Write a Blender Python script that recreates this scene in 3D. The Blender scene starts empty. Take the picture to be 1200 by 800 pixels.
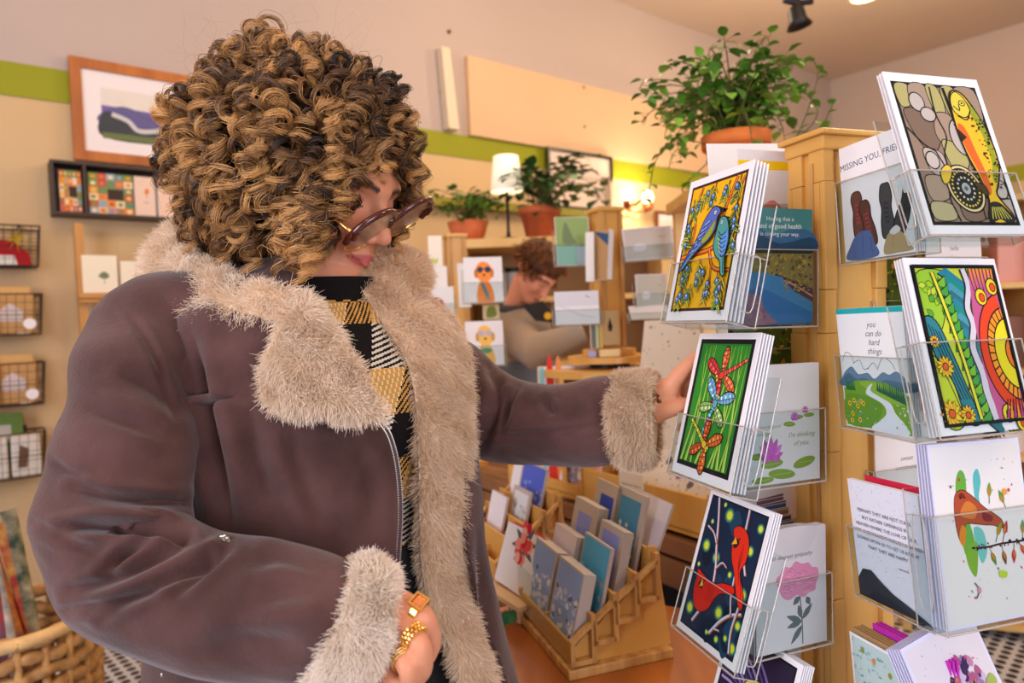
import bpy, bmesh, math, random
import numpy as np
from mathutils import Vector, Matrix, Euler
random.seed(7)
RNG = np.random.default_rng(7)
C = bpy.context.scene.collection
sc = bpy.context.scene
R = math.radians

# ---------------------------------------------------------------- camera, world, light, exposure
FPX = 800.0
PITCH, ROLL, CAMZ = R(2.0), R(2.2), 1.32
_f = Vector((0, math.cos(PITCH), -math.sin(PITCH)))
_u0 = Vector((0, math.sin(PITCH), math.cos(PITCH)))
_r0 = Vector((1, 0, 0))
_r = _r0 * math.cos(ROLL) - _u0 * math.sin(ROLL)
_u = _u0 * math.cos(ROLL) + _r0 * math.sin(ROLL)
CAM = Vector((0, 0, CAMZ))
def at(px, py, d):
    """a point seen at that place of the frame, d metres away along the view"""
    return CAM + d * (_f + (px - 600) / FPX * _r + (400 - py) / FPX * _u)
def proj(P):
    q = np.asarray(P, float) - np.array(CAM)
    x = q @ np.array(_r); y = q @ np.array(_u); z = q @ np.array(_f)
    return 600 + FPX * x / z, 400 - FPX * y / z, z
def atz(px, py, z):
    d0 = at(px, py, 1.0) - CAM
    t = (z - CAMZ) / d0.z
    return CAM + d0 * t
cam_d = bpy.data.cameras.new('camera'); cam = bpy.data.objects.new('camera', cam_d); C.objects.link(cam)
cam_d.sensor_width = 36; cam_d.lens = 36 * FPX / 1200; cam_d.clip_start = .05
cam.matrix_world = Matrix(((_r.x, _u.x, -_f.x, 0), (_r.y, _u.y, -_f.y, 0), (_r.z, _u.z, -_f.z, CAMZ), (0, 0, 0, 1)))
cam_d.dof.use_dof = True; cam_d.dof.focus_distance = .77; cam_d.dof.aperture_fstop = 4.5
sc.camera = cam
sc.view_settings.view_transform = 'Standard'; sc.view_settings.look = 'None'
sc.view_settings.gamma = 1; sc.view_settings.use_curve_mapping = False
sc.view_settings.exposure = 0.0
sc.cycles.transparent_max_bounces = 32; sc.cycles.max_bounces = 8
w = bpy.data.worlds.new('world'); sc.world = w; w.use_nodes = True
w.node_tree.nodes['Background'].inputs[0].default_value = (.90, .86, .95, 1)
w.node_tree.nodes['Background'].inputs[1].default_value = .5
def lamp(name, kind, loc, target, energy, color, size=.3, size_y=None, spot=None):
    l = bpy.data.lights.new(name, kind); l.energy = energy; l.color = color
    o = bpy.data.objects.new(name, l); C.objects.link(o); o.location = loc
    o.rotation_euler = (Vector(target) - Vector(loc)).to_track_quat('-Z', 'Y').to_euler()
    if kind == 'AREA':
        l.size = size
        if size_y: l.shape = 'RECTANGLE'; l.size_y = size_y
    elif kind == 'SPOT': l.spot_size = R(spot or 70); l.spot_blend = .6; l.shadow_soft_size = size
    else: l.shadow_soft_size = size
    return o
# shop window daylight behind and to the sides of the viewer
lamp('window_light', 'AREA', (-1.9, -1.2, 1.9), (-.1, 1.0, 1.15), 80, (.86, .86, 1.0), 1.6, 1.8)
lamp('window_light', 'AREA', (1.5, -1.6, 1.5), (-.1, .9, 1.2), 48, (.86, .87, 1.0), 1.6, 1.8)
# warm shop light from unseen point lights, added to brighten ceiling and walls
for lx, ly, lz, e in ((-.9, 1.6, 3.0, 23), (1.25, 1.7, 3.0, 23), (.5, 3.2, 2.9, 30), (2.4, 4.0, 2.9, 85), (2.4, .4, 2.9, 46), (-.6, -.6, 2.9, 22)):
    lamp('added_warm_light', 'POINT', (lx, ly, lz), (lx, ly + .01, 0), e, (1.0, .76, .50), .18)

# ---------------------------------------------------------------- helpers
def lin(c):
    c = [x / 255 for x in c[:3]]
    return tuple(x / 12.92 if x <= .04045 else ((x + .055) / 1.055) ** 2.4 for x in c)
MATS = {}
def mat(name, rgb=(200, 200, 200), rough=.6, metal=0, var=0, vscale=8, bump=0, bscale=60, sheen=0, trans=0, ior=1.45, emit=None, estr=0, rgb2=None, stretch=None, alpha=1, sss=0, coat=0, spec=None):
    if name in MATS: return MATS[name]
    m = bpy.data.materials.new(name); m.use_nodes = True; nt = m.node_tree; N = nt.nodes; L = nt.links
    b = N['Principled BSDF']; c = lin(rgb)
    b.inputs['Base Color'].default_value = (*c, 1); b.inputs['Roughness'].default_value = rough
    b.inputs['Metallic'].default_value = metal
    if spec is not None: b.inputs['Specular IOR Level'].default_value = spec
    if sheen: b.inputs['Sheen Weight'].default_value = sheen; b.inputs['Sheen Roughness'].default_value = .5
    if trans: b.inputs['Transmission Weight'].default_value = trans; b.inputs['IOR'].default_value = ior
    if sss:
        b.inputs['Subsurface Weight'].default_value = sss; b.inputs['Subsurface Radius'].default_value = (.9, .35, .2); b.inputs['Subsurface Scale'].default_value = .008
    if coat: b.inputs['Coat Weight'].default_value = coat
    if emit: b.inputs['Emission Color'].default_value = (*lin(emit), 1); b.inputs['Emission Strength'].default_value = estr
    tc = N.new('ShaderNodeTexCoord'); vec = tc.outputs['Object']
    if stretch:
        mp = N.new('ShaderNodeMapping'); mp.inputs['Scale'].default_value = stretch; L.new(vec, mp.inputs['Vector']); vec = mp.outputs['Vector']
    if var or rgb2:
        n = N.new('ShaderNodeTexNoise'); n.inputs['Scale'].default_value = vscale; n.inputs['Detail'].default_value = 5; L.new(vec, n.inputs['Vector'])
        r_ = N.new('ShaderNodeValToRGB'); r_.color_ramp.elements[0].position = .35; r_.color_ramp.elements[1].position = .68
        c2 = lin(rgb2) if rgb2 else tuple(min(1, x * (1 + var)) for x in c)
        c1 = c if rgb2 else tuple(x * (1 - var) for x in c)
        r_.color_ramp.elements[0].color = (*c1, 1); r_.color_ramp.elements[1].color = (*c2, 1)
        L.new(n.outputs['Fac'], r_.inputs['Fac']); L.new(r_.outputs['Color'], b.inputs['Base Color'])
    if bump:
        n2 = N.new('ShaderNodeTexNoise'); n2.inputs['Scale'].default_value = bscale; n2.inputs['Detail'].default_value = 4; L.new(vec, n2.inputs['Vector'])
        bp = N.new('ShaderNodeBump'); bp.inputs['Strength'].default_value = bump; bp.inputs['Distance'].default_value = .002
        L.new(n2.outputs['Fac'], bp.inputs['Height']); L.new(bp.outputs['Normal'], b.inputs['Normal'])
    MATS[name] = m
    return m
def attr_mat(name, rough=.5, bump=0, bscale=200, sss=0, coat=0, spec=.4):
    """base colour comes from the printed or painted colour stored on the mesh"""
    if name in MATS: return MATS[name]
    m = mat(name, rough=rough, bump=bump, bscale=bscale, sss=sss, coat=coat, spec=spec); nt = m.node_tree
    a = nt.nodes.new('ShaderNodeAttribute'); a.attribute_name = 'Col'
    nt.links.new(a.outputs['Color'], nt.nodes['Principled BSDF'].inputs['Base Color'])
    return m
def clear_mat(name='clear_acrylic', tint=(245, 248, 248)):
    if name in MATS: return MATS[name]
    m = bpy.data.materials.new(name); m.use_nodes = True; nt = m.node_tree; N = nt.nodes; L = nt.links
    N.remove(N['Principled BSDF'])
    t = N.new('ShaderNodeBsdfTransparent'); t.inputs[0].default_value = (*lin(tint), 1)
    g = N.new('ShaderNodeBsdfGlossy'); g.inputs['Roughness'].default_value = .05
    fr = N.new('ShaderNodeFresnel'); fr.inputs[0].default_value = 1.22; ge = N.new('ShaderNodeNewGeometry')
    sb_ = N.new('ShaderNodeMath'); sb_.operation = 'SUBTRACT'; sb_.inputs[0].default_value = 1; L.new(ge.outputs['Backfacing'], sb_.inputs[1])
    mu = N.new('ShaderNodeMath'); mu.operation = 'MULTIPLY'; L.new(fr.outputs[0], mu.inputs[0]); L.new(sb_.outputs[0], mu.inputs[1])
    mx = N.new('ShaderNodeMixShader'); L.new(mu.outputs[0], mx.inputs[0]); L.new(t.outputs[0], mx.inputs[1]); L.new(g.outputs[0], mx.inputs[2])
    L.new(mx.outputs[0], N['Material Output'].inputs[0]); MATS[name] = m
    return m

def props(o, label=None, cat=None, group=None, kind=None):
    if label: o['label'] = label
    if cat: o['category'] = cat
    if group: o['group'] = group
    if kind: o['kind'] = kind
    return o
def thing(name, label, cat, loc=(0, 0, 0), rz=0, group=None, M=None):
    o = bpy.data.objects.new(name, None); C.objects.link(o); o.empty_display_size = .05
    if M is not None: o.matrix_world = M
    else: o.location = loc; o.rotation_euler = (0, 0, rz)
    return props(o, label, cat, group)
def dup(o, parent=None, **kw):
    kids = [c for c in o.children]
    c = o.copy(); C.objects.link(c)
    if parent is not None: c.parent = parent
    for k in kids: dup(k, c)
    for k, v in kw.items():
        if k == 'cat': k = 'category'
        c[k] = v
    return c
class MB:
    def __init__(s): s.v = []; s.f = []; s.m = []; s.c = []; s.X = Matrix.Identity(4); s.mi = 0; s.col = (1, 1, 1)
    def add(s, vs, fs, col=None):
        n = len(s.v)
        for p in vs: s.v.append(tuple(s.X @ Vector(p)))
        for f in fs: s.f.append([i + n for i in f]); s.m.append(s.mi); s.c.append(col or s.col)
        return s
    def box(s, c, size, rot=(0, 0, 0), col=None):
        x, y, z = [a / 2 for a in size]; M = Matrix.Translation(Vector(c)) @ Euler(rot).to_matrix().to_4x4()
        vs = [M @ Vector(p) for p in ((-x, -y, -z), (x, -y, -z), (x, y, -z), (-x, y, -z), (-x, -y, z), (x, -y, z), (x, y, z), (-x, y, z))]
        return s.add(vs, [(0, 3, 2, 1), (4, 5, 6, 7), (0, 1, 5, 4), (1, 2, 6, 5), (2, 3, 7, 6), (3, 0, 4, 7)], col)
    def rbox(s, c, size, r=.003, rot=(0, 0, 0), col=None):
        """box whose edges are chamfered"""
        bm = bmesh.new(); bmesh.ops.create_cube(bm, size=1)
        for v in bm.verts: v.co = Vector((v.co.x * size[0], v.co.y * size[1], v.co.z * size[2]))
        bmesh.ops.bevel(bm, geom=bm.edges[:], offset=min(r, min(size) * .45), segments=2, profile=.6, affect='EDGES')
        M = Matrix.Translation(Vector(c)) @ Euler(rot).to_matrix().to_4x4()
        bm.verts.index_update()
        s.add([M @ v.co for v in bm.verts], [[v.index for v in f.verts] for f in bm.faces], col); bm.free(); return s
    def prism(s, pts, a, b, col=None, axis='y'):
        """outline in the xz (axis y), xy (axis z) or yz (axis x) plane, pulled from a to b"""
        def P(p, t): return (p[0], t, p[1]) if axis == 'y' else ((p[0], p[1], t) if axis == 'z' else (t, p[0], p[1]))
        n = len(pts); vs = [P(p, a) for p in pts] + [P(p, b) for p in pts]
        fs = [list(range(n)), list(range(2 * n - 1, n - 1, -1))] + [(i, n + i, n + (i + 1) % n, (i + 1) % n) for i in range(n)]
        return s.add(vs, fs, col)
    def tube(s, pts, r, n=8, col=None, caps=True, closed=False):
        pts = [Vector(p) for p in pts]; k = len(pts); rr = r if hasattr(r, '__len__') else [r] * k
        vs = []; up = None
        for i, p in enumerate(pts):
            if closed: t = (pts[(i + 1) % k] - pts[i - 1])
            else: t = (pts[min(i + 1, k - 1)] - pts[max(i - 1, 0)])
            t.normalize()
            if up is None: up = t.orthogonal().normalized()
            up = (up - t * up.dot(t))
            up = up.normalized() if up.length > 1e-6 else t.orthogonal().normalized()
            b = t.cross(up)
            for j in range(n):
                a = 2 * math.pi * j / n; vs.append(p + rr[i] * (math.cos(a) * up + math.sin(a) * b))
        fs = []
        for i in range(k if closed else k - 1):
            o, q = i * n, ((i + 1) % k) * n
            for j in range(n): fs.append((o + j, o + (j + 1) % n, q + (j + 1) % n, q + j))
        if caps and not closed: fs.append(list(range(n))[::-1]); fs.append([(k - 1) * n + j for j in range(n)])
        return s.add(vs, fs, col)
    def lathe(s, prof, n=24, c=(0, 0, 0), col=None, sq=None):
        """profile of (radius, z); sq = (sx, sy) squash"""
        vs = []; k = len(prof); sx, sy = sq or (1, 1)
        for r, z in prof:
            for j in range(n): a = 2 * math.pi * j / n; vs.append((c[0] + r * sx * math.cos(a), c[1] + r * sy * math.sin(a), c[2] + z))
        fs = [(i * n + j, i * n + (j + 1) % n, (i + 1) * n + (j + 1) % n, (i + 1) * n + j) for i in range(k - 1) for j in range(n)]
        if prof[0][0] > 1e-5: fs.append(list(range(n))[::-1])
        if prof[-1][0] > 1e-5: fs.append([(k - 1) * n + j for j in range(n)])
        return s.add(vs, fs, col)
    def grid(s, fn, nu, nv, col=None, wrap=False):
        vs = [fn(i / (nu - 1 if not wrap else nu), j / (nv - 1)) for j in range(nv) for i in range(nu)]
        fs = []
        for j in range(nv - 1):
            for i in range(nu if wrap else nu - 1):
                fs.append((j * nu + i, j * nu + (i + 1) % nu, (j + 1) * nu + (i + 1) % nu, (j + 1) * nu + i))
        return s.add(vs, fs, col)
    def build(s, name, mats, parent=None, smooth=False, bevel=0, subsurf=0, solid=0, colors=False, world=False):
        me = bpy.data.meshes.new(name); me.from_pydata(s.v, [], s.f)
        mats = mats if isinstance(mats, (list, tuple)) else [mats]
        for m in mats: me.materials.append(m)
        me.polygons.foreach_set('material_index', s.m)
        if colors:
            a = me.color_attributes.new('Col', 'FLOAT_COLOR', 'CORNER')
            cc = []
            for f, c in zip(s.f, s.c): cc += [*c, 1.0] * len(f)
            a.data.foreach_set('color', cc)
        if smooth: me.polygons.foreach_set('use_smooth', [True] * len(me.polygons))
        me.update()
        o = bpy.data.objects.new(name, me); C.objects.link(o)
        if parent is not None:
            o.parent = parent
            if world:
                bpy.context.view_layer.update(); o.matrix_parent_inverse = parent.matrix_world.inverted()
        if solid: d = o.modifiers.new('s', 'SOLIDIFY'); d.thickness = solid; d.offset = 0
        if bevel: d = o.modifiers.new('b', 'BEVEL'); d.width = bevel; d.segments = 2; d.limit_method = 'ANGLE'
        if subsurf: d = o.modifiers.new('u', 'SUBSURF'); d.levels = subsurf; d.render_levels = subsurf
        return o
def catmull(pts, n=8, closed=False):
    P = [Vector(p) for p in pts]; k = len(P); out = []
    if k < 3: return P
    rng = range(k if closed else k - 1)
    for i in rng:
        g = lambda j: P[j % k] if closed else (P[j] if 0 <= j < k else (2 * P[0] - P[1] if j < 0 else 2 * P[-1] - P[-2]))
        p0, p1, p2, p3 = g(i - 1), g(i), g(i + 1), g(i + 2)
        for t in range(n):
            t /= n
            out.append(.5 * ((2 * p1) + (p2 - p0) * t + (2 * p0 - 5 * p1 + 4 * p2 - p3) * t * t + (3 * p1 - p0 - 3 * p2 + p3) * t ** 3))
    if not closed: out.append(P[-1])
    return out
def bez_text(body, size, shear=0):
    cu = bpy.data.curves.new('t', 'FONT'); cu.body = body; cu.size = size; cu.shear = shear; cu.resolution_u = 2; cu.align_x = 'CENTER'
    o = bpy.data.objects.new('t', cu); me = o.to_mesh()
    vs = [tuple(v.co) for v in me.vertices]; fs = [list(p.vertices) for p in me.polygons]
    o.to_mesh_clear(); bpy.data.objects.remove(o); bpy.data.curves.remove(cu)
    return vs, fs

INK = attr_mat('printed_card', rough=.72, spec=.22)
INKM = attr_mat('matte_print', rough=.8, spec=.2)
K = (22, 20, 24); WHT = (243, 241, 244)
class Art:
    """a printed sheet: W x H units laid on a w x h metre card, front towards -y, base at z=0, centred on x"""
    def __init__(s, w, h, th, W=100, H=140, paper=WHT, back=None):
        s.w, s.h, s.W, s.H = w, h, W, H; s.mb = MB(); s.y = -th / 2 - 2e-5; s.step = 7e-6
        p = lin(paper); s.mb.col = p
        s.mb.box((0, 0, h / 2), (w, th, h), col=p)
    def P(s, x, y): return ((x / s.W - .5) * s.w, s.y, y / s.H * s.h)
    def up(s, k=1): s.y -= s.step * k
    def poly(s, pts, col, up=True):
        if up: s.up()
        s.mb.add([s.P(*p[:2]) for p in pts], [list(range(len(pts)))], lin(col)); return s
    def rect(s, x0, y0, x1, y1, col): return s.poly([(x0, y0), (x1, y0), (x1, y1), (x0, y1)], col)
    def ell(s, cx, cy, rx, ry=None, col=K, rot=0, n=18, out=0, oc=K):
        ry = ry or rx; c, q = math.cos(R(rot)), math.sin(R(rot))
        def pts(ax, ay): return [(cx + ax * math.cos(t) * c - ay * math.sin(t) * q, cy + ax * math.cos(t) * q + ay * math.sin(t) * c) for t in [2 * math.pi * i / n for i in range(n)]]
        if out: s.poly(pts(rx + out, ry + out), oc)
        return s.poly(pts(rx, ry), col)
    def line(s, pts, wd, col, smooth=True, taper=None, closed=False):
        s.up(); p = [Vector((a[0], a[1], 0)) for a in pts]
        if smooth and len(p) > 2: p = catmull(p, 5, closed)
        elif closed: p = p + [p[0]]
        if smooth and closed: p.append(p[0])
        k = len(p); vs = []
        for i, q in enumerate(p):
            t = p[min(i + 1, k - 1)] - p[max(i - 1, 0)]
            if t.length < 1e-9: t = Vector((1, 0, 0))
            t.normalize(); nn = Vector((-t.y, t.x, 0)); f = i / max(1, k - 1)
            ww = wd / 2 * (1 if taper is None else (taper[0] + (taper[1] - taper[0]) * f))
            vs += [s.P(*(q + nn * ww).xy), s.P(*(q - nn * ww).xy)]
        s.mb.add(vs, [(2 * i, 2 * i + 1, 2 * i + 3, 2 * i + 2) for i in range(k - 1)], lin(col)); return s
    def blob(s, pts, col, out=0, oc=K):
        q = [tuple(a.xy) for a in catmull([(a[0], a[1], 0) for a in pts], 5, True)]
        if out:
            s.line(pts, out * 2, oc, closed=True); s.poly(q, col); s.line(pts, out, oc, closed=True)
        else: s.poly(q, col)
        return s
    def leaf(s, x, y, L, wd, ang, col, out=0, vein=None):
        c, q = math.cos(R(ang)), math.sin(R(ang))
        pr = [(0, 0), (.25, .4), (.5, .5), (.8, .25), (1, 0), (.8, -.25), (.5, -.5), (.25, -.4)]
        pts = [(x + a * L * c - b * wd * q, y + a * L * q + b * wd * c) for a, b in pr]
        if out: s.line(pts, out, K, smooth=False, closed=True)
        s.poly(pts, col)
        if vein: s.line([(x, y), (x + L * .9 * c, y + L * .9 * q)], .5, vein, smooth=False)
        return s
    def text(s, body, x, y, size, col=K, shear=0, rot=0):
        s.up(3); vs, fs = bez_text(body, size, shear); c, q = math.cos(R(rot)), math.sin(R(rot))
        s.mb.add([s.P(x + a[0] * c - a[1] * q, y + a[0] * q + a[1] * c) for a in vs], fs, lin(col)); return s
    def build(s, name, parent=None, m=None): return s.mb.build(name, m or INK, parent, colors=True)
def pose(loc, yaw, lean=0, spin=0):
    return Matrix.Translation(Vector(loc)) @ Matrix.Rotation(R(yaw), 4, 'Z') @ Matrix.Rotation(R(lean), 4, 'X') @ Matrix.Rotation(R(spin), 4, 'Y')
# ---------------------------------------------------------------- the room
H = 3.66; WYAW = 51.9           # the long wall runs away to the right
wd = Vector((math.sin(R(WYAW)), math.cos(R(WYAW)), 0)); wn = Vector((math.cos(R(WYAW)), -math.sin(R(WYAW)), 0))  # along, into the room
CORNER = Vector((.475 * 7.2, 7.2, 0))
def onwall(px, off=0.0):
    """distance along the long wall from the corner (negative, towards the viewer's left) seen at column px near the horizon"""
    d = at(px, 372 - .038 * (px - 600), 1) - CAM; n = wn; o = CORNER + wn * off
    t = (o - CAM).dot(n) / d.dot(n); return CAM + d * t
def wallpt(px, py, off=0.0):
    d = at(px, py, 1) - CAM; o = CORNER + wn * off
    return CAM + d * ((o - CAM).dot(wn) / d.dot(wn))
WM = Matrix(((wd.x, -wn.x, 0, CORNER.x), (wd.y, -wn.y, 0, CORNER.y), (0, 0, 1, 0), (0, 0, 0, 1)))   # x along wall, -y into room
def wl(P):
    """world point to wall coordinates (x along, -y into the room, z)"""
    return WM.inverted() @ Vector(P)
wm_low = mat('cream_wall_paint', (212, 182, 138), .85, var=.03, vscale=1.5, bump=.15, bscale=90)
wm_up = mat('pale_wall_paint', (190, 174, 168), .85, var=.02, vscale=1.2, bump=.1, bscale=90)
ZS, ZT = 2.33, 2.47
def struct(o): o['kind'] = 'structure'; return o
b = MB(); b.X = WM
b.box((-6, .1, 1.165), (13, .2, 2.33)); b.mi = 1; b.box((-6, .1, 3.0), (13, .2, 1.34))
struct(b.build('wall_left', [wm_low, wm_up]))
b = MB(); b.X = WM; b.box((.1, -6, 1.165), (.2, 12.4, 2.33)); b.mi = 1; b.box((.1, -6, 3.0), (.2, 12.4, 1.34)); 
struct(b.build('wall_right', [wm_low, wm_up]))
# far side walls behind the viewer keep the light in the room
b = MB(); b.X = WM; b.box((-12.4, -6, 1.83), (.2, 12.4, H)); struct(b.build('wall_back', wm_low))
ceil_m = mat('ceiling_paint', (206, 186, 172), .9, var=.015, vscale=1)
b = MB(); b.X = WM; b.box((-6, -6, H + .1), (13, 13, .2)); struct(b.build('ceiling', ceil_m))
# floor: small black and white mosaic
fm = mat('mosaic_floor', (225, 228, 232), .35); nt = fm.node_tree
tc = nt.nodes.new('ShaderNodeTexCoord'); mp = nt.nodes.new('ShaderNodeMapping'); mp.inputs['Rotation'].default_value = (0, 0, R(45)); mp.inputs['Scale'].default_value = (22, 22, 22)
vo = nt.nodes.new('ShaderNodeTexVoronoi'); vo.inputs['Randomness'].default_value = 0; vo.inputs['Scale'].default_value = 1.0
rp = nt.nodes.new('ShaderNodeValToRGB'); rp.color_ramp.interpolation = 'CONSTANT'; rp.color_ramp.elements[0].color = (.015, .017, .02, 1); rp.color_ramp.elements[1].position = .36; rp.color_ramp.elements[1].color = (*lin((214, 218, 226)), 1)
nt.links.new(tc.outputs['Object'], mp.inputs['Vector']); nt.links.new(mp.outputs[0], vo.inputs['Vector']); nt.links.new(vo.outputs['Distance'], rp.inputs['Fac']); nt.links.new(rp.outputs['Color'], nt.nodes['Principled BSDF'].inputs['Base Color'])
b = MB(); b.X = WM; b.box((-6, -6, -.05), (13, 13, .1)); struct(b.build('floor', fm))
# green stripe
gm = mat('green_stripe_paint', (146, 150, 10), .7, var=.04, vscale=2)
b = MB(); b.X = WM; b.box((-6, -.004, (ZS + ZT) / 2), (12.6, .008, ZT - ZS)); struct(b.build('trim_1', gm))
b = MB(); b.X = WM; b.box((-.004, -6, (ZS + ZT) / 2), (.008, 12, ZT - ZS)); struct(b.build('trim_2', gm))
bm_ = mat('baseboard_paint', (190, 160, 115), .6)
b = MB(); b.X = WM; b.box((-6, -.01, .07), (12.4, .02, .14)); struct(b.build('baseboard_left', bm_))
# raised plastered panel high on the long wall, with a pale batten at its near edge
a0 = wl(wallpt(522, 110)); a1 = wl(wallpt(838, 130))
pz0 = ZT; pt = wl(wallpt(524, 62)).z
b = MB(); b.X = WM; b.box(((a0.x + .3) / 2 - .1, -.02, (pz0 + pt) / 2), (abs(a0.x) - .2, .04, pt - pz0)); struct(b.build('trim_3', mat('buff_panel_paint', (216, 182, 146), .85, var=.03, vscale=2)))
b = MB(); b.X = WM; b.prism([(a0.x - .03, pz0 + .01), (a0.x + .045, pz0 + .01), (a0.x + .0, pt), (a0.x - .06, pt)], -.07, -.01); struct(b.build('trim_4', mat('pale_batten', (224, 208, 184), .7)))
# small fixings on the long wall
for px, py in ((531, 34), (685, 102), (686, 148), (522, 105)):
    p = wl(wallpt(px, py, .05)); b = MB(); b.X = WM; b.lathe([(.012, 0), (.012, .004), (.004, .012), (0, .012)], 10)
    o = MB(); o.X = WM @ Matrix.Translation((p.x, -.03 if px > 600 else -.0, p.z)) @ Matrix.Rotation(R(90), 4, 'X'); o.lathe([(.013, 0), (.013, .006), (.005, .02), (0, .02)], 10)
    props(o.build('wall_screw', mat('tarnished_metal', (130, 90, 60), .4, .8)), {531: 'small screw in the pale wall above the leaning batten', 685: 'upper of two small screws in the buff wall panel', 686: 'lower of two small screws in the buff wall panel', 522: 'small screw in the pale batten on the wall'}[px], 'screw')
# track spotlight and recessed lamp in the ceiling
blk = mat('black_metal', (26, 24, 26), .45, .3, bump=.05)
p = at(934, 18, 2.6)
t = thing('track_spotlight', 'black spotlight hanging from the ceiling above the card rack', 'spotlight', p)
hb = H - p.z
b = MB(); b.tube([(0, 0, hb), (0, 0, .03)], .012, 10); b.lathe([(.05, hb - .02), (.05, hb)], 16); b.build('stem', blk, t)
b = MB(); b.X = Matrix.Rotation(R(-12), 4, 'Y'); b.lathe([(.018, .035), (.03, .02), (.034, -.02), (.048, -.045), (.044, -.045), (.03, -.02), (.0, -.01)], 20); b.build('lamp_head', blk, t, smooth=True)
b = MB(); b.tube([(-.05, 0, .06), (.0, 0, .045), (.06, .0, .05)], .012, 8); b.build('bracket', blk, t)
p = at(1013, -4, 1) - CAM; q = CAM + p * ((H - CAMZ) / p.z)
t = thing('recessed_lamp', 'round recessed ceiling lamp glowing at the top edge', 'ceiling lamp', (q.x, q.y, H))
b = MB(); b.lathe([(.09, -.004), (.11, -.006), (.115, 0)], 28); b.build('ring', mat('white_enamel', (235, 230, 222), .4), t)
b = MB(); b.lathe([(0, -.006), (.088, -.006)], 28); b.build('bulb_face', mat('warm_bulb', (255, 220, 170), .4, emit=(255, 205, 140), estr=14), t)
# ---------------------------------------------------------------- printed artwork on the cards
def ArtT(w, th, h, W=100, H=140, paper=WHT): return Art(w, h, th, W, H, paper)
def frame_dark(a, x0, y0, x1, y1, wd, bg, dark=(52, 36, 34)):
    a.rect(x0, y0, x1, y1, dark); a.rect(x0 + wd, y0 + wd, x1 - wd, y1 - wd, bg)
def sprig(a, x, y, L, ang, rn, col=(156, 176, 50), berries=2, k=5):
    c, s = math.cos(R(ang)), math.sin(R(ang))
    a.line([(x, y), (x + L * .5 * c, y + L * .5 * s), (x + L * c, y + L * s)], 1.6, K); a.line([(x, y), (x + L * c, y + L * s)], .8, (150, 80, 30))
    for i in range(k):
        t = .25 + .75 * i / (k - 1); px, py = x + L * t * c, y + L * t * s
        for sg in (-1, 1):
            an = ang + sg * (38 + rn.random() * 14); l = 6.5 + rn.random() * 4
            e = (px + l * math.cos(R(an)), py + l * math.sin(R(an)))
            a.line([(px, py), e], 1.7, K); a.line([(px, py), e], 1.15, [col, (196, 204, 80), (104, 150, 70)][int(rn.random() * 3)])
    for i in range(berries):
        t = .3 + .7 * rn.random(); q = rn.random() * 6 - 3
        bx, by = x + L * t * c - q * s, y + L * t * s + q * c
        a.ell(bx, by, 2.4, 3.0, (74, 120, 180), out=.7); a.ell(bx - .5, by + .9, .9, 1.1, (190, 215, 240))
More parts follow.
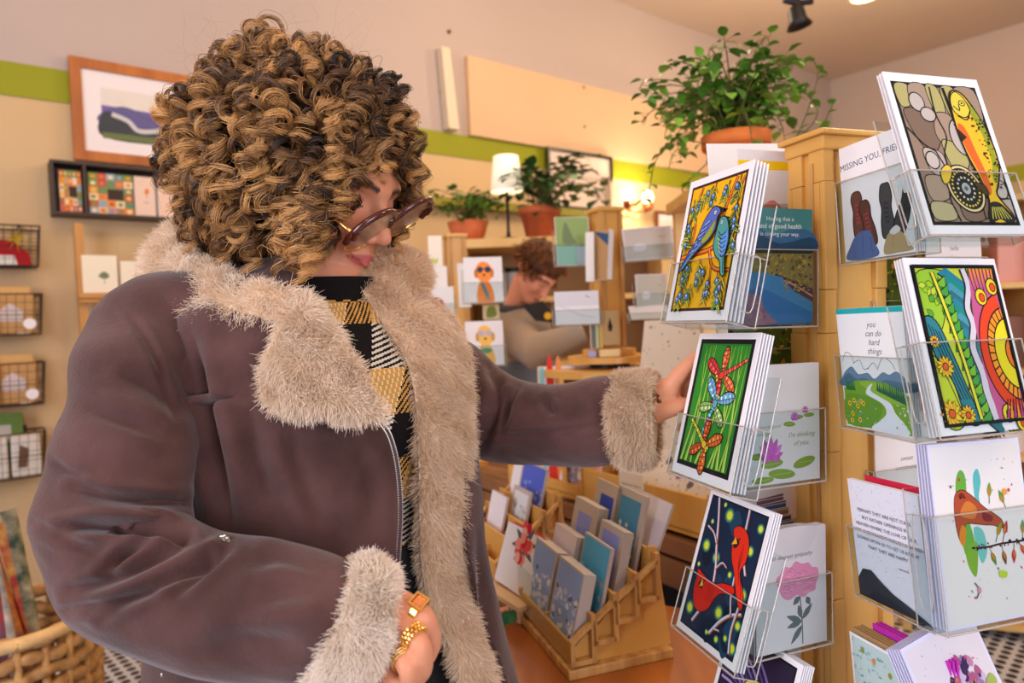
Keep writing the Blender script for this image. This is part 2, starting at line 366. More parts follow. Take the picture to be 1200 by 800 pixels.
def art_bluebirds(a):
    rn = random.Random(3); frame_dark(a, 6, 9, 94, 133, 2.8, (244, 182, 18), (60, 36, 34))
    # branches
    for pts, wd in (([(9, 62), (30, 64), (55, 66), (78, 74), (91, 80)], 4.2), ([(62, 68), (66, 88), (72, 110), (80, 130)], 3), ([(20, 64), (24, 88), (20, 110), (26, 130)], 2.6), ([(55, 66), (62, 52), (72, 46), (91, 44)], 3), ([(72, 110), (84, 116), (91, 128)], 2), ([(62, 52), (64, 38), (66, 26)], 1.8)):
        a.line(pts, wd + 1.4, K); a.line(pts, wd, (204, 84, 34)); a.line([(p[0], p[1] + .6) for p in pts], wd * .3, (240, 150, 60))
    for x, y, L, an, nb in ((26, 126, 22, 250, 2), (14, 120, 20, 280, 1), (48, 131, 22, 262, 2), (44, 128, 20, 225, 1), (70, 128, 18, 250, 2), (86, 130, 22, 262, 2), (22, 92, 18, 235, 2), (16, 100, 22, 262, 2), (88, 108, 22, 262, 2), (84, 96, 18, 290, 2), (90, 76, 14, 270, 1), (30, 60, 24, 250, 3), (22, 60, 26, 274, 2), (14, 58, 26, 290, 2), (46, 58, 22, 276, 3), (66, 40, 22, 262, 3), (78, 44, 24, 280, 2), (88, 42, 24, 262, 3), (58, 50, 20, 240, 2), (40, 34, 16, 250, 2), (24, 32, 18, 262, 3), (88, 24, 12, 262, 1), (12, 84, 14, 300, 1)):
        sprig(a, x, y, L, an, rn, berries=nb)
    # first bird, blue, looking up to the right, tail low on the left
    a.blob([(14, 48), (24, 62), (36, 78), (44, 94), (54, 104), (62, 104), (68, 99), (64, 94), (64, 84), (56, 74), (44, 68), (32, 60), (20, 50)], (86, 108, 190), .8)
    a.blob([(50, 72), (60, 80), (62, 92), (54, 84), (44, 74)], (150, 160, 60), .3)
    for i in range(6): a.line([(24 + i * 4, 60 + i * 5.2), (32 + i * 4.2, 64 + i * 5.2), (38 + i * 3.6, 64 + i * 5.6)], .9, K); a.line([(26 + i * 4, 62 + i * 5.4), (34 + i * 4, 67 + i * 5)], .9, (160, 190, 236))
    a.line([(17, 50), (28, 64), (40, 76)], 1.2, (42, 60, 130)); a.line([(20, 50), (32, 62), (44, 72)], .8, (60, 190, 170))
    a.ell(60, 99, 1.7, col=(250, 250, 250), out=.5); a.ell(60.3, 99, .9, col=K); a.poly([(66, 103), (74, 101), (67, 98.5)], K)
    # second bird, teal and blue, seen from behind
    a.blob([(70, 92), (78, 92), (84, 84), (88, 70), (86, 56), (90, 40), (85, 40), (80, 52), (72, 58), (66, 68), (67, 80)], (76, 150, 150), .8)
    a.blob([(84, 80), (87, 68), (84, 56), (76, 60), (76, 72)], (90, 150, 220), .3)
    for i in range(6): a.line([(70 + i * 1.6, 80 - i * 4), (76 + i * 1.2, 76 - i * 4), (83 + i * .6, 78 - i * 4)], .9, K)
    for i in range(4): a.line([(70 + i * 2, 74 - i * 4), (75 + i * 1.5, 71 - i * 4)], 1.1, (160, 180, 60))
    a.line([(84, 58), (86, 48), (88, 41)], .8, K); a.ell(73, 88, 1.5, col=(240, 240, 240), out=.4); a.ell(73, 88, .8, col=K); a.poly([(68, 91), (64, 95), (70, 93.5)], K)
def dragonfly(a, x, y, ang, s, body, w1, w2, rn):
    c, q = math.cos(R(ang)), math.sin(R(ang))
    T = lambda u, v: (x + s * (u * c - v * q), y + s * (u * q + v * c))
    for u0, vang, L, wdt, cc in ((3, 58, 32, 17, w1), (3, -58, 32, 17, w1), (-1, 118, 29, 15, w2), (-1, -118, 29, 15, w2)):
        ca, sa = math.cos(R(vang)), math.sin(R(vang))
        pr = [(0, 0), (.3, .35), (.65, .5), (.95, .3), (1, 0), (.8, -.3), (.4, -.3)]
        a.blob([T(u0 + L * p * ca - wdt * r_ * sa, L * p * sa + wdt * r_ * ca) for p, r_ in pr], K)
        a.blob([T(u0 + L * (.04 + p * .92) * ca - wdt * .82 * r_ * sa, L * (.04 + p * .92) * sa + wdt * .82 * r_ * ca) for p, r_ in pr], cc)
        for i in range(5):
            p = .18 + i * .16
            a.line([T(u0 + L * p * ca - wdt * .4 * sa, L * p * sa + wdt * .4 * ca), T(u0 + L * (p + .08) * ca + wdt * .3 * sa, L * (p + .08) * sa - wdt * .3 * ca)], .8 * s, K, smooth=False)
        a.line([T(u0, 0), T(u0 + L * ca, L * sa)], .7 * s, K, smooth=False)
        for i in range(3):
            p = .3 + i * .22; a.ell(*T(u0 + L * p * ca - wdt * .15 * sa, L * p * sa + wdt * .15 * ca), 1.3 * s, 2.0 * s, tuple(min(255, k + 70) for k in cc), rot=ang + vang)
    for i in range(9):
        a.ell(*T(-5 - i * 4.2, math.sin(i * .3)), 2.5 * s, (2.4 - i * .12) * s, body if i % 2 else tuple(min(255, k + 50) for k in body), out=.8 * s, rot=ang)
    a.ell(*T(1, 0), 5 * s, 3.6 * s, body, out=.9 * s, rot=ang); a.ell(*T(8, 0), 3 * s, 3 * s, body, out=.9 * s)
    a.ell(*T(9, 2.2), 1.4 * s, col=(240, 230, 90), out=.5); a.ell(*T(9, -2.2), 1.4 * s, col=(240, 230, 90), out=.5)
def art_dragonflies(a):
    rn = random.Random(5); frame_dark(a, 6, 9, 94, 134, 4.5, (34, 122, 42), (24, 22, 26))
    a.blob([(14, 20), (40, 30), (70, 24), (86, 40), (88, 120), (60, 126), (20, 124), (12, 80)], (46, 140, 44))
    for x0, x1, wdd in ((20, 34, 4), (12, 26, 3), (38, 66, 3.4), (74, 60, 3.6), (84, 76, 4), (60, 84, 2.4), (30, 18, 2.6), (66, 72, 3), (46, 30, 2.4), (78, 88, 2)):
        a.line([(x0, 14), ((x0 + x1) / 2 + 2, 60), (x1, 128)], wdd + 1.2, (16, 60, 22), taper=(1.2, .25)); a.line([(x0, 14), ((x0 + x1) / 2 + 2, 60), (x1, 128)], wdd, (140, 200, 60), taper=(1.2, .2)); a.line([(x0 + .6, 14), ((x0 + x1) / 2 + 2.6, 60), (x1, 120)], wdd * .25, (214, 236, 130), taper=(1.2, .2))
    dragonfly(a, 54, 100, 205, .92, (226, 70, 50), (224, 60, 60), (240, 110, 60), rn)
    dragonfly(a, 52, 72, 70, .9, (90, 170, 190), (120, 180, 220), (150, 190, 110), rn)
    dragonfly(a, 48, 34, 325, .85, (240, 200, 50), (236, 110, 40), (222, 84, 34), rn)
def art_cardinals(a):
    rn = random.Random(9); frame_dark(a, 5, 6, 95, 135, 1.6, (22, 40, 66), (16, 18, 26))
    for _ in range(16):
        x, y = 12 + rn.random() * 76, 14 + rn.random() * 112; a.blob([(x - 9, y), (x, y + 12), (x + 10, y + 2), (x + 2, y - 12)], [(24, 56, 88), (18, 34, 56), (30, 66, 92), (16, 26, 48)][int(rn.random() * 4)])
    for x, y, r_ in ((40, 122, 5), (88, 122, 3.4), (16, 86, 4.6), (36, 80, 4.2), (62, 72, 2.4), (68, 116, 2), (82, 100, 3.6), (86, 62, 4.4), (15, 24, 4.6), (60, 36, 4.6), (90, 36, 3.4), (16, 110, 2), (50, 14, 2), (78, 20, 2.4), (90, 16, 4), (30, 130, 2), (66, 14, 2.6), (24, 40, 1.6), (12, 66, 2)):
        a.ell(x, y, r_ * 1.5, col=(30, 96, 110)); a.ell(x, y, r_ * 1.15, col=(120, 170, 60)); a.ell(x, y, r_ * .8, col=(220, 226, 70))
    for pts, wd in (([(18, 134), (26, 112), (32, 92), (40, 70), (42, 48), (36, 34), (24, 14)], 3.4), ([(68, 134), (70, 110), (76, 92), (84, 78)], 3.2), ([(70, 110), (66, 92)], 2), ([(92, 46), (78, 40), (66, 30), (54, 14)], 3.6), ([(70, 80), (72, 56), (78, 40)], 2.4), ([(40, 70), (48, 78), (56, 76)], 1.8), ([(12, 104), (24, 100), (32, 92)], 2.6), ([(86, 50), (84, 28), (88, 10)], 3), ([(36, 34), (30, 28), (22, 30)], 1.6), ([(58, 20), (68, 22)], 1.6)):
        a.line(pts, wd + 1, (60, 40, 40)); a.line(pts, wd, (120, 84, 70)); a.line([(p[0] - .9, p[1] + .5) for p in pts], wd * .62, (206, 214, 236)); a.line([(p[0] + .8, p[1]) for p in pts], wd * .2, (226, 120, 50))
    # upper cardinal
    a.blob([(56, 104), (52, 112), (60, 117), (72, 114), (79, 104), (80, 90), (76, 78), (88, 62), (90, 50), (84, 52), (74, 66), (68, 76), (60, 86), (56, 96)], (226, 48, 26), .5)
    a.blob([(60, 106), (56, 100), (60, 96), (65, 102)], (40, 26, 26)); a.poly([(58, 106), (54, 98), (62, 101)], (244, 176, 44)); a.ell(64, 106, 1.1, col=K)
    for i in range(4): a.line([(72 + i, 104 - i * 4), (70 + i, 92 - i * 3), (72 + i * 2, 80 - i * 4)], .6, (150, 20, 16))
    a.line([(78, 74), (86, 58)], .7, (150, 20, 16))
    # lower cardinal
    a.blob([(14, 54), (14, 62), (22, 60), (34, 58), (46, 58), (56, 62), (72, 64), (74, 58), (58, 53), (50, 46), (44, 34), (34, 27), (22, 28), (15, 40)], (214, 34, 24), .5)
    a.blob([(22, 54), (20, 48), (26, 46), (28, 52)], (40, 26, 26)); a.poly([(24, 55), (22, 47), (28, 50)], (240, 190, 60)); a.ell(28, 55, 1.1, col=K)
    for i in range(4): a.line([(34 + i * 3, 54), (38 + i * 3, 46 - i), (36 + i * 3, 40)], .6, (130, 14, 14))
def cellline(a, pts, wd=1.0, closed=False): a.line(pts, wd, K, closed=closed)
def art_trout(a):
    frame_dark(a, 5, 7, 95, 132, 3, (148, 126, 108), (16, 22, 24))
    # leaded glass ground: pale pebbles and panes
    pane = [(160, 138, 118), (178, 170, 110), (126, 104, 88), (186, 172, 160), (166, 144, 124), (178, 170, 128)]
    rn = random.Random(4)
    for pts, c in (([(8, 129), (22, 129), (20, 112), (9, 110)], 1), ([(22, 129), (40, 129), (38, 100), (22, 104)], 4), ([(40, 129), (52, 129), (54, 108), (44, 100)], 1), ([(56, 129), (70, 129), (72, 104), (62, 96), (56, 110)], 1), ([(70, 129), (92, 129), (92, 100), (80, 110)], 0), ([(10, 106), (34, 104), (40, 84), (30, 70), (18, 76)], 2), ([(42, 104), (56, 104), (60, 90), (44, 76), (36, 86)], 4), ([(40, 80), (56, 76), (62, 62), (50, 50), (42, 58)], 1), ([(18, 72), (36, 68), (34, 50), (20, 52)], 3), ([(12, 48), (34, 46), (30, 30), (12, 28)], 4), ([(74, 60), (92, 62), (92, 44), (80, 40)], 3), ([(40, 50), (52, 46), (50, 36), (40, 36)], 0), ([(80, 96), (92, 96), (92, 66), (84, 70)], 0), ([(40, 30), (60, 34), (74, 26), (60, 12), (40, 12)], 2), ([(10, 26), (30, 24), (30, 12), (10, 12)], 5), ([(84, 34), (92, 34), (92, 14), (86, 16)], 3)):
        a.blob(pts, pane[c], .55)
    for x, y, rx, ry in ((26, 114, 7, 8), (34, 103, 7, 6), (62, 84, 11, 16), (89, 62, 4, 7), (86, 38, 6, 8), (24, 62, 6, 7), (64, 40, 5, 8), (76, 34, 4, 6)):
        a.ell(x, y, rx, ry, (192, 182, 174), out=1.1, n=26)
    for p in ([(44, 129), (42, 104), (46, 84), (38, 66), (40, 40)], [(30, 70), (36, 50), (30, 30), (34, 10)], [(60, 34), (70, 30), (92, 30)], [(8, 90), (20, 76), (30, 70)], [(60, 12), (62, 26), (74, 40)]): cellline(a, p, 1.3)
    a.line([(58, 129), (60, 100)], 3, K, smooth=False)
    # rod grip and reel
    a.line([(60, 102), (63, 84), (66, 66), (68, 48), (72, 30), (75, 14)], 6.4, K, taper=(.5, 1.2)); a.line([(60, 102), (63, 84), (66, 66), (68, 48)], 4.6, (228, 200, 50), taper=(.5, 1.2)); a.line([(68, 46), (71, 34)], 5, (190, 140, 110), smooth=False); a.line([(72, 28), (75, 14)], 5.4, (60, 66, 72), smooth=False); a.line([(72.4, 25), (74.6, 16)], 2, (150, 150, 150), smooth=False)
    for i in range(13): y = 99 - i * 4; a.line([(57 + (99 - y) * .13, y), (64 + (99 - y) * .16, y - 1.5)], 1, K, smooth=False)
    a.ell(49, 38, 17, 20, (226, 206, 150), out=1.3, n=34, rot=20); a.ell(49, 38, 15.4, 18.2, (34, 36, 34), n=34, rot=20)
    for i in range(26): t = i * 2 * math.pi / 26; a.ell(49 + 13 * math.cos(t), 38 + 15 * math.sin(t), 1.0, col=(230, 200, 90), n=8)
    for i in range(14): t = i * 2 * math.pi / 14; a.ell(49 + 8 * math.cos(t), 38 + 9.5 * math.sin(t), 1.1, col=(214, 210, 190), n=8)
    a.ell(49, 38, 4.4, 5, (170, 176, 176), out=.8); a.ell(49, 38, 2, col=(90, 96, 96)); a.blob([(28, 52), (36, 58), (40, 54), (34, 44), (28, 42)], (222, 190, 60), .5)
    # the trout, head up
    P0 = a.P; a.P = lambda x, y: P0(82 + (x - 82) * 1.26 - 2.5, y * 1.02 - 2)
    a.blob([(70, 124), (76, 126), (82, 120), (88, 104), (92, 84), (92, 62), (86, 44), (82, 34), (90, 14), (70, 12), (74, 30), (72, 50), (68, 68), (66, 90), (67, 112)], (232, 190, 46), 1)
    a.blob([(68, 96), (73, 92), (76, 72), (79, 50), (78, 36), (74, 36), (73, 52), (69, 70), (67, 86)], (222, 104, 40))
    a.blob([(78, 120), (85, 112), (90, 96), (91.5, 80), (91, 62), (86, 46), (83, 48), (87, 66), (86, 88), (82, 104)], (150, 160, 40))
    a.blob([(70, 122), (75, 125), (80, 119), (82, 108), (76, 102), (69, 106), (67.6, 114)], (222, 206, 70), .6); a.ell(77, 115, 2, col=(240, 220, 90), out=.8); a.ell(77, 115, 1, col=K)
    a.line([(69, 112), (73, 108), (74, 114)], .9, K); a.line([(70, 103), (77, 100), (82, 108)], 1.1, K)
    a.poly([(66, 92), (72, 84), (67, 80)], (50, 34, 24)); a.blob([(74, 42), (66, 44), (70, 36), (75, 34)], (70, 60, 30), .4)
    a.blob([(73, 26), (70, 12), (78, 14), (84, 11), (90, 14), (82, 27)], (34, 38, 32), .4)
    for i in range(7): a.line([(74.5 + i * 1.3, 24), (72 + i * 2.6, 14)], .7, (210, 200, 90), smooth=False)
    for i in range(70):
        t = rn.random(); y = 40 + t * 62; xm = 79 + 6 * math.sin((y - 30) / 80 * 3.14); a.ell(xm + (rn.random() - .35) * 11, y, .55 + rn.random() * .5, col=(40, 34, 26), n=6)
    a.P = P0
def art_mountain(a):
    rn = random.Random(12); frame_dark(a, 5, 6, 95, 134, 2.6, (196, 208, 60), (14, 18, 16))
    # hills on the left: yellow green with flowers, evergreens, teal stream
    a.blob([(10, 127), (42, 127), (34, 100), (22, 80), (10, 90)], (150, 196, 50), .6)
    for i in range(14):
        x, y = 16 + rn.random() * 20, 92 + rn.random() * 28; a.leaf(x, y, 8, 5, rn.random() * 360, [(150, 200, 40), (90, 160, 50), (190, 214, 60)][i % 3], 1.0)
    a.blob([(8, 90), (20, 88), (30, 60), (38, 30), (44, 9), (30, 9), (24, 40), (12, 60)], (44, 126, 140), .8)
    for i in range(4): a.line([(11 + i * 3, 86 - i * 2), (18 + i * 3, 58), (28 + i * 3, 26)], .9, K)
    a.blob([(8, 60), (18, 44), (26, 9), (8, 9)], (190, 206, 50), .6)
    for i in range(7): x = 44 + i * 2.2 - 14; y = 118 - i * 15; a.poly([(x - 3, y - 10), (x + 2, y + 6), (x + 7, y - 10)], (60, 140, 60)); a.line([(x - 3, y - 10), (x + 2, y + 6), (x + 7, y - 10)], .9, K, smooth=False)
    # teal feathered ridge of bands
    for i in range(20):
        y = 128 - i * 6.2; x = 34 + i * .9; sh = 0 if i % 2 else 2
        col = [(40, 130, 150), (30, 140, 120), (70, 150, 170), (44, 110, 120)][i % 4]
        a.poly([(x - 4 + sh, y - 1), (58 + i * .3, y - 15), (60 + i * .3, y - 9), (x + 6 + sh, y + 4)], col); a.line([(x - 4 + sh, y - 1), (58 + i * .3, y - 15)], 1.2, K, smooth=False)
    for i in range(16):
        y = 122 - i * 7.2; x = 32 + i * 1.1; a.poly([(x - 5, y - 4), (x + 7, y + 3), (x + 6, y - 7)], [(120, 186, 50), (70, 160, 60)][i % 2]); a.line([(x - 5, y - 4), (x + 7, y + 3), (x + 6, y - 7)], .9, K, smooth=False)
    a.line([(26, 128), (34, 90), (40, 50), (44, 10)], 4.4, K); a.line([(26, 128), (34, 90), (40, 50), (44, 10)], 2.8, (222, 220, 60))
    # white river of cloud
    a.line([(60, 131), (62, 116), (56, 98), (58, 84), (52, 66), (56, 46), (56, 30), (60, 9)], 8, K); a.line([(60, 131), (62, 116), (56, 98), (58, 84), (52, 66), (56, 46), (56, 30), (60, 9)], 6, (214, 206, 216), taper=(.8, 1.15))
    # sky at right and the banded sun
    a.poly([(66, 131), (92.4, 131), (92.4, 9), (62, 9), (58, 50), (60, 90)], (196, 90, 140))
    for i in range(7): a.poly([(66 + i * 4, 131), (69 + i * 4, 131), (67.6 + i * 3.6, 112)], (240, 150, 40)); a.line([(66 + i * 4, 131), (67.6 + i * 3.6, 112)], .9, K, smooth=False)
    def arc(r0, r1, c, a0=100, a1=258):
        P = lambda r, t: (96 + r * .95 * math.cos(R(t)), 60 + r * 1.32 * math.sin(R(t)))
        ts = [a0 + (a1 - a0) * i / 20 for i in range(21)]; o = [P(r1, t) for t in ts]; i_ = [P(r0, t) for t in ts]
        o = [(min(92.4, p[0]), p[1]) for p in o]; i_ = [(min(92.4, p[0]), p[1]) for p in i_]
        a.poly(o + i_[::-1], c); a.line(o, 1.3, K, smooth=False); a.line(i_, 1.3, K, smooth=False)
    arc(29, 38, (226, 70, 34)); arc(22, 29, (244, 150, 40)); arc(10, 22, (232, 216, 40)); arc(4, 10, (240, 120, 40)); 
    for i in range(15):
        t = 104 + i * 10.6; a.line([(96 + 22.4 * .95 * math.cos(R(t)), 60 + 22.4 * 1.32 * math.sin(R(t))), (96 + 28.8 * .95 * math.cos(R(t)), 60 + 28.8 * 1.32 * math.sin(R(t)))], 1.1, K, smooth=False) if 96 + 28.8 * .95 * math.cos(R(t)) < 92 else None
    for t in (102, 124, 236, 256): x, y = 96 + 43 * .95 * math.cos(R(t)), 60 + 43 * 1.32 * math.sin(R(t)); a.ell(x, y, 5.6, 6.6, (232, 210, 40), out=1); a.ell(x + .8, y - .5, 2.7, 3.2, (226, 80, 40), out=.8)
    for i in range(6): a.poly([(70 + i * 4, 9), (74 + i * 4, 9), (76 + i * 3, 24)], [(170, 60, 120), (240, 150, 40)][i % 2]); a.line([(70 + i * 4, 9), (76 + i * 3, 24)], .9, K, smooth=False)
    # sunflowers low left
    for x, y, r_ in ((18, 52, 9), (14, 16, 11), (30, 14, 8), (12, 72, 5)):
        for i in range(12): a.leaf(x, y, r_, r_ * .42, i * 30, [(240, 170, 40), (232, 200, 40)][i % 2], .8)
        a.ell(x, y, r_ * .28, col=(220, 90, 40), out=.8)
    a.rect(5, 131.4, 95, 134, (14, 18, 16)); a.rect(5, 6, 95, 8.6, (14, 18, 16)); a.rect(92.4, 6, 95, 134, (14, 18, 16)); a.rect(5, 6, 7.6, 134, (14, 18, 16))
def splats(a, rn, n, x0, y0, x1, y1, cols, r0=.5, r1=2):
    for i in range(n): x, y = x0 + rn.random() * (x1 - x0), y0 + rn.random() * (y1 - y0); a.ell(x, y, r0 + rn.random() ** 2 * r1, r0 + rn.random() ** 2 * r1, cols[int(rn.random() * len(cols))], rot=rn.random() * 180, n=9)
def art_redbird(a):
    rn = random.Random(21); a.rect(2, 2, 98, 138, (226, 223, 220))
    a.blob([(24, 104), (30, 118), (36, 112), (34, 84), (38, 60), (30, 48), (24, 66)], (104, 168, 60)); a.blob([(27, 96), (34, 100), (32, 82)], (60, 120, 50))
    a.blob([(44, 112), (50, 118), (52, 108), (48, 96), (50, 84), (44, 92)], (90, 180, 180)); a.blob([(38, 72), (48, 70), (50, 54), (42, 46)], (110, 190, 180)); a.blob([(28, 58), (40, 62), (38, 44), (34, 36), (28, 46)], (120, 170, 50))
    a.blob([(22, 66), (20, 80), (22, 98), (30, 103), (40, 98), (52, 88), (62, 82), (70, 76), (70, 70), (60, 73), (52, 74), (40, 76), (30, 76), (26, 62)], (170, 74, 44), .4)
    a.blob([(26, 84), (34, 94), (44, 88), (40, 80)], (204, 120, 50)); a.blob([(26, 98), (30, 101), (34, 96)], (120, 30, 30)); a.blob([(50, 84), (60, 80), (58, 76), (50, 78)], (120, 40, 40)); a.blob([(22, 66), (26, 76), (30, 72), (26, 60)], (214, 130, 40))
    a.ell(28, 97, 1, col=K)
    a.line([(34, 58), (50, 57), (66, 58), (84, 58), (97, 58)], 1.6, (50, 30, 26)); splats(a, rn, 30, 38, 56, 92, 60, [(40, 20, 20), (110, 40, 60)], .6, .7)
    for x, y, an, c in ((52, 58, -70, (90, 130, 50)), (66, 58, -82, (110, 70, 40)), (80, 58, -100, (190, 40, 50)), (60, 60, 60, (120, 150, 40)), (68, 60, 65, (160, 60, 60)), (90, 58, 80, (80, 150, 90)), (84, 60, -60, (200, 50, 60)), (58, 90, 80, (120, 150, 50)), (76, 84, 110, (90, 140, 50))):
        a.line([(x, y), (x + 7 * math.cos(R(an)), y + 7 * math.sin(R(an)))], .6, K, smooth=False); a.leaf(x + 5 * math.cos(R(an)), y + 5 * math.sin(R(an)), 12, 5, an, c); a.leaf(x + 6 * math.cos(R(an)), y + 6 * math.sin(R(an)), 7, 2.4, an + 6, (200, 120, 40))
    splats(a, rn, 40, 16, 14, 94, 128, [(40, 40, 50), (230, 140, 40), (60, 150, 150), (200, 50, 70), (90, 160, 60)], .25, 1.2)
    a.ell(76, 98, 2.6, col=(232, 150, 40)); a.ell(81, 99, 1.4, col=(200, 60, 50)); a.blob([(60, 38), (68, 36), (66, 32), (60, 33)], (180, 206, 50)); a.line([(32, 32), (36, 26), (32, 20)], 1, (90, 70, 80)); a.ell(36, 26, 2, 2.6, (200, 140, 160))
def art_boots(a):
    a.text('MISSING YOU, FRIEND.', 54, 114, 10.6, (44, 46, 96), rot=3)
    for (x, y, L, c, lc, an) in ((27, 42, 46, (110, 66, 54), (190, 60, 70), 94), (45, 30, 46, (100, 60, 50), (190, 60, 70), 102), (72, 36, 52, (72, 70, 72), (30, 30, 32), 92), (90, 40, 34, (62, 60, 62), (30, 30, 32), 66)):
        c2, s2 = math.cos(R(an)), math.sin(R(an)); T = lambda u, v: (x + 1.05 * u * c2 - 1.15 * v * s2, y - 7 + 1.05 * u * s2 + 1.15 * v * c2)
        a.blob([T(-8, -7), T(8, -9), T(24, -7), T(36, -8.6), T(L - 2, -6), T(L, 0), T(L - 2, 6), T(36, 8.6), T(24, 7), T(8, 9), T(-8, 7)], tuple(int(k * .6) for k in c)); a.blob([T(-8, -5.4), T(8, -7.4), T(24, -5.4), T(36, -7.2), T(L - 3, -5), T(L - 1.4, 0), T(L - 3, 5), T(36, 7.2), T(24, 5.4), T(8, 7.4), T(-8, 5.4)], c)
        for i in range(5): a.line([T(8 + i * 5, -3), T(11 + i * 5, 3)], .8, lc, smooth=False); a.line([T(8 + i * 5, 3), T(11 + i * 5, -3)], .8, lc, smooth=False)
    a.blob([(4, 2), (10, 18), (20, 30), (32, 34), (44, 32), (50, 18), (54, 2)], (86, 106, 154)); a.line([(30, 4), (32, 24), (28, 38)], .8, (60, 76, 120)); a.line([(46, 6), (44, 26)], .8, (60, 76, 120))
    a.blob([(64, 3), (68, 20), (78, 28), (92, 24), (102, 10), (106, 3), (84, 2)], (170, 150, 108)); a.line([(78, 10), (80, 28)], .8, (130, 110, 76)); a.blob([(74, 27), (84, 33), (90, 27), (80, 23)], (206, 206, 204))
def art_path(a):
    rn = random.Random(2); a.rect(0, 134, 108, 140, (40, 180, 184)); a.rect(2, 2, 106, 133, (246, 246, 244))
    for i, (t, x) in enumerate((('you', 58), ('can do', 60), ('hard', 60), ('things', 60))): a.text(t, x, 118 - i * 10, 9.5, (50, 56, 60), shear=.35)
    for pts in ([(4, 78), (10, 88), (20, 86), (24, 76)], [(22, 76), (34, 80), (40, 70), (48, 72)], [(46, 70), (56, 78), (62, 72)], [(62, 70), (72, 84), (84, 80), (90, 72)]): a.line(pts, .8, (120, 120, 124))
    a.blob([(2, 60), (10, 68), (20, 72), (30, 64), (46, 66), (56, 60), (70, 68), (80, 66), (92, 70), (106, 60), (106, 50), (2, 50)], (110, 140, 166)); a.blob([(2, 58), (14, 64), (26, 58), (40, 60), (60, 56), (76, 60), (106, 56), (106, 48), (2, 48)], (84, 118, 140))
    a.poly([(2, 2), (2, 46), (24, 56), (48, 58), (74, 56), (106, 44), (106, 2)], (124, 170, 46)); a.blob([(30, 54), (56, 56), (90, 46), (106, 36), (80, 34), (50, 44)], (150, 190, 60)); a.blob([(3, 4), (3, 36), (30, 40), (58, 34), (64, 24), (44, 4)], (108, 158, 44))
    a.blob([(46, 2), (58, 12), (70, 22), (66, 32), (50, 38), (40, 42), (44, 50), (52, 54), (48, 46), (62, 40), (78, 34), (84, 24), (96, 14), (100, 2)], (234, 238, 244))
    for i in range(6): x = 8 + i * 2.6; a.poly([(x - 1.6, 44), (x, 62 - (i % 3) * 3), (x + 1.6, 44)], (40, 110, 60))
    for i in range(14): x = 60 + i * 3.2; a.poly([(x - 2.2, 46 - i * .9), (x, 58 - (i % 3) * 2), (x + 2.2, 46 - i * .9)], (36, 100, 66))
    for x, y in ((10, 28), (18, 32), (24, 26), (14, 16), (30, 32), (26, 10), (34, 30), (12, 8)): a.ell(x, y, 3.1, col=(236, 196, 30), n=12); a.ell(x, y, 1.3, col=(110, 64, 24), n=8)
    splats(a, rn, 40, 4, 4, 56, 34, [(140, 170, 210), (240, 244, 240), (120, 150, 190)], .5, .8); splats(a, rn, 30, 84, 6, 104, 34, [(240, 240, 240), (110, 170, 60)], .5, .8)
def art_stars(a):
    rn = random.Random(6); a.rect(0, 0, 108, 140, (236, 236, 246)); splats(a, rn, 110, 4, 40, 104, 138, [(110, 112, 130)], .3, .35)
    for i, t in enumerate(('PERHAPS THEY ARE NOT STARS,', 'BUT RATHER OPENINGS IN', 'HEAVEN WHERE THE LOVE OF OUR', 'LOST ONES POURS THROUGH & SHINES', 'DOWN UPON US TO LET US KNOW', 'THAT THEY ARE HAPPY')): a.text(t, 54, 104 - i * 8.4, 5.7, (70, 74, 92))
    a.text('- proverb', 76, 50, 4.2, (90, 94, 110)); a.poly([(0, 3), (0, 20), (10, 34), (24, 36), (40, 26), (56, 18), (78, 12), (108, 2), (108, 0), (0, 0)], (54, 56, 66)); a.poly([(10, 0), (30, 14), (60, 10), (90, 0)], (40, 42, 52))
def art_river(a):
    rn = random.Random(8); a.rect(0, 0, 108, 140, (70, 120, 150)); a.poly([(0, 104), (0, 140), (108, 140), (108, 104)], (74, 140, 140)); a.blob([(0, 112), (24, 118), (50, 108), (80, 116), (108, 112), (108, 92), (0, 92)], (60, 104, 140)); a.blob([(0, 104), (30, 108), (60, 98), (108, 106), (108, 88), (0, 88)], (38, 72, 100)); a.rect(0, 84, 108, 92, (46, 52, 50))
    a.text('Hoping that a', 60, 125, 7.4, (236, 240, 240)); a.text('round of good health', 56, 116, 8.4, (250, 252, 250)); a.text('is coming your way.', 60, 107, 7.2, (236, 240, 240))
    a.poly([(0, 48), (0, 86), (108, 86), (108, 20), (84, 40), (60, 52), (30, 50)], (150, 130, 70)); splats(a, rn, 150, 2, 54, 106, 84, [(196, 160, 70), (120, 110, 60), (168, 140, 60), (96, 70, 60)], 1, 2.6); a.poly([(52, 62), (108, 44), (108, 28), (50, 56)], (84, 60, 70)); a.line([(50, 58), (80, 48), (108, 34)], 2, (220, 150, 140))
    a.poly([(0, 58), (26, 64), (60, 58), (80, 40), (108, 26), (108, 2), (0, 2)], (74, 136, 184)); a.poly([(0, 40), (30, 46), (70, 30), (108, 14), (108, 2), (0, 2)], (60, 116, 172)); a.blob([(0, 2), (2, 32), (16, 38), (30, 34), (36, 20), (48, 8), (52, 2)], (150, 110, 124)); splats(a, rn, 20, 4, 6, 36, 30, [(170, 124, 130), (128, 96, 116)], 1.5, 3)
    splats(a, rn, 50, 62, 40, 104, 58, [(190, 150, 60), (130, 120, 60)], .8, 1.8)
def lotus(a, x, y, s, c=(206, 110, 196)):
    for an, L in ((20, 14), (160, 14), (45, 17), (135, 17), (68, 19), (112, 19), (90, 20), (0, 10), (180, 10)): a.leaf(x, y, L * s, 6 * s, an, c if an % 2 == 0 else tuple(min(255, k + 26) for k in c), .3 * s, vein=(170, 70, 160))
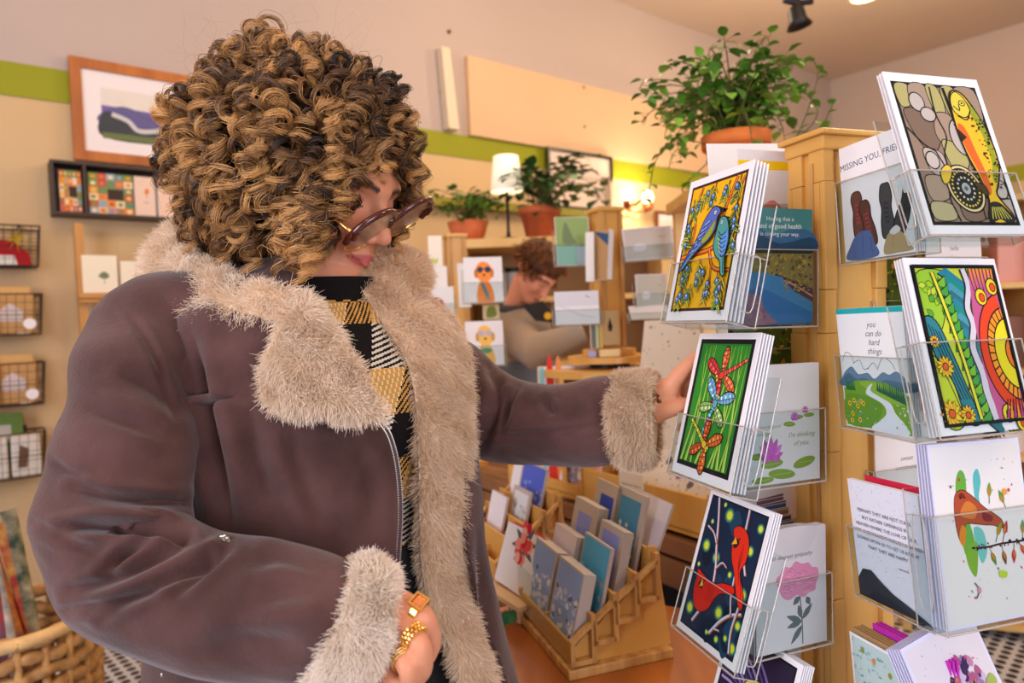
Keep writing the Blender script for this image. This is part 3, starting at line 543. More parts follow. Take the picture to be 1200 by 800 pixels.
def art_lotus(a):
    a.rect(0, 0, 108, 140, (222, 218, 216)); a.text('No words good', 28, 66, 6.4, (130, 140, 60), shear=.3); a.text('enough...', 26, 58, 6.4, (130, 140, 60), shear=.3)
    a.text("I'm thinking", 80, 53, 8.6, (120, 130, 40), shear=.35); a.text('of you.', 80, 43, 8.6, (120, 130, 40), shear=.35)
    for x, y, rx, ry, r_ in ((74, 76, 9, 2.6, 5), (62, 69, 9, 3, -4), (92, 78, 8, 2.4, 0), (84, 22, 17, 6, 12), (36, 24, 16, 5, 4), (50, 11, 20, 6, -6), (22, 6, 16, 4, 0), (16, 34, 12, 4, 0)): a.ell(x, y, rx, ry, (130, 158, 60), rot=r_, n=22); a.line([(x - rx * .6, y), (x + rx * .7, y + .5)], .6, (170, 190, 100)); 
    lotus(a, 70, 74, .5); lotus(a, 86, 82, .38); lotus(a, 34, 30, 1.35, (200, 100, 186))
def art_peony(a):
    a.rect(0, 0, 108, 140, (218, 212, 212)); a.blob([(20, 140), (30, 112), (54, 104), (80, 114), (92, 140)], (210, 204, 206)); a.text('With deepest sympathy', 50, 107, 7.4, (60, 60, 70), shear=.45)
    rn = random.Random(1)
    a.line([(66, 62), (69, 34), (70, 3)], 1.7, (92, 104, 100))
    for x, y, L, an in ((69, 30, 26, 158), (69, 30, 24, 190), (70, 26, 28, 228), (69, 32, 24, 46), (68, 34, 17, 105), (66, 60, 14, 220), (76, 58, 12, 300)): a.leaf(x, y, L, 8, an, (98, 108, 106))
    a.blob([(34, 72), (30, 84), (36, 90), (42, 98), (52, 96), (60, 102), (70, 98), (80, 98), (86, 92), (94, 90), (96, 80), (92, 72), (90, 64), (80, 62), (72, 58), (62, 62), (50, 58), (40, 62)], (216, 140, 170))
    for i in range(16): x, y = 44 + rn.random() * 42, 66 + rn.random() * 26; a.line([(x - 5, y), (x, y + 4), (x + 6, y)], .8, (196, 112, 148)); a.line([(x - 4, y - 2), (x + 3, y - 3)], .5, (238, 180, 200))
def art_teal_floral(a):
    rn = random.Random(14); a.rect(3, 3, 105, 137, (190, 214, 210))
    for i in range(150): a.leaf(5 + rn.random() * 96, 5 + rn.random() * 126, 6, 2.2, rn.random() * 360, [(120, 180, 180), (150, 190, 190), (206, 220, 230), (110, 160, 150), (170, 200, 220)][i % 5])
    for i in range(9): x, y = 14 + rn.random() * 80, 30 + rn.random() * 96; a.ell(x, y, 2.6, 3.6, [(226, 140, 60), (150, 150, 60), (210, 120, 70)][i % 3])
def art_purple_flower(a):
    rn = random.Random(17); a.rect(3, 3, 97, 137, (222, 216, 224)); splats(a, rn, 40, 14, 60, 90, 132, [(70, 60, 90), (120, 110, 130)], .2, .7)
    for i in range(90): t = rn.random() * 6.28; r_ = rn.random() ** .6 * 22; a.blob([(60 + r_ * math.cos(t) - 4, 84 + r_ * 1.25 * math.sin(t)), (60 + r_ * math.cos(t), 84 + r_ * 1.25 * math.sin(t) + 5), (60 + r_ * math.cos(t) + 4, 84 + r_ * 1.25 * math.sin(t) - 1), (60 + r_ * math.cos(t), 84 + r_ * 1.25 * math.sin(t) - 4)], [(150, 120, 170), (90, 70, 130), (190, 130, 170), (60, 44, 90), (200, 180, 210), (170, 90, 130)][i % 6])
    splats(a, rn, 20, 40, 60, 84, 110, [(50, 36, 80), (220, 130, 60), (200, 70, 100)], .8, 2); a.blob([(78, 84), (90, 90), (94, 82), (84, 78)], (160, 180, 90)); a.blob([(60, 56), (66, 30), (70, 30), (66, 58)], (140, 160, 120))
def art_iris(a):
    frame_dark(a, 5, 6, 95, 135, 2, (44, 34, 60), (16, 16, 20))
    for i in range(9): a.line([(8, 128 - i * 5), (30, 132 - i * 6), (56, 118 - i * 8), (90, 80 - i * 8)], 2.6, [(130, 110, 180), (80, 64, 130), (170, 150, 210)][i % 3])
    a.blob([(40, 96), (56, 104), (66, 92), (58, 78), (44, 82)], (232, 206, 60), .8); a.line([(46, 84), (54, 92), (60, 98)], 1.6, K); a.blob([(60, 70), (74, 74), (76, 60), (64, 56)], (228, 196, 50), .8); a.blob([(20, 70), (40, 60), (30, 40), (14, 50)], (90, 60, 150), .8)
def art_dino(a):
    a.rect(0, 0, 108, 140, (232, 228, 230)); a.rect(0, 114, 108, 126, (246, 206, 20))
    for x, y, s, c in ((50, 62, 1, (214, 130, 120)), (84, 56, 1.1, (206, 120, 114)), (24, 44, .8, (130, 190, 210))):
        T = lambda u, v: (x + u * s, y + v * s); a.blob([T(-14, 0), T(-6, 8), T(4, 12), T(12, 8), T(20, 0), T(12, 2), T(10, -8), T(6, -8), T(4, 0), T(-2, 0), T(-4, -8), T(-8, -8), T(-8, 0)], c)
def art_quote(a, lines=('thank you', 'so much'), c=(90, 90, 110), paper=(232, 224, 220)):
    a.rect(1, 1, a.W - 1, a.H - 1, paper)
    for i, t in enumerate(lines): a.text(t, a.W / 2, a.H * .55 - i * 12, 9, c, shear=.3)
def art_books(a):
    rn = random.Random(3); a.rect(0, 0, 108, 140, (226, 222, 222))
    for i in range(8): y = 100 - i * 9; s = 20 + i * 4; a.poly([(60 - s, y), (64 + s, y + 4 - i), (64 + s, y - 5 - i), (60 - s, y - 8)], [(120, 90, 110), (70, 90, 140), (160, 120, 90), (90, 70, 110)][i % 4]); a.line([(60 - s, y - 2), (64 + s, y)], 1, (220, 210, 200), smooth=False)
def art_meadow(a):
    rn = random.Random(33); a.rect(0, 0, 108, 140, (90, 110, 40)); splats(a, rn, 160, 0, 0, 108, 138, [(190, 180, 40), (60, 70, 30), (130, 150, 50), (40, 40, 30), (230, 160, 40)], 1, 4.5); splats(a, rn, 16, 10, 20, 100, 60, [(110, 90, 160), (200, 80, 50)], 1.2, 2)
def art_plain(a, paper=(236, 232, 228)): a.rect(1, 1, a.W - 1, a.H - 1, paper)
def art_photo(a, cols, m=12, seed=1, n=40):
    """a print with a margin: sky colour over mottled ground colours"""
    rn = random.Random(seed); W, Hh = a.W, a.H; a.rect(m, m, W - m, Hh - m, cols[0]); 
    for i in range(n):
        x, y = m + 4 + rn.random() * (W - 2 * m - 8), m + 3 + rn.random() * (Hh - 2 * m) * .62; s = 3 + rn.random() * 5
        a.blob([(max(m, x - s), y), (x, min(Hh - m, y + s * .8)), (min(W - m, x + s), y), (x, max(m, y - s * .7))], cols[1 + i % (len(cols) - 1)])

def card(name, label, M, w, h, fn=None, th=.0012, W=100, H=140, paper=WHT, group=None, cat='greeting card', parent=None, m=None, **kw):
    """M places the middle of the front of the card"""
    a = Art(w, h, th, W, H, paper)
    if fn: fn(a, **kw)
    o = a.build(name, None, m); o.matrix_world = M @ Matrix.Translation((0, 0, -h / 2))
    return props(o, label, cat, group)
def blank(name, label, M, w, h, th, paper, group=None, cat='greeting card'):
    mb = MB(); mb.box((0, 0, h / 2), (w, th, h), col=lin(paper)); o = mb.build(name, INKM, None, colors=True); o.matrix_world = M @ Matrix.Translation((0, 0, -h / 2))
    return props(o, label, cat, group)
def stack(o, n, gap, label, group, dz=0, dw=0, proto=None, tilt=.25):
    """n more of the same card behind the front one, one copy each"""
    for i in range(1, n + 1):
        c = (proto or o).copy(); C.objects.link(c)
        c.matrix_world = o.matrix_world @ Matrix.Translation((dw * i, gap * i, dz * i)) @ Matrix.Rotation(R(tilt * i), 4, 'X')
        c['label'] = ['second', 'third', 'fourth', 'fifth', 'sixth'][i - 1] + ' from the front, ' + label; c['group'] = group
        c['category'] = 'greeting card'
# ---------------------------------------------------------------- the wooden card rack in front
TY = 19.0
ta = Vector((math.cos(R(TY)), math.sin(R(TY)), 0)); tn = Vector((math.sin(R(TY)), -math.cos(R(TY)), 0))
TCOR = Vector((.395, .855, 0)); TW = .098
TD = .062
TO = TCOR + ta * TW / 2 - tn * TD / 2
wood = mat('golden_plywood', (226, 176, 94), .45, rgb2=(214, 158, 76), vscale=9, stretch=(1, 1, .12), bump=.08, bscale=50, coat=.15)
wood_e = mat('plywood_edge', (214, 166, 98), .5, rgb2=(178, 124, 66), vscale=60, stretch=(1, 1, .1))
clear = clear_mat()
edge = mat('acrylic_edge', (236, 224, 214), .12, trans=.6, ior=1.45, spec=.6)
rack = thing('card_rack', 'large square golden wooden card rack with clear pockets, at the outstretched hand', 'card rack', (TO.x, TO.y, 0), R(TY))
ZT_ = at(968, 160, .855).z
b = MB(); h2 = TW / 2
b.box((0, 0, ZT_ / 2), (TW - .012, TD - .012, ZT_ - .02)); b.build('post', wood, rack)
b = MB(); b.lathe([(0, 0), (.20, 0), (.20, .03), (0, .03)], 40); b.build('base', wood, rack)
b = MB(); b.rbox((0, 0, ZT_ + .004), (TW + .018, TD + .018, .007), .002); b.rbox((0, 0, ZT_ - .008), (TW + .006, TD + .006, .018), .003); b.build('cap', wood, rack)
steps = [ZT_ - .004, 1.475, 1.34, 1.285, 1.135, .945, .5, .24, .032]
for sx, sy in ((-1, -1), (1, -1), (-1, 1), (1, 1)):
    b = MB()
    for i in range(len(steps) - 1):
        z1, z0 = steps[i], steps[i + 1]; o = .0016 if i % 2 else 0; ww = .018 if i % 2 else .017
        b.rbox((sx * (h2 - ww / 2 + o * .5), sy * (TD / 2 - .004 + o), (z1 + z0) / 2), (ww, .008, z1 - z0 - .0005), .0012)
        b.rbox((sx * (h2 - .0045 + o * .4), sy * (TD / 2 - .016), (z1 + z0) / 2), (.009, .018, z1 - z0 - .0005), .0012)
    b.build('corner_strip', wood, rack)
for k, sgn in ((0, -1), (1, 1)):
    b = MB(); b.box((sgn * (h2 - .004), .012 * sgn, 1.14), (.012, .006, .72)); b.build('groove_strip', wood_e, rack)
def pocket(M, w, h, root, fr=.5, depth=.022, arm=None, lab=None):
    """clear pocket: floor, front lip and ends, in the frame of the card it holds"""
    b = MB(); X = root.matrix_world.inverted() @ M @ Matrix.Translation((0, 0, -h / 2)); b.X = X
    W = w + .012; t = .0012; y0 = -.004; y1 = depth; hh = h * fr
    b.box((0, y0, hh / 2 - .002), (W, t, hh)); b.box((0, (y0 + y1) / 2, -.003), (W, y1 - y0, t)); b.box((0, y1, h * .36), (W, t, h * .78))
    for s in (-1, 1): b.box((s * W / 2, (y0 + y1) / 2, hh / 2 - .002), (t, y1 - y0, hh))
    o = b.build('pocket', clear, root)
    e = MB(); e.X = X; r = .00075
    e.tube([(-W / 2, y0, hh - .002), (W / 2, y0, hh - .002)], r, 6); e.tube([(-W / 2, y0, -.003), (W / 2, y0, -.003)], r * 1.6, 6)
    for s in (-1, 1):
        e.tube([(s * W / 2, y0, -.003), (s * W / 2, y0, hh - .002)], r, 6); e.tube([(s * W / 2, y0, -.003), (s * W / 2, y1, -.003)], r, 6); e.tube([(s * W / 2, y1, -.003), (s * W / 2, y1, h * .75)], r, 6)
        e.tube([(s * W / 2, y0, hh - .002), (s * W / 2, y1, hh - .002)], r, 6)
        # rounded hanging slot
        e.tube(catmull([(s * (W / 2 + .001), y1 * .25, hh * .9), (s * (W / 2 + .001), y1 * .5, hh * .98), (s * (W / 2 + .001), y1 * .75, hh * .9), (s * (W / 2 + .001), y1 * .75, hh * .25), (s * (W / 2 + .001), y1 * .5, hh * .16), (s * (W / 2 + .001), y1 * .25, hh * .25)], 3, True), r, 6, closed=True)
    e.build('pocket_edge', edge, root if False else o)
    if arm:
        q = MB(); p0 = root.matrix_world.inverted() @ (M @ Vector((arm[0] * w / 2, y1 + .002, -h * .1))); p1 = Vector(arm[1])
        q.tube([p0, p1], .003, 6); q.build('pocket_bracket', clear, root)
    return o
bpy.context.view_layer.update()
def put(nm, lab, x, w, h, fn, n=0, gap=.004, slab=None, grp=None, pk=.5, dz=0, paper=WHT, W=None, pkd=None, **kw):
    M = pose(x[:3], *x[3:6]); W = W or (100 if w / h < .74 and w > .12 else 108)
    o = card(nm, lab, M, w, h, fn, W=W, paper=paper, group=grp, **kw)
    if n: stack(o, n, gap, slab, grp, dz=dz)
    if pk: pocket(M, w, h, rack, pk, depth=pkd or (gap * n + .012))
    return M
B5, A2 = (.127, .178), (.108, .140)
put('bluebird_card', 'yellow card of two bluebirds among juniper berries, front of its stack', (.233, .802, 1.395, -72.8, -13.6, 0), *B5, art_bluebirds, 4, .0052, 'white-edged card behind the yellow card of two bluebirds', 'bluebird cards', .42)
put('dragonfly_card', 'green card of three dragonflies, front of its stack', (.236, .804, 1.206, -74.5, -15.5, -1), *B5, art_dragonflies, 4, .0046, 'white-edged card behind the green card of dragonflies', 'dragonfly cards', .42)
put('cardinal_card', 'dark blue card of two red birds on snowy twigs', (.239, .800, 1.008, -75, -19, -1), *B5, art_cardinals, 3, .004, 'white-edged card behind the dark blue card of red birds', 'red bird cards', .42)
put('iris_card', 'purple and yellow flower card below the dark blue card of red birds', (.262, .80, .835, -70, -20, 0), *B5, art_iris, 5, .004, 'white-edged card behind the purple and yellow flower card', 'iris cards', .4)
put('trout_card', 'leaded glass style card of a yellow trout and a fishing reel', (.453, .694, 1.469, 17.4, -17, 0), *B5, art_trout, 2, .004, 'card behind the trout card', 'trout cards', .38)
put('mountain_card', 'bright card of sun rays, evergreens and a river in black outlines', (.458, .684, 1.277, 19, -13.5, 1), *B5, art_mountain, 3, .004, 'white-edged card behind the bright sun and evergreen card', 'mountain cards', .52)
put('red_bird_card', 'white watercolour card of a red bird on a leafy twig', (.468, .680, 1.088, 19, -8, 2), *B5, art_redbird, 4, .004, 'white-edged card behind the watercolour bird card', 'watercolour bird cards', .62, paper=(222, 222, 246))  # white paper tinted blue, the cool window daylight put into its colour
put('purple_flower_card', 'white watercolour card of a violet flower at the foot of the rack', (.468, .70, .885, 26, -22, -6), *B5, art_purple_flower, 5, .004, 'white-edged card behind the violet flower card', 'violet flower cards', .3, paper=(222, 222, 248))  # lavender paper carries the blue cast of the window light in its colour
put('boots_card', 'white card with two pairs of crossed boots and blue lettering', (.430, .802, 1.444, -77, 2, -1), *A2, art_boots, 5, .003, 'card behind the white boots card', 'boots cards', .72)
put('path_card', 'card of a white path through green hills under handwriting', (.404, .765, 1.246, -80, 4, -1), *A2, art_path, 3, .003, 'card behind the hill path card', 'path cards', .62)
put('verse_card', 'white card of a printed verse above dark mountains', (.415, .762, 1.044, -78, 4, -3), *A2, art_stars, 2, .003, 'white card behind the verse card', 'verse cards', .6)
put('teal_floral_card', 'pale teal flowered card at the foot of the rack with brown envelopes', (.415, .765, .855, -76, 3, -2), *A2, art_teal_floral, pk=.5)
for i in range(4):
    M = pose((.415, .765, .855), -76, 3, -2) @ Matrix.Translation((.0, .005 + .0045 * i, .004)); blank('envelope', ['frontmost', 'second', 'third', 'fourth'][i] + ' brown envelope behind the pale teal flowered card', M, .11, .140, .002, (176, 142, 96), 'brown envelopes', 'envelope')
for i in range(3):
    M = pose((.415, .765, .855), -76, 3, -2) @ Matrix.Translation((.012, .024 + .005 * i, .010)); blank('envelope', ['frontmost', 'middle', 'rearmost'][i] + ' magenta envelope behind the brown ones on the rack', M, .108, .140, .002, (196, 50, 176), 'magenta envelopes', 'envelope')
M = pose((.415, .762, 1.044), -78, 4, -3) @ Matrix.Translation((.014, .014, .004)); blank('envelope', 'red envelope behind the white verse card', M, .108, .140, .0025, (214, 40, 72), None, 'envelope')
put('river_card', 'card of a blue river and mountains under white lettering', (.321, .825, 1.369, 18.8, 1, 1), *A2, art_river, 3, .003, 'card behind the blue river card', 'river cards', .66, pkd=.03)
put('lotus_card', 'pale card of pink lotus flowers and lily pads', (.316, .800, 1.183, 21, 0, 1), *A2, art_lotus, 3, .003, 'card behind the lotus card', 'lotus cards', .62, pkd=.03)
put('peony_card', 'pale sympathy card with one pink peony', (.317, .791, .989, 22.8, -1, 2), *A2, art_peony, 4, .0035, 'card behind the pink peony card', 'peony cards', .6, pkd=.03)
# cards held on the far sides of the rack, partly hidden
def put2(nm, lab, px, py, d, w, h, yaw, lean, fn, spin=0, pk=.5, W=108, **kw):
    p = at(px, py, d); M = pose(p, yaw, lean, spin); o = card(nm, lab, M, w, h, fn, W=W, H=140 if w < h else W * h / w, **kw)
    if pk: pocket(M, w, h, rack, pk, depth=.016)
    return o
put2('beige_card', 'large pale beige card standing behind the top of the bluebird card', 882, 237, 1.0, .127, .178, 8, -8, art_plain, W=100)
put2('dinosaur_card', 'white card of pink dinosaurs under a yellow band', 905, 238, .92, A2[0], A2[1], 19, 0, art_dino)
put2('pink_card', 'pale pink card showing over the top of the rack', 975, 218, 1.02, A2[0], A2[1], 14, -4, art_plain)
put2('meadow_card', 'yellow and green meadow card between the river and lotus cards', 893, 408, .915, A2[0], A2[1], 19, 0, art_meadow)
put2('book_pile_card', 'card of a tilting pile of books behind the lotus card', 897, 610, .92, A2[0], A2[1], 19, 0, art_books)
put2('violet_script_card', 'pale card with violet script under the peony card', 900, 795, .90, A2[0], A2[1], 19, 0, art_quote, lines=('wishing you', 'a wonderful', 'birthday'), c=(150, 60, 150))
put2('brown_script_card', 'cream card with brown script between the trout and mountain cards', 1118, 300, .86, A2[0], A2[1], 24, -3, art_quote, lines=('hello', 'there'), c=(110, 80, 70), paper=(228, 214, 206))
put2('tan_script_card', 'tan card with faint script behind the mountain card', 1062, 545, .90, A2[0], A2[1], 19, 0, art_quote, lines=('sweet', 'sentiments'), c=(90, 70, 60), paper=(200, 172, 150))
put2('sunny_meadow_card', 'green and yellow meadow card beside the post under the boots card', 1062, 350, .905, A2[0], A2[1], 19, 0, art_meadow)
# ---------------------------------------------------------------- things on and along the long wall
def W3(p): return tuple(wl(p))
def on_wall(name, label, cat, px, py, off=0.0, group=None):
    p = wl(wallpt(px, py, off)); t = thing(name, label, cat, group=group)
    t.matrix_world = WM @ Matrix.Translation((p.x, -off, p.z)); bpy.context.view_layer.update(); return t, p
def wsz(px0, py0, px1, py1, off=0.0):
    a, b_ = wl(wallpt(px0, py0, off)), wl(wallpt(px1, py1, off)); return a, b_
oak = mat('oak_frame', (196, 116, 44), .45, rgb2=(160, 86, 28), vscale=12, stretch=(1, 1, .2))
white_m = mat('white_paper', (238, 234, 236), .7)
dark_w = mat('dark_walnut', (58, 40, 32), .5, var=.2, vscale=10)
wire = mat('dark_wire', (62, 52, 46), .4, .7)
kraft = mat('kraft_paper', (206, 162, 106), .75, var=.1, vscale=20)
cream = mat('cream_board', (240, 226, 200), .7)
def framed(name, label, px0, py0, px1, py1, fw, fm_, artfn, off=.012, w=None):
    a, c = wsz(px0, py0, px0, py1, off); _, r_ = wsz(px0, py0, px1, (py0 + py1) / 2, off)
    wd_, hh = (r_.x - a.x) if w is None else w, a.z - c.z
    t = thing(name, label, 'framed picture'); t.matrix_world = WM @ Matrix.Translation((a.x + wd_ / 2, -off, c.z)); bpy.context.view_layer.update()
    b = MB()
    for sx in (-1, 1): b.box((sx * (wd_ / 2 - fw / 2), -.012, hh / 2), (fw, .024, hh))
    for z in (fw / 2, hh - fw / 2): b.box((0, -.012, z), (wd_ - 2 * fw, .024, fw))
    b.build('frame', fm_, t, bevel=.002)
    A = ArtT(wd_ - 2 * fw + .002, .006, hh - 2 * fw + .002, 100, 100 * hh / wd_); artfn(A); o = A.build('print', t, INKM); o.location = (0, -.008, fw - .001)
    return t
def art_landscape(a):
    a.rect(0, 0, a.W, a.H, (238, 232, 236)); x0, y0, x1, y1 = 18, a.H * .18, 88, a.H * .80
    a.rect(x0, y0, x1, y1, (226, 220, 214)); h = y1 - y0
    a.poly([(x0, y0 + h * .66), (x1, y0 + h * .62), (x1, y0 + h * .3), (x0, y0 + h * .4)], (120, 104, 172)); a.blob([(x0 + 1, y0 + h * .52), (40, y0 + h * .68), (66, y0 + h * .56), (x1 - 1, y0 + h * .6), (x1 - 1, y0 + h * .3), (x0 + 1, y0 + h * .3)], (104, 100, 150))
    a.blob([(x0 + 1, y0 + h * .5), (34, y0 + h * .5), (56, y0 + h * .26), (x1 - 1, y0 + h * .36), (x1 - 1, y0 + h * .02), (x0 + 1, y0 + h * .02)], (72, 76, 82)); a.line([(x0 + 10, y0 + h * .5), (44, y0 + h * .4), (56, y0 + h * .22), (x1 - 2, y0 + h * .32)], 5, (206, 204, 208)); a.rect(x0, y0, x1, y0 + h * .12, (110, 124, 80))
framed('framed_landscape', 'oak framed picture of dark hills under a violet ridge', 79, 66, 222, 187, .045, oak, art_landscape)
def art_blackprint(a): a.rect(0, 0, a.W, a.H, (228, 208, 196)); [a.line([(18 + i * 5, a.H * .3), (20 + i * 5, a.H * (.34 + .05 * (i % 3)))], 1, (90, 80, 80)) for i in range(12)]; a.line([(16, a.H * .3), (84, a.H * .3)], .8, (90, 80, 80))
black_f = mat('black_frame', (20, 18, 20), .35)
framed('framed_print', 'black framed pale print standing on the green ledge behind the potted ivy', 639, 172, 716, 243, .022, black_f, art_blackprint, off=.05)
framed('framed_print', 'black framed pale print mostly hidden behind the curly hair', 468, 185, 492, 228, .022, black_f, art_blackprint, off=.05)
framed('small_framed_photo', 'small brown framed photo on the wall right of the glowing sconce', 767, 247, 794, 292, .02, mat('brown_frame', (120, 64, 36), .4), art_landscape, off=.02)
gl, gr = wl(wallpt(400, 222)), wl(wallpt(712, 262)); zl = wl(wallpt(492, 233)).z
b = MB(); b.X = WM; b.box(((gl.x + gr.x) / 2, -.05, zl - .02), (gr.x - gl.x, .10, .05)); o = b.build('picture_ledge', mat('olive_ledge_paint', (140, 134, 30), .6)); props(o, 'olive green picture ledge along the wall under the framed prints', 'shelf')
# white storage box on the ledge
p = wl(wallpt(715, 228, .05)); o = MB(); o.X = WM; o.rbox((p.x, -.07, p.z - .02), (.13, .1, .20), .003); props(o.build('storage_box', mat('beige_card_box', (206, 184, 162), .7)), 'plain beige box at the end of the green ledge', 'box')
# wall display box with printed boxes
a, c = wsz(58, 186, 61, 250, .11); r0 = wl(wallpt(232, 240, .11)); wB, hB = r0.x - a.x, a.z - c.z
t = thing('wall_display_box', 'dark shallow display box on the wall under the oak framed picture', 'wall shelf'); t.matrix_world = WM @ Matrix.Translation((a.x + wB / 2, 0, c.z)); bpy.context.view_layer.update()
b = MB(); b.box((0, -.055, .006), (wB, .11, .012)); b.box((0, -.055, hB - .006), (wB, .11, .012)); b.box((-wB / 2 + .006, -.055, hB / 2), (.012, .11, hB - .024)); b.box((wB / 2 - .006, -.055, hB / 2), (.012, .11, hB - .024)); b.box((0, -.004, hB / 2), (wB - .024, .008, hB - .024)); b.build('case', dark_w, t)
b = MB(); dv = wl(wallpt(100, 220, .11)).x - (a.x + wB / 2); b.box((dv, -.06, hB / 2), (.012, .096, hB - .024)); b.build('divider', dark_w, t)
def art_tiles(a, seed=1, plaque=True):
    rn = random.Random(seed); cols = [(226, 150, 60), (214, 120, 100), (110, 140, 110), (230, 190, 120), (150, 170, 180), (240, 214, 180), (196, 90, 60), (120, 150, 80)]
    n = 5
    for i in range(n):
        for j in range(6): a.rect(i * a.W / n, j * a.H / 6, (i + 1) * a.W / n, (j + 1) * a.H / 6, cols[int(rn.random() * 8)]); a.ell((i + .5) * a.W / n, (j + .5) * a.H / 6, a.W / n * .3, a.H / 6 * .28, cols[int(rn.random() * 8)])
    if plaque: a.rect(a.W * .42, a.H * .36, a.W * .78, a.H * .62, (70, 56, 50))
def art_flowerbox(a): a.rect(0, 0, a.W, a.H, (236, 208, 190)); a.blob([(50, 92), (62, 100), (70, 88), (60, 78), (48, 82)], (230, 120, 60)); a.line([(58, 80), (56, 60)], 2, (120, 130, 80)); a.text('notes', 54, 46, 12, (150, 110, 90)); 
for k, (x0, x1, fn, lab) in enumerate(((69, 96, art_tiles, 'patchwork printed box in the left bay of the wall display box'), (103, 156, lambda a: art_tiles(a, 5), 'wide patchwork printed box with a dark plaque in the wall display box'), (157, 182, art_flowerbox, 'pale pink box with an orange flower in the wall display box'), (184, 214, lambda a: a.rect(0, 0, a.W, a.H, (240, 206, 186)), 'plain pale pink box at the right of the wall display box'))):
    q0, q1 = wl(wallpt(x0, 220, .09)).x, wl(wallpt(x1, 220, .09)).x
    A = ArtT(q1 - q0 - .004, .07, hB - .05); fn(A); o = MB(); 
    A.mb.v = A.mb.v; ob = A.build('printed_box', None, INKM); ob.matrix_world = WM @ Matrix.Translation(((q0 + q1) / 2, -.055, c.z + .0125)); props(ob, lab, 'gift box')
# pale ladder display with two boxed card sets
lx = wl(wallpt(91, 262, .12)); lx1 = wl(wallpt(225, 262, .12)).x; zc = wl(wallpt(100, 352, .12)).z
t = thing('display_stand', 'tan wooden stand with a narrow ledge against the wall below the display box', 'display stand'); t.matrix_world = WM @ Matrix.Translation((lx.x, -.12, 0)); bpy.context.view_layer.update()
tan_w = mat('tan_wood', (214, 158, 88), .5, rgb2=(190, 132, 66), vscale=10, stretch=(1, 1, .15))
for dx in (0, lx1 - lx.x): b = MB(); b.box((dx, 0, lx.z / 2), (.032, .05, lx.z)); b.build('upright', tan_w, t)
for zz in (zc, zc - .42, zc - .84): b = MB(); b.box(((lx1 - lx.x) / 2, -.0, zz), (lx1 - lx.x + .03, .10, .02)); b.box(((lx1 - lx.x) / 2, -.045, zz + .015), (lx1 - lx.x + .03, .01, .03)); b.build('ledge', tan_w, t)
def art_sprout(a): a.rect(0, 0, a.W, a.H, (246, 236, 214)); a.blob([(40, 70), (50, 84), (60, 84), (68, 70), (56, 62)], (120, 130, 100)); a.line([(54, 62), (56, 46)], 1.5, (120, 120, 100))
for x0, x1, y1, lab, th in ((96, 137, 299, 'cream boxed card with a grey leaf on the wooden stand', .03), (141, 166, 306, 'narrow cream box right of the leaf card on the wooden stand', .03)):
    q0, q1 = wl(wallpt(x0, 330, .12)).x, wl(wallpt(x1, 330, .12)).x; hh = wl(wallpt(x0, y1, .12)).z - zc
    A = ArtT(q1 - q0, .03, hh - .012, W=108 * (q1 - q0) / .16); art_sprout(A); o = A.build('boxed_card', None, INKM); o.matrix_world = WM @ Matrix.Translation(((q0 + q1) / 2, -.13, zc + .011)); props(o, lab, 'card box')
# wire baskets on the wall
def wire_basket(lab, py0, py1, pxr, contents):
    o1 = .16; rx = wl(wallpt(pxr, py0, o1)).x; z1, z0 = wl(wallpt(pxr, py0, o1)).z, wl(wallpt(pxr, py1, o1)).z; wB = .36; lx_ = rx - wB
    t = thing('wire_basket', lab, 'basket', group='wire wall baskets'); t.matrix_world = WM @ Matrix.Translation((rx - wB / 2, 0, z0)); bpy.context.view_layer.update()
    h = z1 - z0; b = MB()
    R4 = lambda z, s=0: [(-wB / 2 + s, -.012, z), (wB / 2 - s, -.012, z), (wB / 2 - s, -o1 + s, z), (-wB / 2 + s, -o1 + s, z)]
    for z, r_ in ((h, .0035), (h * .5, .0018), (0.004, .003)): b.tube(R4(z, .012 * (1 - z / h)), r_, 6, closed=True)
    b.build('rim', wire, t)
    b = MB()
    n = 13
    for i in range(n): x = -wB / 2 + wB * i / (n - 1); b.tube([(x, -o1, h), (x * .94, -o1 + .012, .004), (x * .94, -.014, .004), (x, -.012, h)], .0012, 5)
    for i in range(1, 5): y = -o1 + (o1 - .012) * i / 5; b.tube([(-wB / 2, y, h), (-wB / 2 + .012, y, .004), (wB / 2 - .012, y, .004), (wB / 2, y, h)], .0012, 5)
    for i in range(1, 5): b.tube(R4(h * i / 5, .006), .0010, 5, closed=True)
    b.build('wire_grid', wire, t)
    b = MB(); b.box((wB * .32, -.02, h + .006), (.012, .03, .03)); b.build('hook', wire, t)
    for fn in contents: fn(t, wB, h, o1)
    return t
def put_in(name, lab, cat, mbx, m, t, loc, rz=0, group=None, colors=False, smooth=False):
    o = mbx.build(name, m, None, colors=colors, smooth=smooth); o.matrix_world = t.matrix_world @ Matrix.Translation(loc) @ Matrix.Rotation(R(rz), 4, 'Z'); return props(o, lab, cat, group)
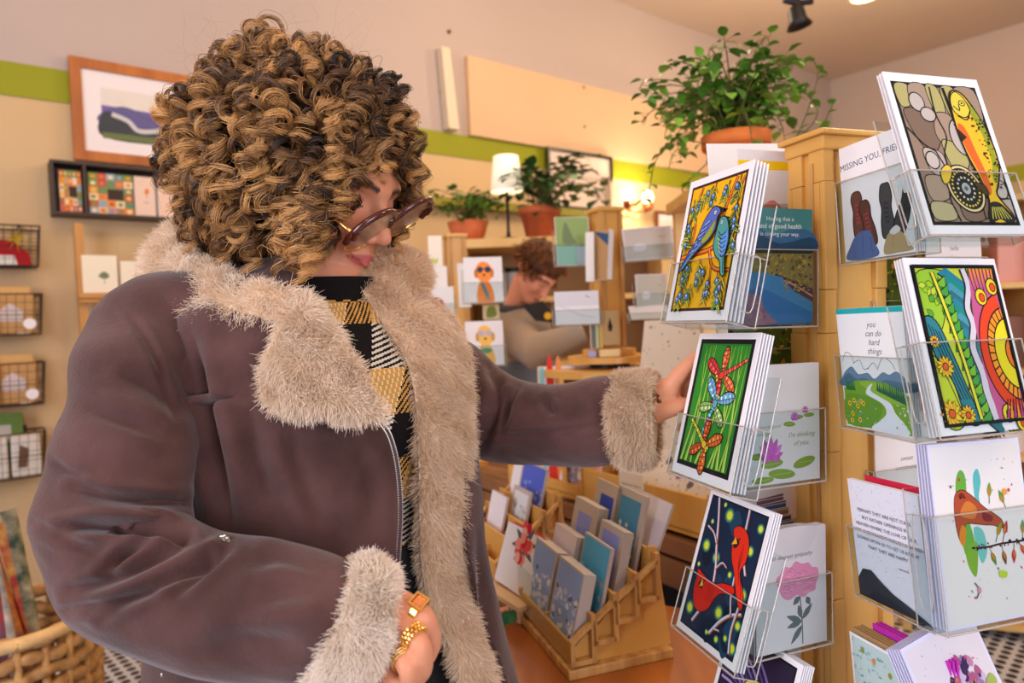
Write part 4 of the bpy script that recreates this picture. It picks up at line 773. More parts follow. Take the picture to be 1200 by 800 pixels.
def c_flower(t, wB, h, o1):
    b = MB()
    for i in range(14):
        an = i * 2.4; r0, r1 = .01, .045 + .01 * (i % 3)
        b.add([(r0 * math.cos(an - .3), -.01, r0 * math.sin(an - .3)), (r1 * math.cos(an), -.03, r1 * math.sin(an)), (r0 * math.cos(an + .3), -.01, r0 * math.sin(an + .3)), (0, 0, 0)], [(0, 1, 2), (0, 2, 3), (1, 0, 3), (2, 1, 3)])
    b.lathe([(.0, -.0), (.012, .0), (.01, .01), (0, .012)], 10)
    put_in('dried_flower', 'mustard yellow dried flower in the top wire basket', 'dried flower', b, mat('mustard_petal', (186, 150, 24), .7, var=.2), t, (.10, -.10, h * .72))
    b = MB(); b.prism([(-.13, 0), (.15, 0), (.14, .05), (.09, .10), (-.02, .11), (-.12, .07)], -.02, .02, col=lin((176, 26, 34))); b.prism([(-.06, .002), (.1, .002), (.09, .04), (-.05, .04)], -.024, -.02, col=lin((226, 222, 214)))
    put_in('red_bundle', 'red bundle with a white label in the top wire basket', 'bundle', b, INKM, t, (.0, -.08, .008), colors=True)
    b = MB(); b.lathe([(0, 0), (.04, .0), (.05, .05), (.03, .12), (0, .13)], 12); put_in('olive_pouch', 'olive pouch at the left in the top wire basket', 'pouch', b, mat('olive_cloth', (96, 90, 52), .8, var=.2), t, (-.1, -.09, .008), smooth=True)
def c_bags(labs, wh=True):
    def f(t, wB, h, o1):
        for i, (x, lab) in enumerate(labs):
            b = MB(); b.rbox((0, 0, h * .5), (.15, .035, h * 1.0), .012, col=lin((206, 160, 104))); b.rbox((0, 0, h * 1.05), (.13, .02, h * .22), .008, col=lin((216, 172, 112)))
            b.lathe([(0, -.0), (.024, 0), (.024, .002), (0, .002)], 16, c=(.03, 0, 0)); nv = 32 + 2
            b.prism([(-.045, h * .3), (.03, h * .3), (.035, h * .55), (-.01, h * .75), (-.05, h * .55)], -.021, -.017, col=lin((222, 206, 204)))
            put_in('kraft_bag', lab, 'paper bag', b, INKM, t, (x, -.07 - .03 * i, .008), group=None, colors=True)
            b = MB(); b.X = Matrix.Rotation(R(90), 4, 'X'); b.lathe([(0, .0), (.022, 0), (.022, .0015), (0, .0015)], 18)
            if i == 0: put_in('round_sticker_tag', lab.split(' in ')[0].replace('kraft bag', 'round white tag on the kraft bag') + ' in ' + lab.split(' in ')[1], 'tag', b, white_m, t, (x + .05, -o1 - .006, h * .28))
    return f
def c_papers(t, wB, h, o1):
    for i, x in enumerate((-.11, .0, .11)):
        b = MB(); b.rbox((0, 0, h * .45), (.10, .10, h * .9), .01, col=lin((232, 224, 214))); b.prism([(-.03, h * .2), (.0, h * .2), (.01, h * .6), (-.02, h * .7)], -.054, -.05, col=lin((120, 90, 70)))
        put_in('white_packet', ['left', 'middle', 'right'][i] + 'most white packet in the lowest wire basket' if i != 1 else 'middle white packet in the lowest wire basket', 'packet', b, INKM, t, (x, -.08, .008), colors=True)
wire_basket('top wire basket on the left wall with a red bundle and yellow flower', 265, 312, 47, [c_flower])
wire_basket('second wire basket from the top on the left wall with kraft bags', 344, 392, 50, [c_bags(((.08, 'front kraft bag in the second wire basket'), (-.05, 'rear kraft bag in the second wire basket')))])
wire_basket('third wire basket from the top on the left wall with kraft bags', 424, 474, 53, [c_bags(((.08, 'front kraft bag in the third wire basket'), (-.05, 'rear kraft bag in the third wire basket')))])
wire_basket('lowest wire basket on the left wall with white packets', 505, 558, 54, [c_papers])
p = wl(wallpt(6, 500, .11)); b = MB(); b.rbox((0, 0, .0), (.12, .02, .16), .003, col=lin((96, 124, 62))); b.rbox((-.01, -.011, 0), (.06, .004, .07), .001, col=lin((180, 176, 170))); o = b.build('green_book', INKM, None, colors=True); o.matrix_world = WM @ Matrix.Translation((p.x, -.075, p.z - .03)); props(o, 'green covered book standing in the lowest wire basket', 'book')
# wicker basket of rolled paper on the floor
wick = mat('wicker', (198, 152, 92), .7, rgb2=(150, 104, 54), vscale=30)
bc = at(12, 760, 1.72); bc.z = 0; t = thing('wicker_basket', 'large woven wicker basket on the floor holding wrapping paper rolls', 'basket', bc); hB = atz(36, 704, 0).z + .60
zt = CAM.z + 1.72 * (-(722 - 393) / 800); b = MB(); n = 44
for k in range(15):
    z = .015 + k * (zt - .02) / 14; rr = .155 + .035 * z / zt
    b.tube([(rr * math.cos(a_) * (1 + .035 * math.cos(a_ * n / 2 + k * math.pi)), rr * math.sin(a_) * (1 + .035 * math.cos(a_ * n / 2 + k * math.pi)), z + .006 * math.sin(a_ * 9 + k * 2.1)) for a_ in [2 * math.pi * i / 88 for i in range(88)]], .017, 6, closed=True)
b.build('woven_side', wick, t, smooth=True)
b = MB(); [b.tube([(.16 * math.cos(a_), .16 * math.sin(a_), .01), (.195 * math.cos(a_), .195 * math.sin(a_), zt)], .009, 6) for a_ in [2 * math.pi * i / 22 for i in range(22)]]; b.build('stakes', wick, t, smooth=True)
b = MB(); b.tube([(.196 * math.cos(a_), .196 * math.sin(a_), zt) for a_ in [2 * math.pi * i / 60 for i in range(60)]], .016, 8, closed=True); b.build('rim', mat('light_wicker', (222, 180, 120), .6, var=.15, vscale=30), t, smooth=True)
b = MB(); b.lathe([(0, .004), (.15, .004), (.15, .02), (0, .02)], 24); b.build('base', wick, t)
rolls = [('blue and red flowered', (70, 96, 130), (190, 60, 60)), ('dark green speckled', (60, 84, 66), (200, 190, 160)), ('grey blue dotted', (120, 140, 160), (220, 210, 200)), ('red patterned', (170, 50, 50), (220, 170, 70)), ('cream and green patterned', (200, 190, 150), (90, 120, 80)), ('orange patterned', (214, 130, 50), (60, 70, 90))]
for i, (nm, c1, c2) in enumerate(rolls):
    m_ = mat('gift_wrap_' + nm.replace(' ', '_'), c1, .5, rgb2=c2, vscale=26); base = Vector((bc.x + [.08, .10, .12, .13, .09, .14][i], bc.y + [-.05, .04, -.06, .05, -.0, .0][i], .04)); d = Vector((-.12 - .03 * i, .02 * (i % 3), 1)).normalized()
    b = MB(); L = (zt + .19 + .03 * (i % 3)) / d.z; b.tube([base + d * 0, base + d * L], .018, 14, caps=False); b.tube([base + d * L, base + d * (L - .3)], .0165, 14, caps=False)
    o = b.build('wrapping_roll', m_, None, smooth=True); props(o, nm + ' roll of wrapping paper leaning in the wicker basket', 'paper roll', 'wrapping paper rolls')
# table leg against the wall, seen under the elbow
tl = atz(118, 772, .28); t = thing('wooden_stool', 'small tan wooden stool behind the elbow, only a leg in sight', 'stool', (tl.x + .13, tl.y + .12, 0)); b = MB(); b.rbox((0, 0, .44), (.34, .34, .03), .005); b.build('seat', tan_w, t)
for sx in (-1, 1):
    for sy in (-1, 1): b = MB(); b.tube([(sx * .13, sy * .13, 0), (sx * .13, sy * .13, .426)], .014, 8); b.build('leg', tan_w, t)

# ---------------------------------------------------------------- plants
leaf_ms = {}
def leaf_mesh(b, base, d, L, wdt, up=Vector((0, 0, 1)), cup=.15):
    d = d.normalized(); s = d.cross(up); s = s.normalized() if s.length > 1e-3 else Vector((1, 0, 0)); n = s.cross(d)
    pr = ((0, 0, 0), (.12, .30, 0), (.38, .5, .02), (.7, .36, -.02), (1, 0, -.14)); vs = []
    for t_, w_, z_ in pr: vs += [base + d * L * t_ + s * w_ * wdt + n * (z_ * L + cup * w_ * wdt), base + d * L * t_ + n * z_ * L, base + d * L * t_ - s * w_ * wdt + n * (z_ * L + cup * w_ * wdt)]
    fs = []
    for i in range(4): o = 3 * i; fs += [(o, o + 1, o + 4, o + 3), (o + 1, o + 2, o + 5, o + 4)]
    b.add(vs, fs)
def plant(lab, name, base, pr, ph, spread, height, nst, lsz, seed, pot_c=(188, 100, 56), greens=((74, 122, 32), (110, 156, 52), (48, 88, 28)), droop=.5, bowl=False, cat='potted plant', bias=(0, 0), per=9):
    rn = random.Random(seed); t = thing(name, lab, cat, base); pm = mat('terracotta_%d' % pot_c[0], pot_c, .75, rgb2=tuple(int(min(255, k * 1.16)) for k in pot_c), vscale=14)
    b = MB()
    if bowl: b.lathe([(pr * .55, 0), (pr * .8, ph * .3), (pr, ph), (pr * .93, ph), (pr * .8, ph * .8), (0, ph * .8)], 28)
    else: b.lathe([(pr * .68, 0), (pr * .92, ph * .78), (pr * .95, ph * .78), (pr * 1.04, ph * .79), (pr * 1.06, ph), (pr * .95, ph), (pr * .9, ph * .86), (0, ph * .86)], 28)
    b.build('pot', pm, t, smooth=True); b = MB(); b.lathe([(0, ph * .9), (pr * .9, ph * .88)], 20); b.build('soil', mat('potting_soil', (60, 42, 30), .9, var=.3, vscale=60), t)
    sb = MB(); lbs = [MB() for _ in greens]
    for i in range(nst):
        a_ = rn.random() * 6.283; el = rn.random(); p = Vector((rn.uniform(-.5, .5) * pr, rn.uniform(-.5, .5) * pr, ph * .88)); tgt = Vector((math.cos(a_) * spread * (.25 + .75 * rn.random()) + bias[0], math.sin(a_) * spread * (.25 + .75 * rn.random()) + bias[1], ph + height * (1 - droop * rn.random() * 1.6 * rn.random()) * (.35 + .65 * el)))
        mid = (p + tgt) / 2 + Vector((0, 0, height * .3)); pts = catmull([p, mid, tgt, tgt + (tgt - mid) * .25 - Vector((0, 0, .03))], 4); sb.tube(pts, [.0022 * (1 - .6 * k / len(pts)) for k in range(len(pts))], 5)
        for k in range(per):
            q = pts[int((.15 + .85 * k / per) * (len(pts) - 1))]; d = Vector((rn.uniform(-1, 1), rn.uniform(-1, 1), rn.uniform(-.5, .6))); st = d.normalized() * lsz * .5
            sb.tube([q, q + st], .0008, 3, caps=False); leaf_mesh(lbs[int(rn.random() * len(lbs))], q + st, d + Vector((0, 0, -.2)), lsz * (.6 + .6 * rn.random()), lsz * (.7 + .3 * rn.random()))
    sb.build('stems', mat('plant_stem', (104, 96, 44), .7), t, smooth=True)
    fo = MB()
    for i, lb in enumerate(lbs): fo.mi = i; fo.add(lb.v, lb.f)
    fo.build('foliage', [mat('leaf_green_%d' % g[0], g, .45, var=.12, vscale=10) for g in greens], t, smooth=True)
    return t
def brd(px, py, d, z=None): p = at(px, py, d); return Vector((p.x, p.y, p.z if z is None else z))
# cabinet behind, left of the cashier
hw = mat('honey_shelf_wood', (238, 200, 128), .5, rgb2=(226, 180, 104), vscale=6, stretch=(1, 1, .2)); sh_dark = mat('shelf_back_board', (150, 112, 66), .7)
c0 = at(537, 281, 3.3); c1 = at(650, 281, 3.3); zt = c0.z; cw = 1.02
t = thing('open_cabinet', 'pale wooden open shelf cabinet with potted plants on top', 'cabinet', (c0.x + cw / 2, c0.y + .18, 0), 0)
b = MB(); b.rbox((0, 0, zt - .022), (cw + .05, .40, .044), .004); b.build('top', hw, t)
for sx in (-1, 1): b = MB(); b.box((sx * (cw / 2 - .02), 0, (zt - .044) / 2), (.04, .36, zt - .044)); b.build('side_panel', hw, t)
b = MB(); b.box((0, .172, (zt - .044) / 2), (cw - .08, .012, zt - .044)); b.build('back_panel', sh_dark, t)
for i, zz in enumerate((zt - .30, zt - .62, zt - .94, zt - 1.26)): b = MB(); b.box((0, -.01, zz), (cw - .08, .33, .025)); b.build('shelf', hw, t)
cx, cy = c0.x + cw / 2, c0.y + .18
def jar(x, z, h, r_, c, lab, nm='jar', lid=True):
    t = thing(nm, lab, nm.replace('_', ' '), (x, cy - .08, z)); b = MB(); b.lathe([(r_ * .9, 0), (r_, .01), (r_, h * .8), (r_ * .8, h * .86)], 16); b.build('body', mat('glaze_%d_%d' % (c[0], c[2]), c, .4), t, smooth=True)
    if lid: b = MB(); b.lathe([(r_ * .85, h * .86), (r_ * .85, h), (0, h)], 16); b.build('lid', blk, t, smooth=True)
zs = zt - .30 + .013
for px, c, h, r_, lab, nm in ((552, (40, 34, 34), .10, .045, 'low black jar on the top shelf of the cabinet, by the dog card', 'jar'), (588, (120, 116, 118), .15, .035, 'grey labelled jar on the top cabinet shelf, left one', 'jar'), (602, (150, 148, 150), .15, .035, 'grey labelled jar on the top cabinet shelf, next to the cashier', 'jar')):
    jar(at(px, 300, 3.3).x, zs, h, r_, c, lab, nm)
for k, px in enumerate((590, 601)):
    jar(at(px, 330, 3.3).x, zt - .62 + .013, .16, .035, (238, 206, 150), ['cream candle on the second cabinet shelf, left one', 'cream candle on the second cabinet shelf, nearest the cashier'][k], 'candle', lid=False)
for k in range(5): jar(cx - .38 + k * .17, zt - .94 + .013, .2, .045, [(150, 120, 96), (170, 130, 110)][k % 2], ['first', 'second', 'third', 'fourth', 'fifth'][k] + ' tan bottle from the near end of the low cabinet shelf', 'bottle'); [o for o in C.objects if o.name.startswith('bottle')][-1]['group'] = 'tan bottles on the cabinet shelf'
pp = at(547, 270, 3.3); plant('small leafy plant in a terracotta bowl on the pale cabinet, left of the lamp', 'potted_plant', (pp.x, c0.y + .12, zt), .105, .10, .19, .16, 24, .042, 3, (196, 104, 62), bowl=True, droop=.3, per=9)
pp = at(640, 270, 3.0); plant('dark leafy plant in a terracotta pot right of the lamp, above the cashier', 'potted_plant', (at(634, 270, 3.3).x, c0.y + .12, zt), .10, .155, .26, .26, 26, .07, 8, (176, 90, 52), greens=((52, 90, 44), (80, 120, 70), (40, 74, 30)), droop=.5, per=8, bias=(.06, 0))
# table lamp
lp = at(596, 274, 3.3); t = thing('table_lamp', 'table lamp with a glowing white shade and thin dark stem on the cabinet', 'lamp', (lp.x, c0.y + .12, zt)); zz0 = at(596, 224, 3.4).z - zt; zz1 = at(596, 183, 3.4).z - zt
b = MB(); b.lathe([(.07, 0), (.07, .01), (.012, .02), (.008, .05), (.008, zz0), (.02, zz0 + .01), (.008, zz0 + .02), (0, zz0 + .02)], 16); b.build('stem', blk, t, smooth=True)
b = MB(); b.lathe([(.082, zz0), (.062, zz1), (.060, zz1), (.080, zz0)], 28, sq=(1, 1)); b.build('lamp_shade', mat('white_lamp_shade', (246, 240, 226), .8, emit=(255, 236, 200), estr=.55), t, smooth=True)
pl = bpy.data.lights.new('bulb', 'POINT'); pl.energy = 5; pl.color = (1, .8, .55); pl.shadow_soft_size = .03; lo = bpy.data.objects.new('bulb', pl); C.objects.link(lo); lo.parent = t; lo.location = (0, 0, (zz0 + zz1) / 2)
# glowing sconce
sp_ = wl(wallpt(749, 236, .12)); t = thing('wall_sconce', 'bright glowing wall sconce between the green ledge and the small frame', 'lamp'); t.matrix_world = WM @ Matrix.Translation((sp_.x, 0, sp_.z)); bpy.context.view_layer.update()
b = MB(); b.lathe([(.05, -.02), (.06, 0), (.05, .02)], 16, c=(0, -.012, 0)); b.tube([(-.12, -.10, -.06), (0, -.04, -.07), (.12, -.10, -.06)], .008, 8); b.tube([(0, -.0, -.02), (0, -.05, -.07)], .008, 8); b.build('bracket', mat('copper_bracket', (150, 84, 50), .4, .6), t, smooth=True)
for s in (-1, 1):
    b = MB(); b.lathe([(0, -.06), (.03, -.055), (.042, -.02), (.04, 0)], 16, c=(s * .12, -.1, 0)); b.build('cup', mat('copper_cup', (140, 70, 44), .4, .4), t, smooth=True)
    b = MB(); b.lathe([(0, -.02), (.03, -.01), (.045, .04), (.03, .085), (0, .1)], 16, c=(s * .12, -.1, 0)); b.build('bulb_glass', mat('glowing_bulb', (255, 230, 190), .4, emit=(255, 222, 170), estr=7), t, smooth=True)
pl = bpy.data.lights.new('sconce_light', 'POINT'); pl.energy = 13; pl.color = (1, .8, .5); pl.shadow_soft_size = .06; lo = bpy.data.objects.new('sconce_light', pl); C.objects.link(lo); lo.parent = t; lo.location = (0, -.2, .03)

# tall plant stand behind the near rack and its big plant
bp = at(864, 226, 1.75); zp = bp.z
t = thing('plant_stand', 'tall narrow wooden stand behind the card rack, under the big plant', 'stand', (bp.x, bp.y, .801)); zp -= .801; b = MB(); b.rbox((0, 0, zp - .015), (.3, .3, .03), .004); b.build('top', wood, t)
for sx in (-1, 1):
    for sy in (-1, 1): b = MB(); b.box((sx * .12, sy * .12, (zp - .03) / 2), (.03, .03, zp - .03)); b.build('leg', wood, t)
b = MB(); b.box((0, 0, .3), (.27, .27, .02)); b.build('shelf', wood, t); zp = bp.z
plant('big bushy green plant in a terracotta pot behind the card rack', 'potted_plant', (bp.x, bp.y, zp), .082, .145, .22, .20, 70, .034, 11, (206, 112, 50), greens=((96, 150, 40), (128, 178, 60), (66, 116, 30)), droop=.75, per=11, bias=(-.02, 0))
# a few trailing stems of the same plant
pl_ = [o for o in C.objects if o.name.startswith('potted_plant')][-1]
rn = random.Random(2); sb = MB(); lb = MB()
for tr in ([(935, 165), (958, 130), (925, 90), (900, 62)], [(930, 170), (950, 120), (958, 84), (950, 66)], [(940, 180), (962, 150), (976, 122)], [(840, 170), (790, 165), (768, 190), (760, 226), (752, 234)], [(850, 160), (835, 110), (862, 80), (868, 72)], [(830, 190), (800, 220), (812, 226), (835, 218)], [(845, 150), (800, 140), (770, 128), (764, 120)], [(870, 150), (895, 110), (892, 70)]):
    pts = catmull([at(x, y, 1.72 + .03 * rn.random()) for x, y in tr], 6); sb.tube(pts, .0016, 5)
    for q in pts[::2]:
        d = Vector((rn.uniform(-1, 1), rn.uniform(-1, 1), rn.uniform(-1, .5))); leaf_mesh(lb, q, d, .028, .022)
for mb_, nm, m_ in ((sb, 'trailing_stems', 'plant_stem'), (lb, 'trailing_leaves', 'leaf_green_96')): mb_.build(nm, MATS[m_], pl_, smooth=True, world=True)
# ---------------------------------------------------------------- tables and card displays in the middle of the shop
TZ = .745
tabw = mat('orange_table_wood', (188, 112, 44), .3, rgb2=(150, 78, 24), vscale=5, stretch=(3, .6, 1), coat=.4)
plank = mat('rough_plank', (150, 104, 64), .6, rgb2=(108, 70, 40), vscale=7, stretch=(.6, 4, 1))
flat_black = mat('flat_black', (18, 15, 16), .9)
tcx, tcy, tr = .165, 1.08, .272
t = thing('round_table', 'round orange-brown wooden table under the stepped card holder', 'table', (tcx, tcy, 0))
b = MB(); b.lathe([(0, TZ - .035), (tr - .008, TZ - .035), (tr, TZ - .028), (tr, TZ - .006), (tr - .006, TZ), (0, TZ)], 72); b.build('tabletop', tabw, t)
b = MB(); b.lathe([(.05, .03), (.035, .12), (.03, .35), (.05, .5), (.035, .62), (.08, TZ - .036)], 24); b.build('pedestal', tabw, t, smooth=True)
b = MB(); b.lathe([(0, 0), (.2, 0), (.2, .015), (.05, .045), (0, .045)], 32); b.build('base', tabw, t, smooth=True)
# stepped wooden card holder
def step_rack(lab, origin, yaw, W=.232, n=4, dy=.040, dz=.027, group='stepped wooden card holders'):
    """front of lowest tier at the origin; local -y is the front"""
    t = thing('stepped_card_holder', lab, 'card holder', origin, R(yaw), group)
    for k in range(n):
        y, z = k * dy, .004 + k * dz; b = MB(); ph = .058
        b.box((0, y + .003, z + ph * .30), (W - .012, .006, ph * .6)); b.box((0, y + dy, z + ph * .72), (W - .012, .005, ph * 1.2)); b.box((0, y + dy / 2, z + .003), (W - .012, dy - .006, .006)); b.box((0, y + dy / 2, z + ph * .35), (.005, dy - .006, ph * .62)); b.build('pocket', wood, t)
        for s in (-1, 1):
            # each end: a frame with a slanted top like a notch
            q = MB(); x = s * (W / 2 + .001); o = .006
            q.box((x, y + .003, z + ph * .30), (o * 2, .008, ph * .62)); q.box((x, y + dy, z + ph * .66), (o * 2, .008, ph * 1.34)); q.box((x, y + dy / 2, z + .003), (o * 2, dy, .008))
            q.prism([(y, z + ph * .56), (y + dy, z + ph * 1.02), (y + dy, z + ph * 1.16), (y, z + ph * .66)], x - .006, x + .006, axis='x'); q.build('end_frame', wood_e, t)
    for s in (-1, 1): b = MB(); b.prism([(.004, 0), (n * dy + .028, 0), (n * dy + .004, n * dz + .062), (n * dy - .01, n * dz + .062)] + [p for k in range(n - 1, -1, -1) for p in ((k * dy + .03, k * dz + .045), (k * dy + .006, k * dz + .022))], s * (W / 2 - .006), s * (W / 2 - .011), axis='x'); b.build('side_panel', wood, t)
    b = MB(); b.rbox((0, n * dy / 2 + .008, -.008), (W + .02, n * dy + .03, .016), .003); b.build('base_board', wood_e, t)
    return t
def tier_card(root, k, x, w, h, fn, th, lab, name='boxed_cards', dy=.040, dz=.027, lean=-14, yo=.014, W=100, dz0=0, edge_c=(196, 186, 180), **kw):
    M = root.matrix_world @ Matrix.Translation((x, k * dy + yo, .012 + k * dz + dz0)) @ Matrix.Rotation(R(lean), 4, 'X')
    A = ArtT(w, th, h, W, W * h / w, edge_c); fn(A, **kw); o = A.build(name, None, INK); o.matrix_world = M; return props(o, lab, 'greeting card' if th < .01 else 'boxed card set')
o0 = Vector((.035, 1.175, TZ + .016))
sr = step_rack('stepped wooden card holder on the round table, full of small cards', o0, -71); bpy.context.view_layer.update()
snow = dict(cols=[(150, 180, 240), (236, 238, 250), (200, 208, 244), (226, 230, 250), (110, 116, 150), (240, 242, 252)])
tier_card(sr, 0, -.056, .10, .13, art_photo, .022, 'boxed snowy photo cards, farther stack in the lowest tier', m=4, seed=3, n=46, **snow)
tier_card(sr, 0, .056, .10, .13, art_photo, .022, 'boxed snowy photo cards, nearer stack in the lowest tier', m=4, seed=5, n=46, **snow)
tier_card(sr, 1, -.056, .10, .125, art_plain, .02, 'plain pale lilac boxed cards in the second tier', paper=(232, 226, 240))
tier_card(sr, 1, .056, .10, .14, art_photo, .006, 'sky blue photo card in the second tier, nearest the table edge', m=3, seed=8, cols=[(90, 180, 226), (70, 150, 220), (140, 206, 240), (190, 160, 140)])
tier_card(sr, 2, -.056, .10, .145, art_photo, .02, 'lilac framed photo cards in the third tier', m=22, seed=9, cols=[(150, 160, 236), (150, 170, 236), (220, 214, 244)])
tier_card(sr, 2, .05, .085, .13, art_photo, .018, 'thick lilac and blue boxed cards in the third tier', m=14, seed=11, cols=[(150, 160, 236), (170, 150, 226), (210, 206, 244)])
tier_card(sr, 3, -.056, .10, .15, art_photo, .006, 'tall white card with a deep blue square in the top tier', m=24, seed=12, cols=[(60, 90, 200), (50, 80, 180), (90, 120, 220)])
tier_card(sr, 3, .03, .10, .155, art_photo, .006, 'white card with a blue sea and pier photo in the top tier', m=14, seed=13, cols=[(80, 150, 190), (190, 190, 200), (120, 110, 110), (220, 220, 226)])
tier_card(sr, 3, .045, .10, .15, art_plain, .004, 'blank white card leaning behind the pier photo card', yo=.03, paper=(232, 230, 244), lean=-24)
b = MB(); b.X = sr.matrix_world.copy(); b.box((0, -.002, .05), (.234, .0015, .085)); o = b.build('front_guard', clear, sr, world=True)
# red flower boxed card on a small easel
M = pose(at(612, 656, 1.34), -58, -18, 2)
def art_redflower(a):
    a.rect(0, 0, a.W, a.H, (240, 238, 240)); rn = random.Random(5)
    for an in range(0, 360, 45): a.leaf(56, 70, 34, 11, an + 12, (90, 100, 110))
    for i in range(26): t_ = rn.random() * 6.28; r_ = rn.random() * 22; a.ell(54 + r_ * math.cos(t_), 72 + r_ * 1.2 * math.sin(t_), 7, 8.5, [(226, 80, 80), (240, 150, 130), (200, 36, 60), (246, 180, 170)][i % 4], n=12)
o = card('flower_card_box', 'white boxed card with a red and pink flower on a small easel', M, .128, .118, art_redflower, th=.02, W=100, H=92, paper=(170, 60, 70), cat='boxed card set')
eb = M @ Vector((0, .0, -.118 / 2)); t = thing('easel', 'small pale wooden easel under the red flower card', 'easel', (eb.x, eb.y, TZ), R(-58))
hz = eb.z - TZ; b = MB(); b.box((0, -.012, hz - .006), (.14, .05, .009)); b.build('ledge', mat('pale_easel_wood', (226, 190, 140), .5), t)
for s in (-1, 1): b = MB(); b.tube([(s * .045, -.02, 0), (s * .045, -.012, hz - .01)], .006, 8); b.build('leg', MATS['pale_easel_wood'], t)
b = MB(); b.tube([(0, .09, 0), (0, .012, hz - .008)], .005, 8); b.build('leg', MATS['pale_easel_wood'], t)
# the long plank table at the back with trays
L0, L1 = Vector((-.20, 2.36, 0)), Vector((.43, 1.42, 0)); ld = (L1 - L0).normalized(); yawL = math.degrees(math.atan2(ld.y, ld.x)); ln = Vector((-ld.y, ld.x, 0)); ln = ln if ln.y > 0 else -ln
mid = (L0 + L1) / 2; Lz = .80; LL = 1.38; mid = mid - ld * .07
L0e = L0 - ld * .35
t = thing('plank_table', 'long rough plank table behind the raised arm', 'table', mid + ln * .26, R(yawL)); LT = t
for k in range(3): b = MB(); b.rbox((0, -.26 + .09 + k * .175, Lz - .02), (LL, .172, .042), .004); b.build('top_plank', plank, t)
b = MB(); b.rbox((0, -.225, Lz - .085), (LL, .05, .07), .006); b.build('front_rail', plank, t)
b = MB(); b.box((0, .22, .33), (LL - .06, .01, .66)); b.build('back_sheet', flat_black, t); b = MB(); b.box((0, .02, .02), (LL - .06, .4, .02)); b.build('lower_shelf', flat_black, t)  # flat black sheet at the back and flat black board near the floor
for sx in (-1, 1):
    for sy in (-1, 1): b = MB(); b.box((sx * (LL / 2 - .06), sy * .2, .38), (.05, .05, .76)); b.build('leg', plank, t)
bpy.context.view_layer.update()
def on_L(s, back, z=Lz + .001): return mid + ld * s + ln * back + Vector((0, 0, z))
def tray(lab, s0, s1, depth, h, back=.05, gr=None):
    c_ = on_L((s0 + s1) / 2, back + depth / 2); t = thing('wooden_tray', lab, 'tray', c_, R(yawL), gr); w_ = s1 - s0
    b = MB(); b.box((0, -depth / 2 + .006, h / 2 + .02), (w_, .012, h)); b.build('front_board', wood, t)
    b = MB(); b.box((0, 0, .018), (w_ - .024, depth, .012)); b.build('floor_board', wood, t); b = MB(); b.box((0, depth / 2 - .006, h * .8), (w_ - .024, .012, h * 1.6)); b.build('back_board', wood, t)
    for s in (-1, 1):
        b = MB(); b.prism([(-depth / 2, 0), (depth / 2, 0), (depth / 2, h * 1.8), (-depth / 2, h + .03)], s * w_ / 2 - .006, s * w_ / 2 + .006, axis='x'); b.build('end_board', wood, t)
    return t
def s_of(px, py, back, z):
    p = atz(px, py, z); return (p - mid).dot(ld)
# big tray of speckled sheets
sA, sB = s_of(643, 590, 0, .83), s_of(826, 628, 0, .83)
tr1 = tray('long golden wooden tray of speckled papers on the plank table', sA, sB, .13, .085, .02)
b = MB(); b.X = Matrix(); A = ArtT(.085, .002, .105, 100, 124, (226, 214, 190)); A.text('Handmade Papers', 50, 84, 11, (60, 54, 50)); A.text('made with seeds', 50, 64, 9, (80, 70, 60)); A.text('two per sheet', 50, 50, 9, (80, 70, 60)); o = A.build('tray_sign', None, INKM); o.matrix_world = Matrix.Translation(on_L(s_of(716, 596, 0, .85), .016, Lz + .022)) @ Matrix.Rotation(R(yawL), 4, 'Z'); props(o, 'small cream sign fixed to the front of the golden tray', 'sign')
def art_speckle(a, seed=1, big=False):
    rn = random.Random(seed); a.rect(0, 0, a.W, a.H, (238, 228, 212)); splats(a, rn, 110, 2, 2, a.W - 2, a.H - 2, [(150, 140, 130), (190, 160, 140), (120, 130, 120), (206, 180, 160)], .4, 1.0)
    for i in range(7): x, y = 10 + rn.random() * (a.W - 20), 8 + rn.random() * (a.H - 16); a.blob([(x - 3, y - 2), (x, y + 4), (x + 4, y), (x, y - 4)], [(120, 180, 230), (200, 140, 120), (120, 110, 110), (150, 120, 170)][i % 4])
for lab, s_, w_, h_, bk, ln_, seed in (('tall speckled cream sheet at the right end of the golden tray', sB - .185, .31, .475, .10, -10, 4), ('speckled cream sheet lying low in the left part of the golden tray', sA + .24, .33, .15, .06, -30, 6), ('speckled cream sheet in front at the right of the golden tray', sB - .17, .28, .17, .05, -28, 9)):
    A = ArtT(w_, .003, h_, 100, 100 * h_ / w_, (238, 228, 212)); art_speckle(A, seed); o = A.build('speckled_sheet', None, INKM); o.matrix_world = Matrix.Translation(on_L(s_, bk, Lz + .03)) @ Matrix.Rotation(R(yawL), 4, 'Z') @ Matrix.Rotation(R(ln_), 4, 'X'); props(o, lab, 'paper')
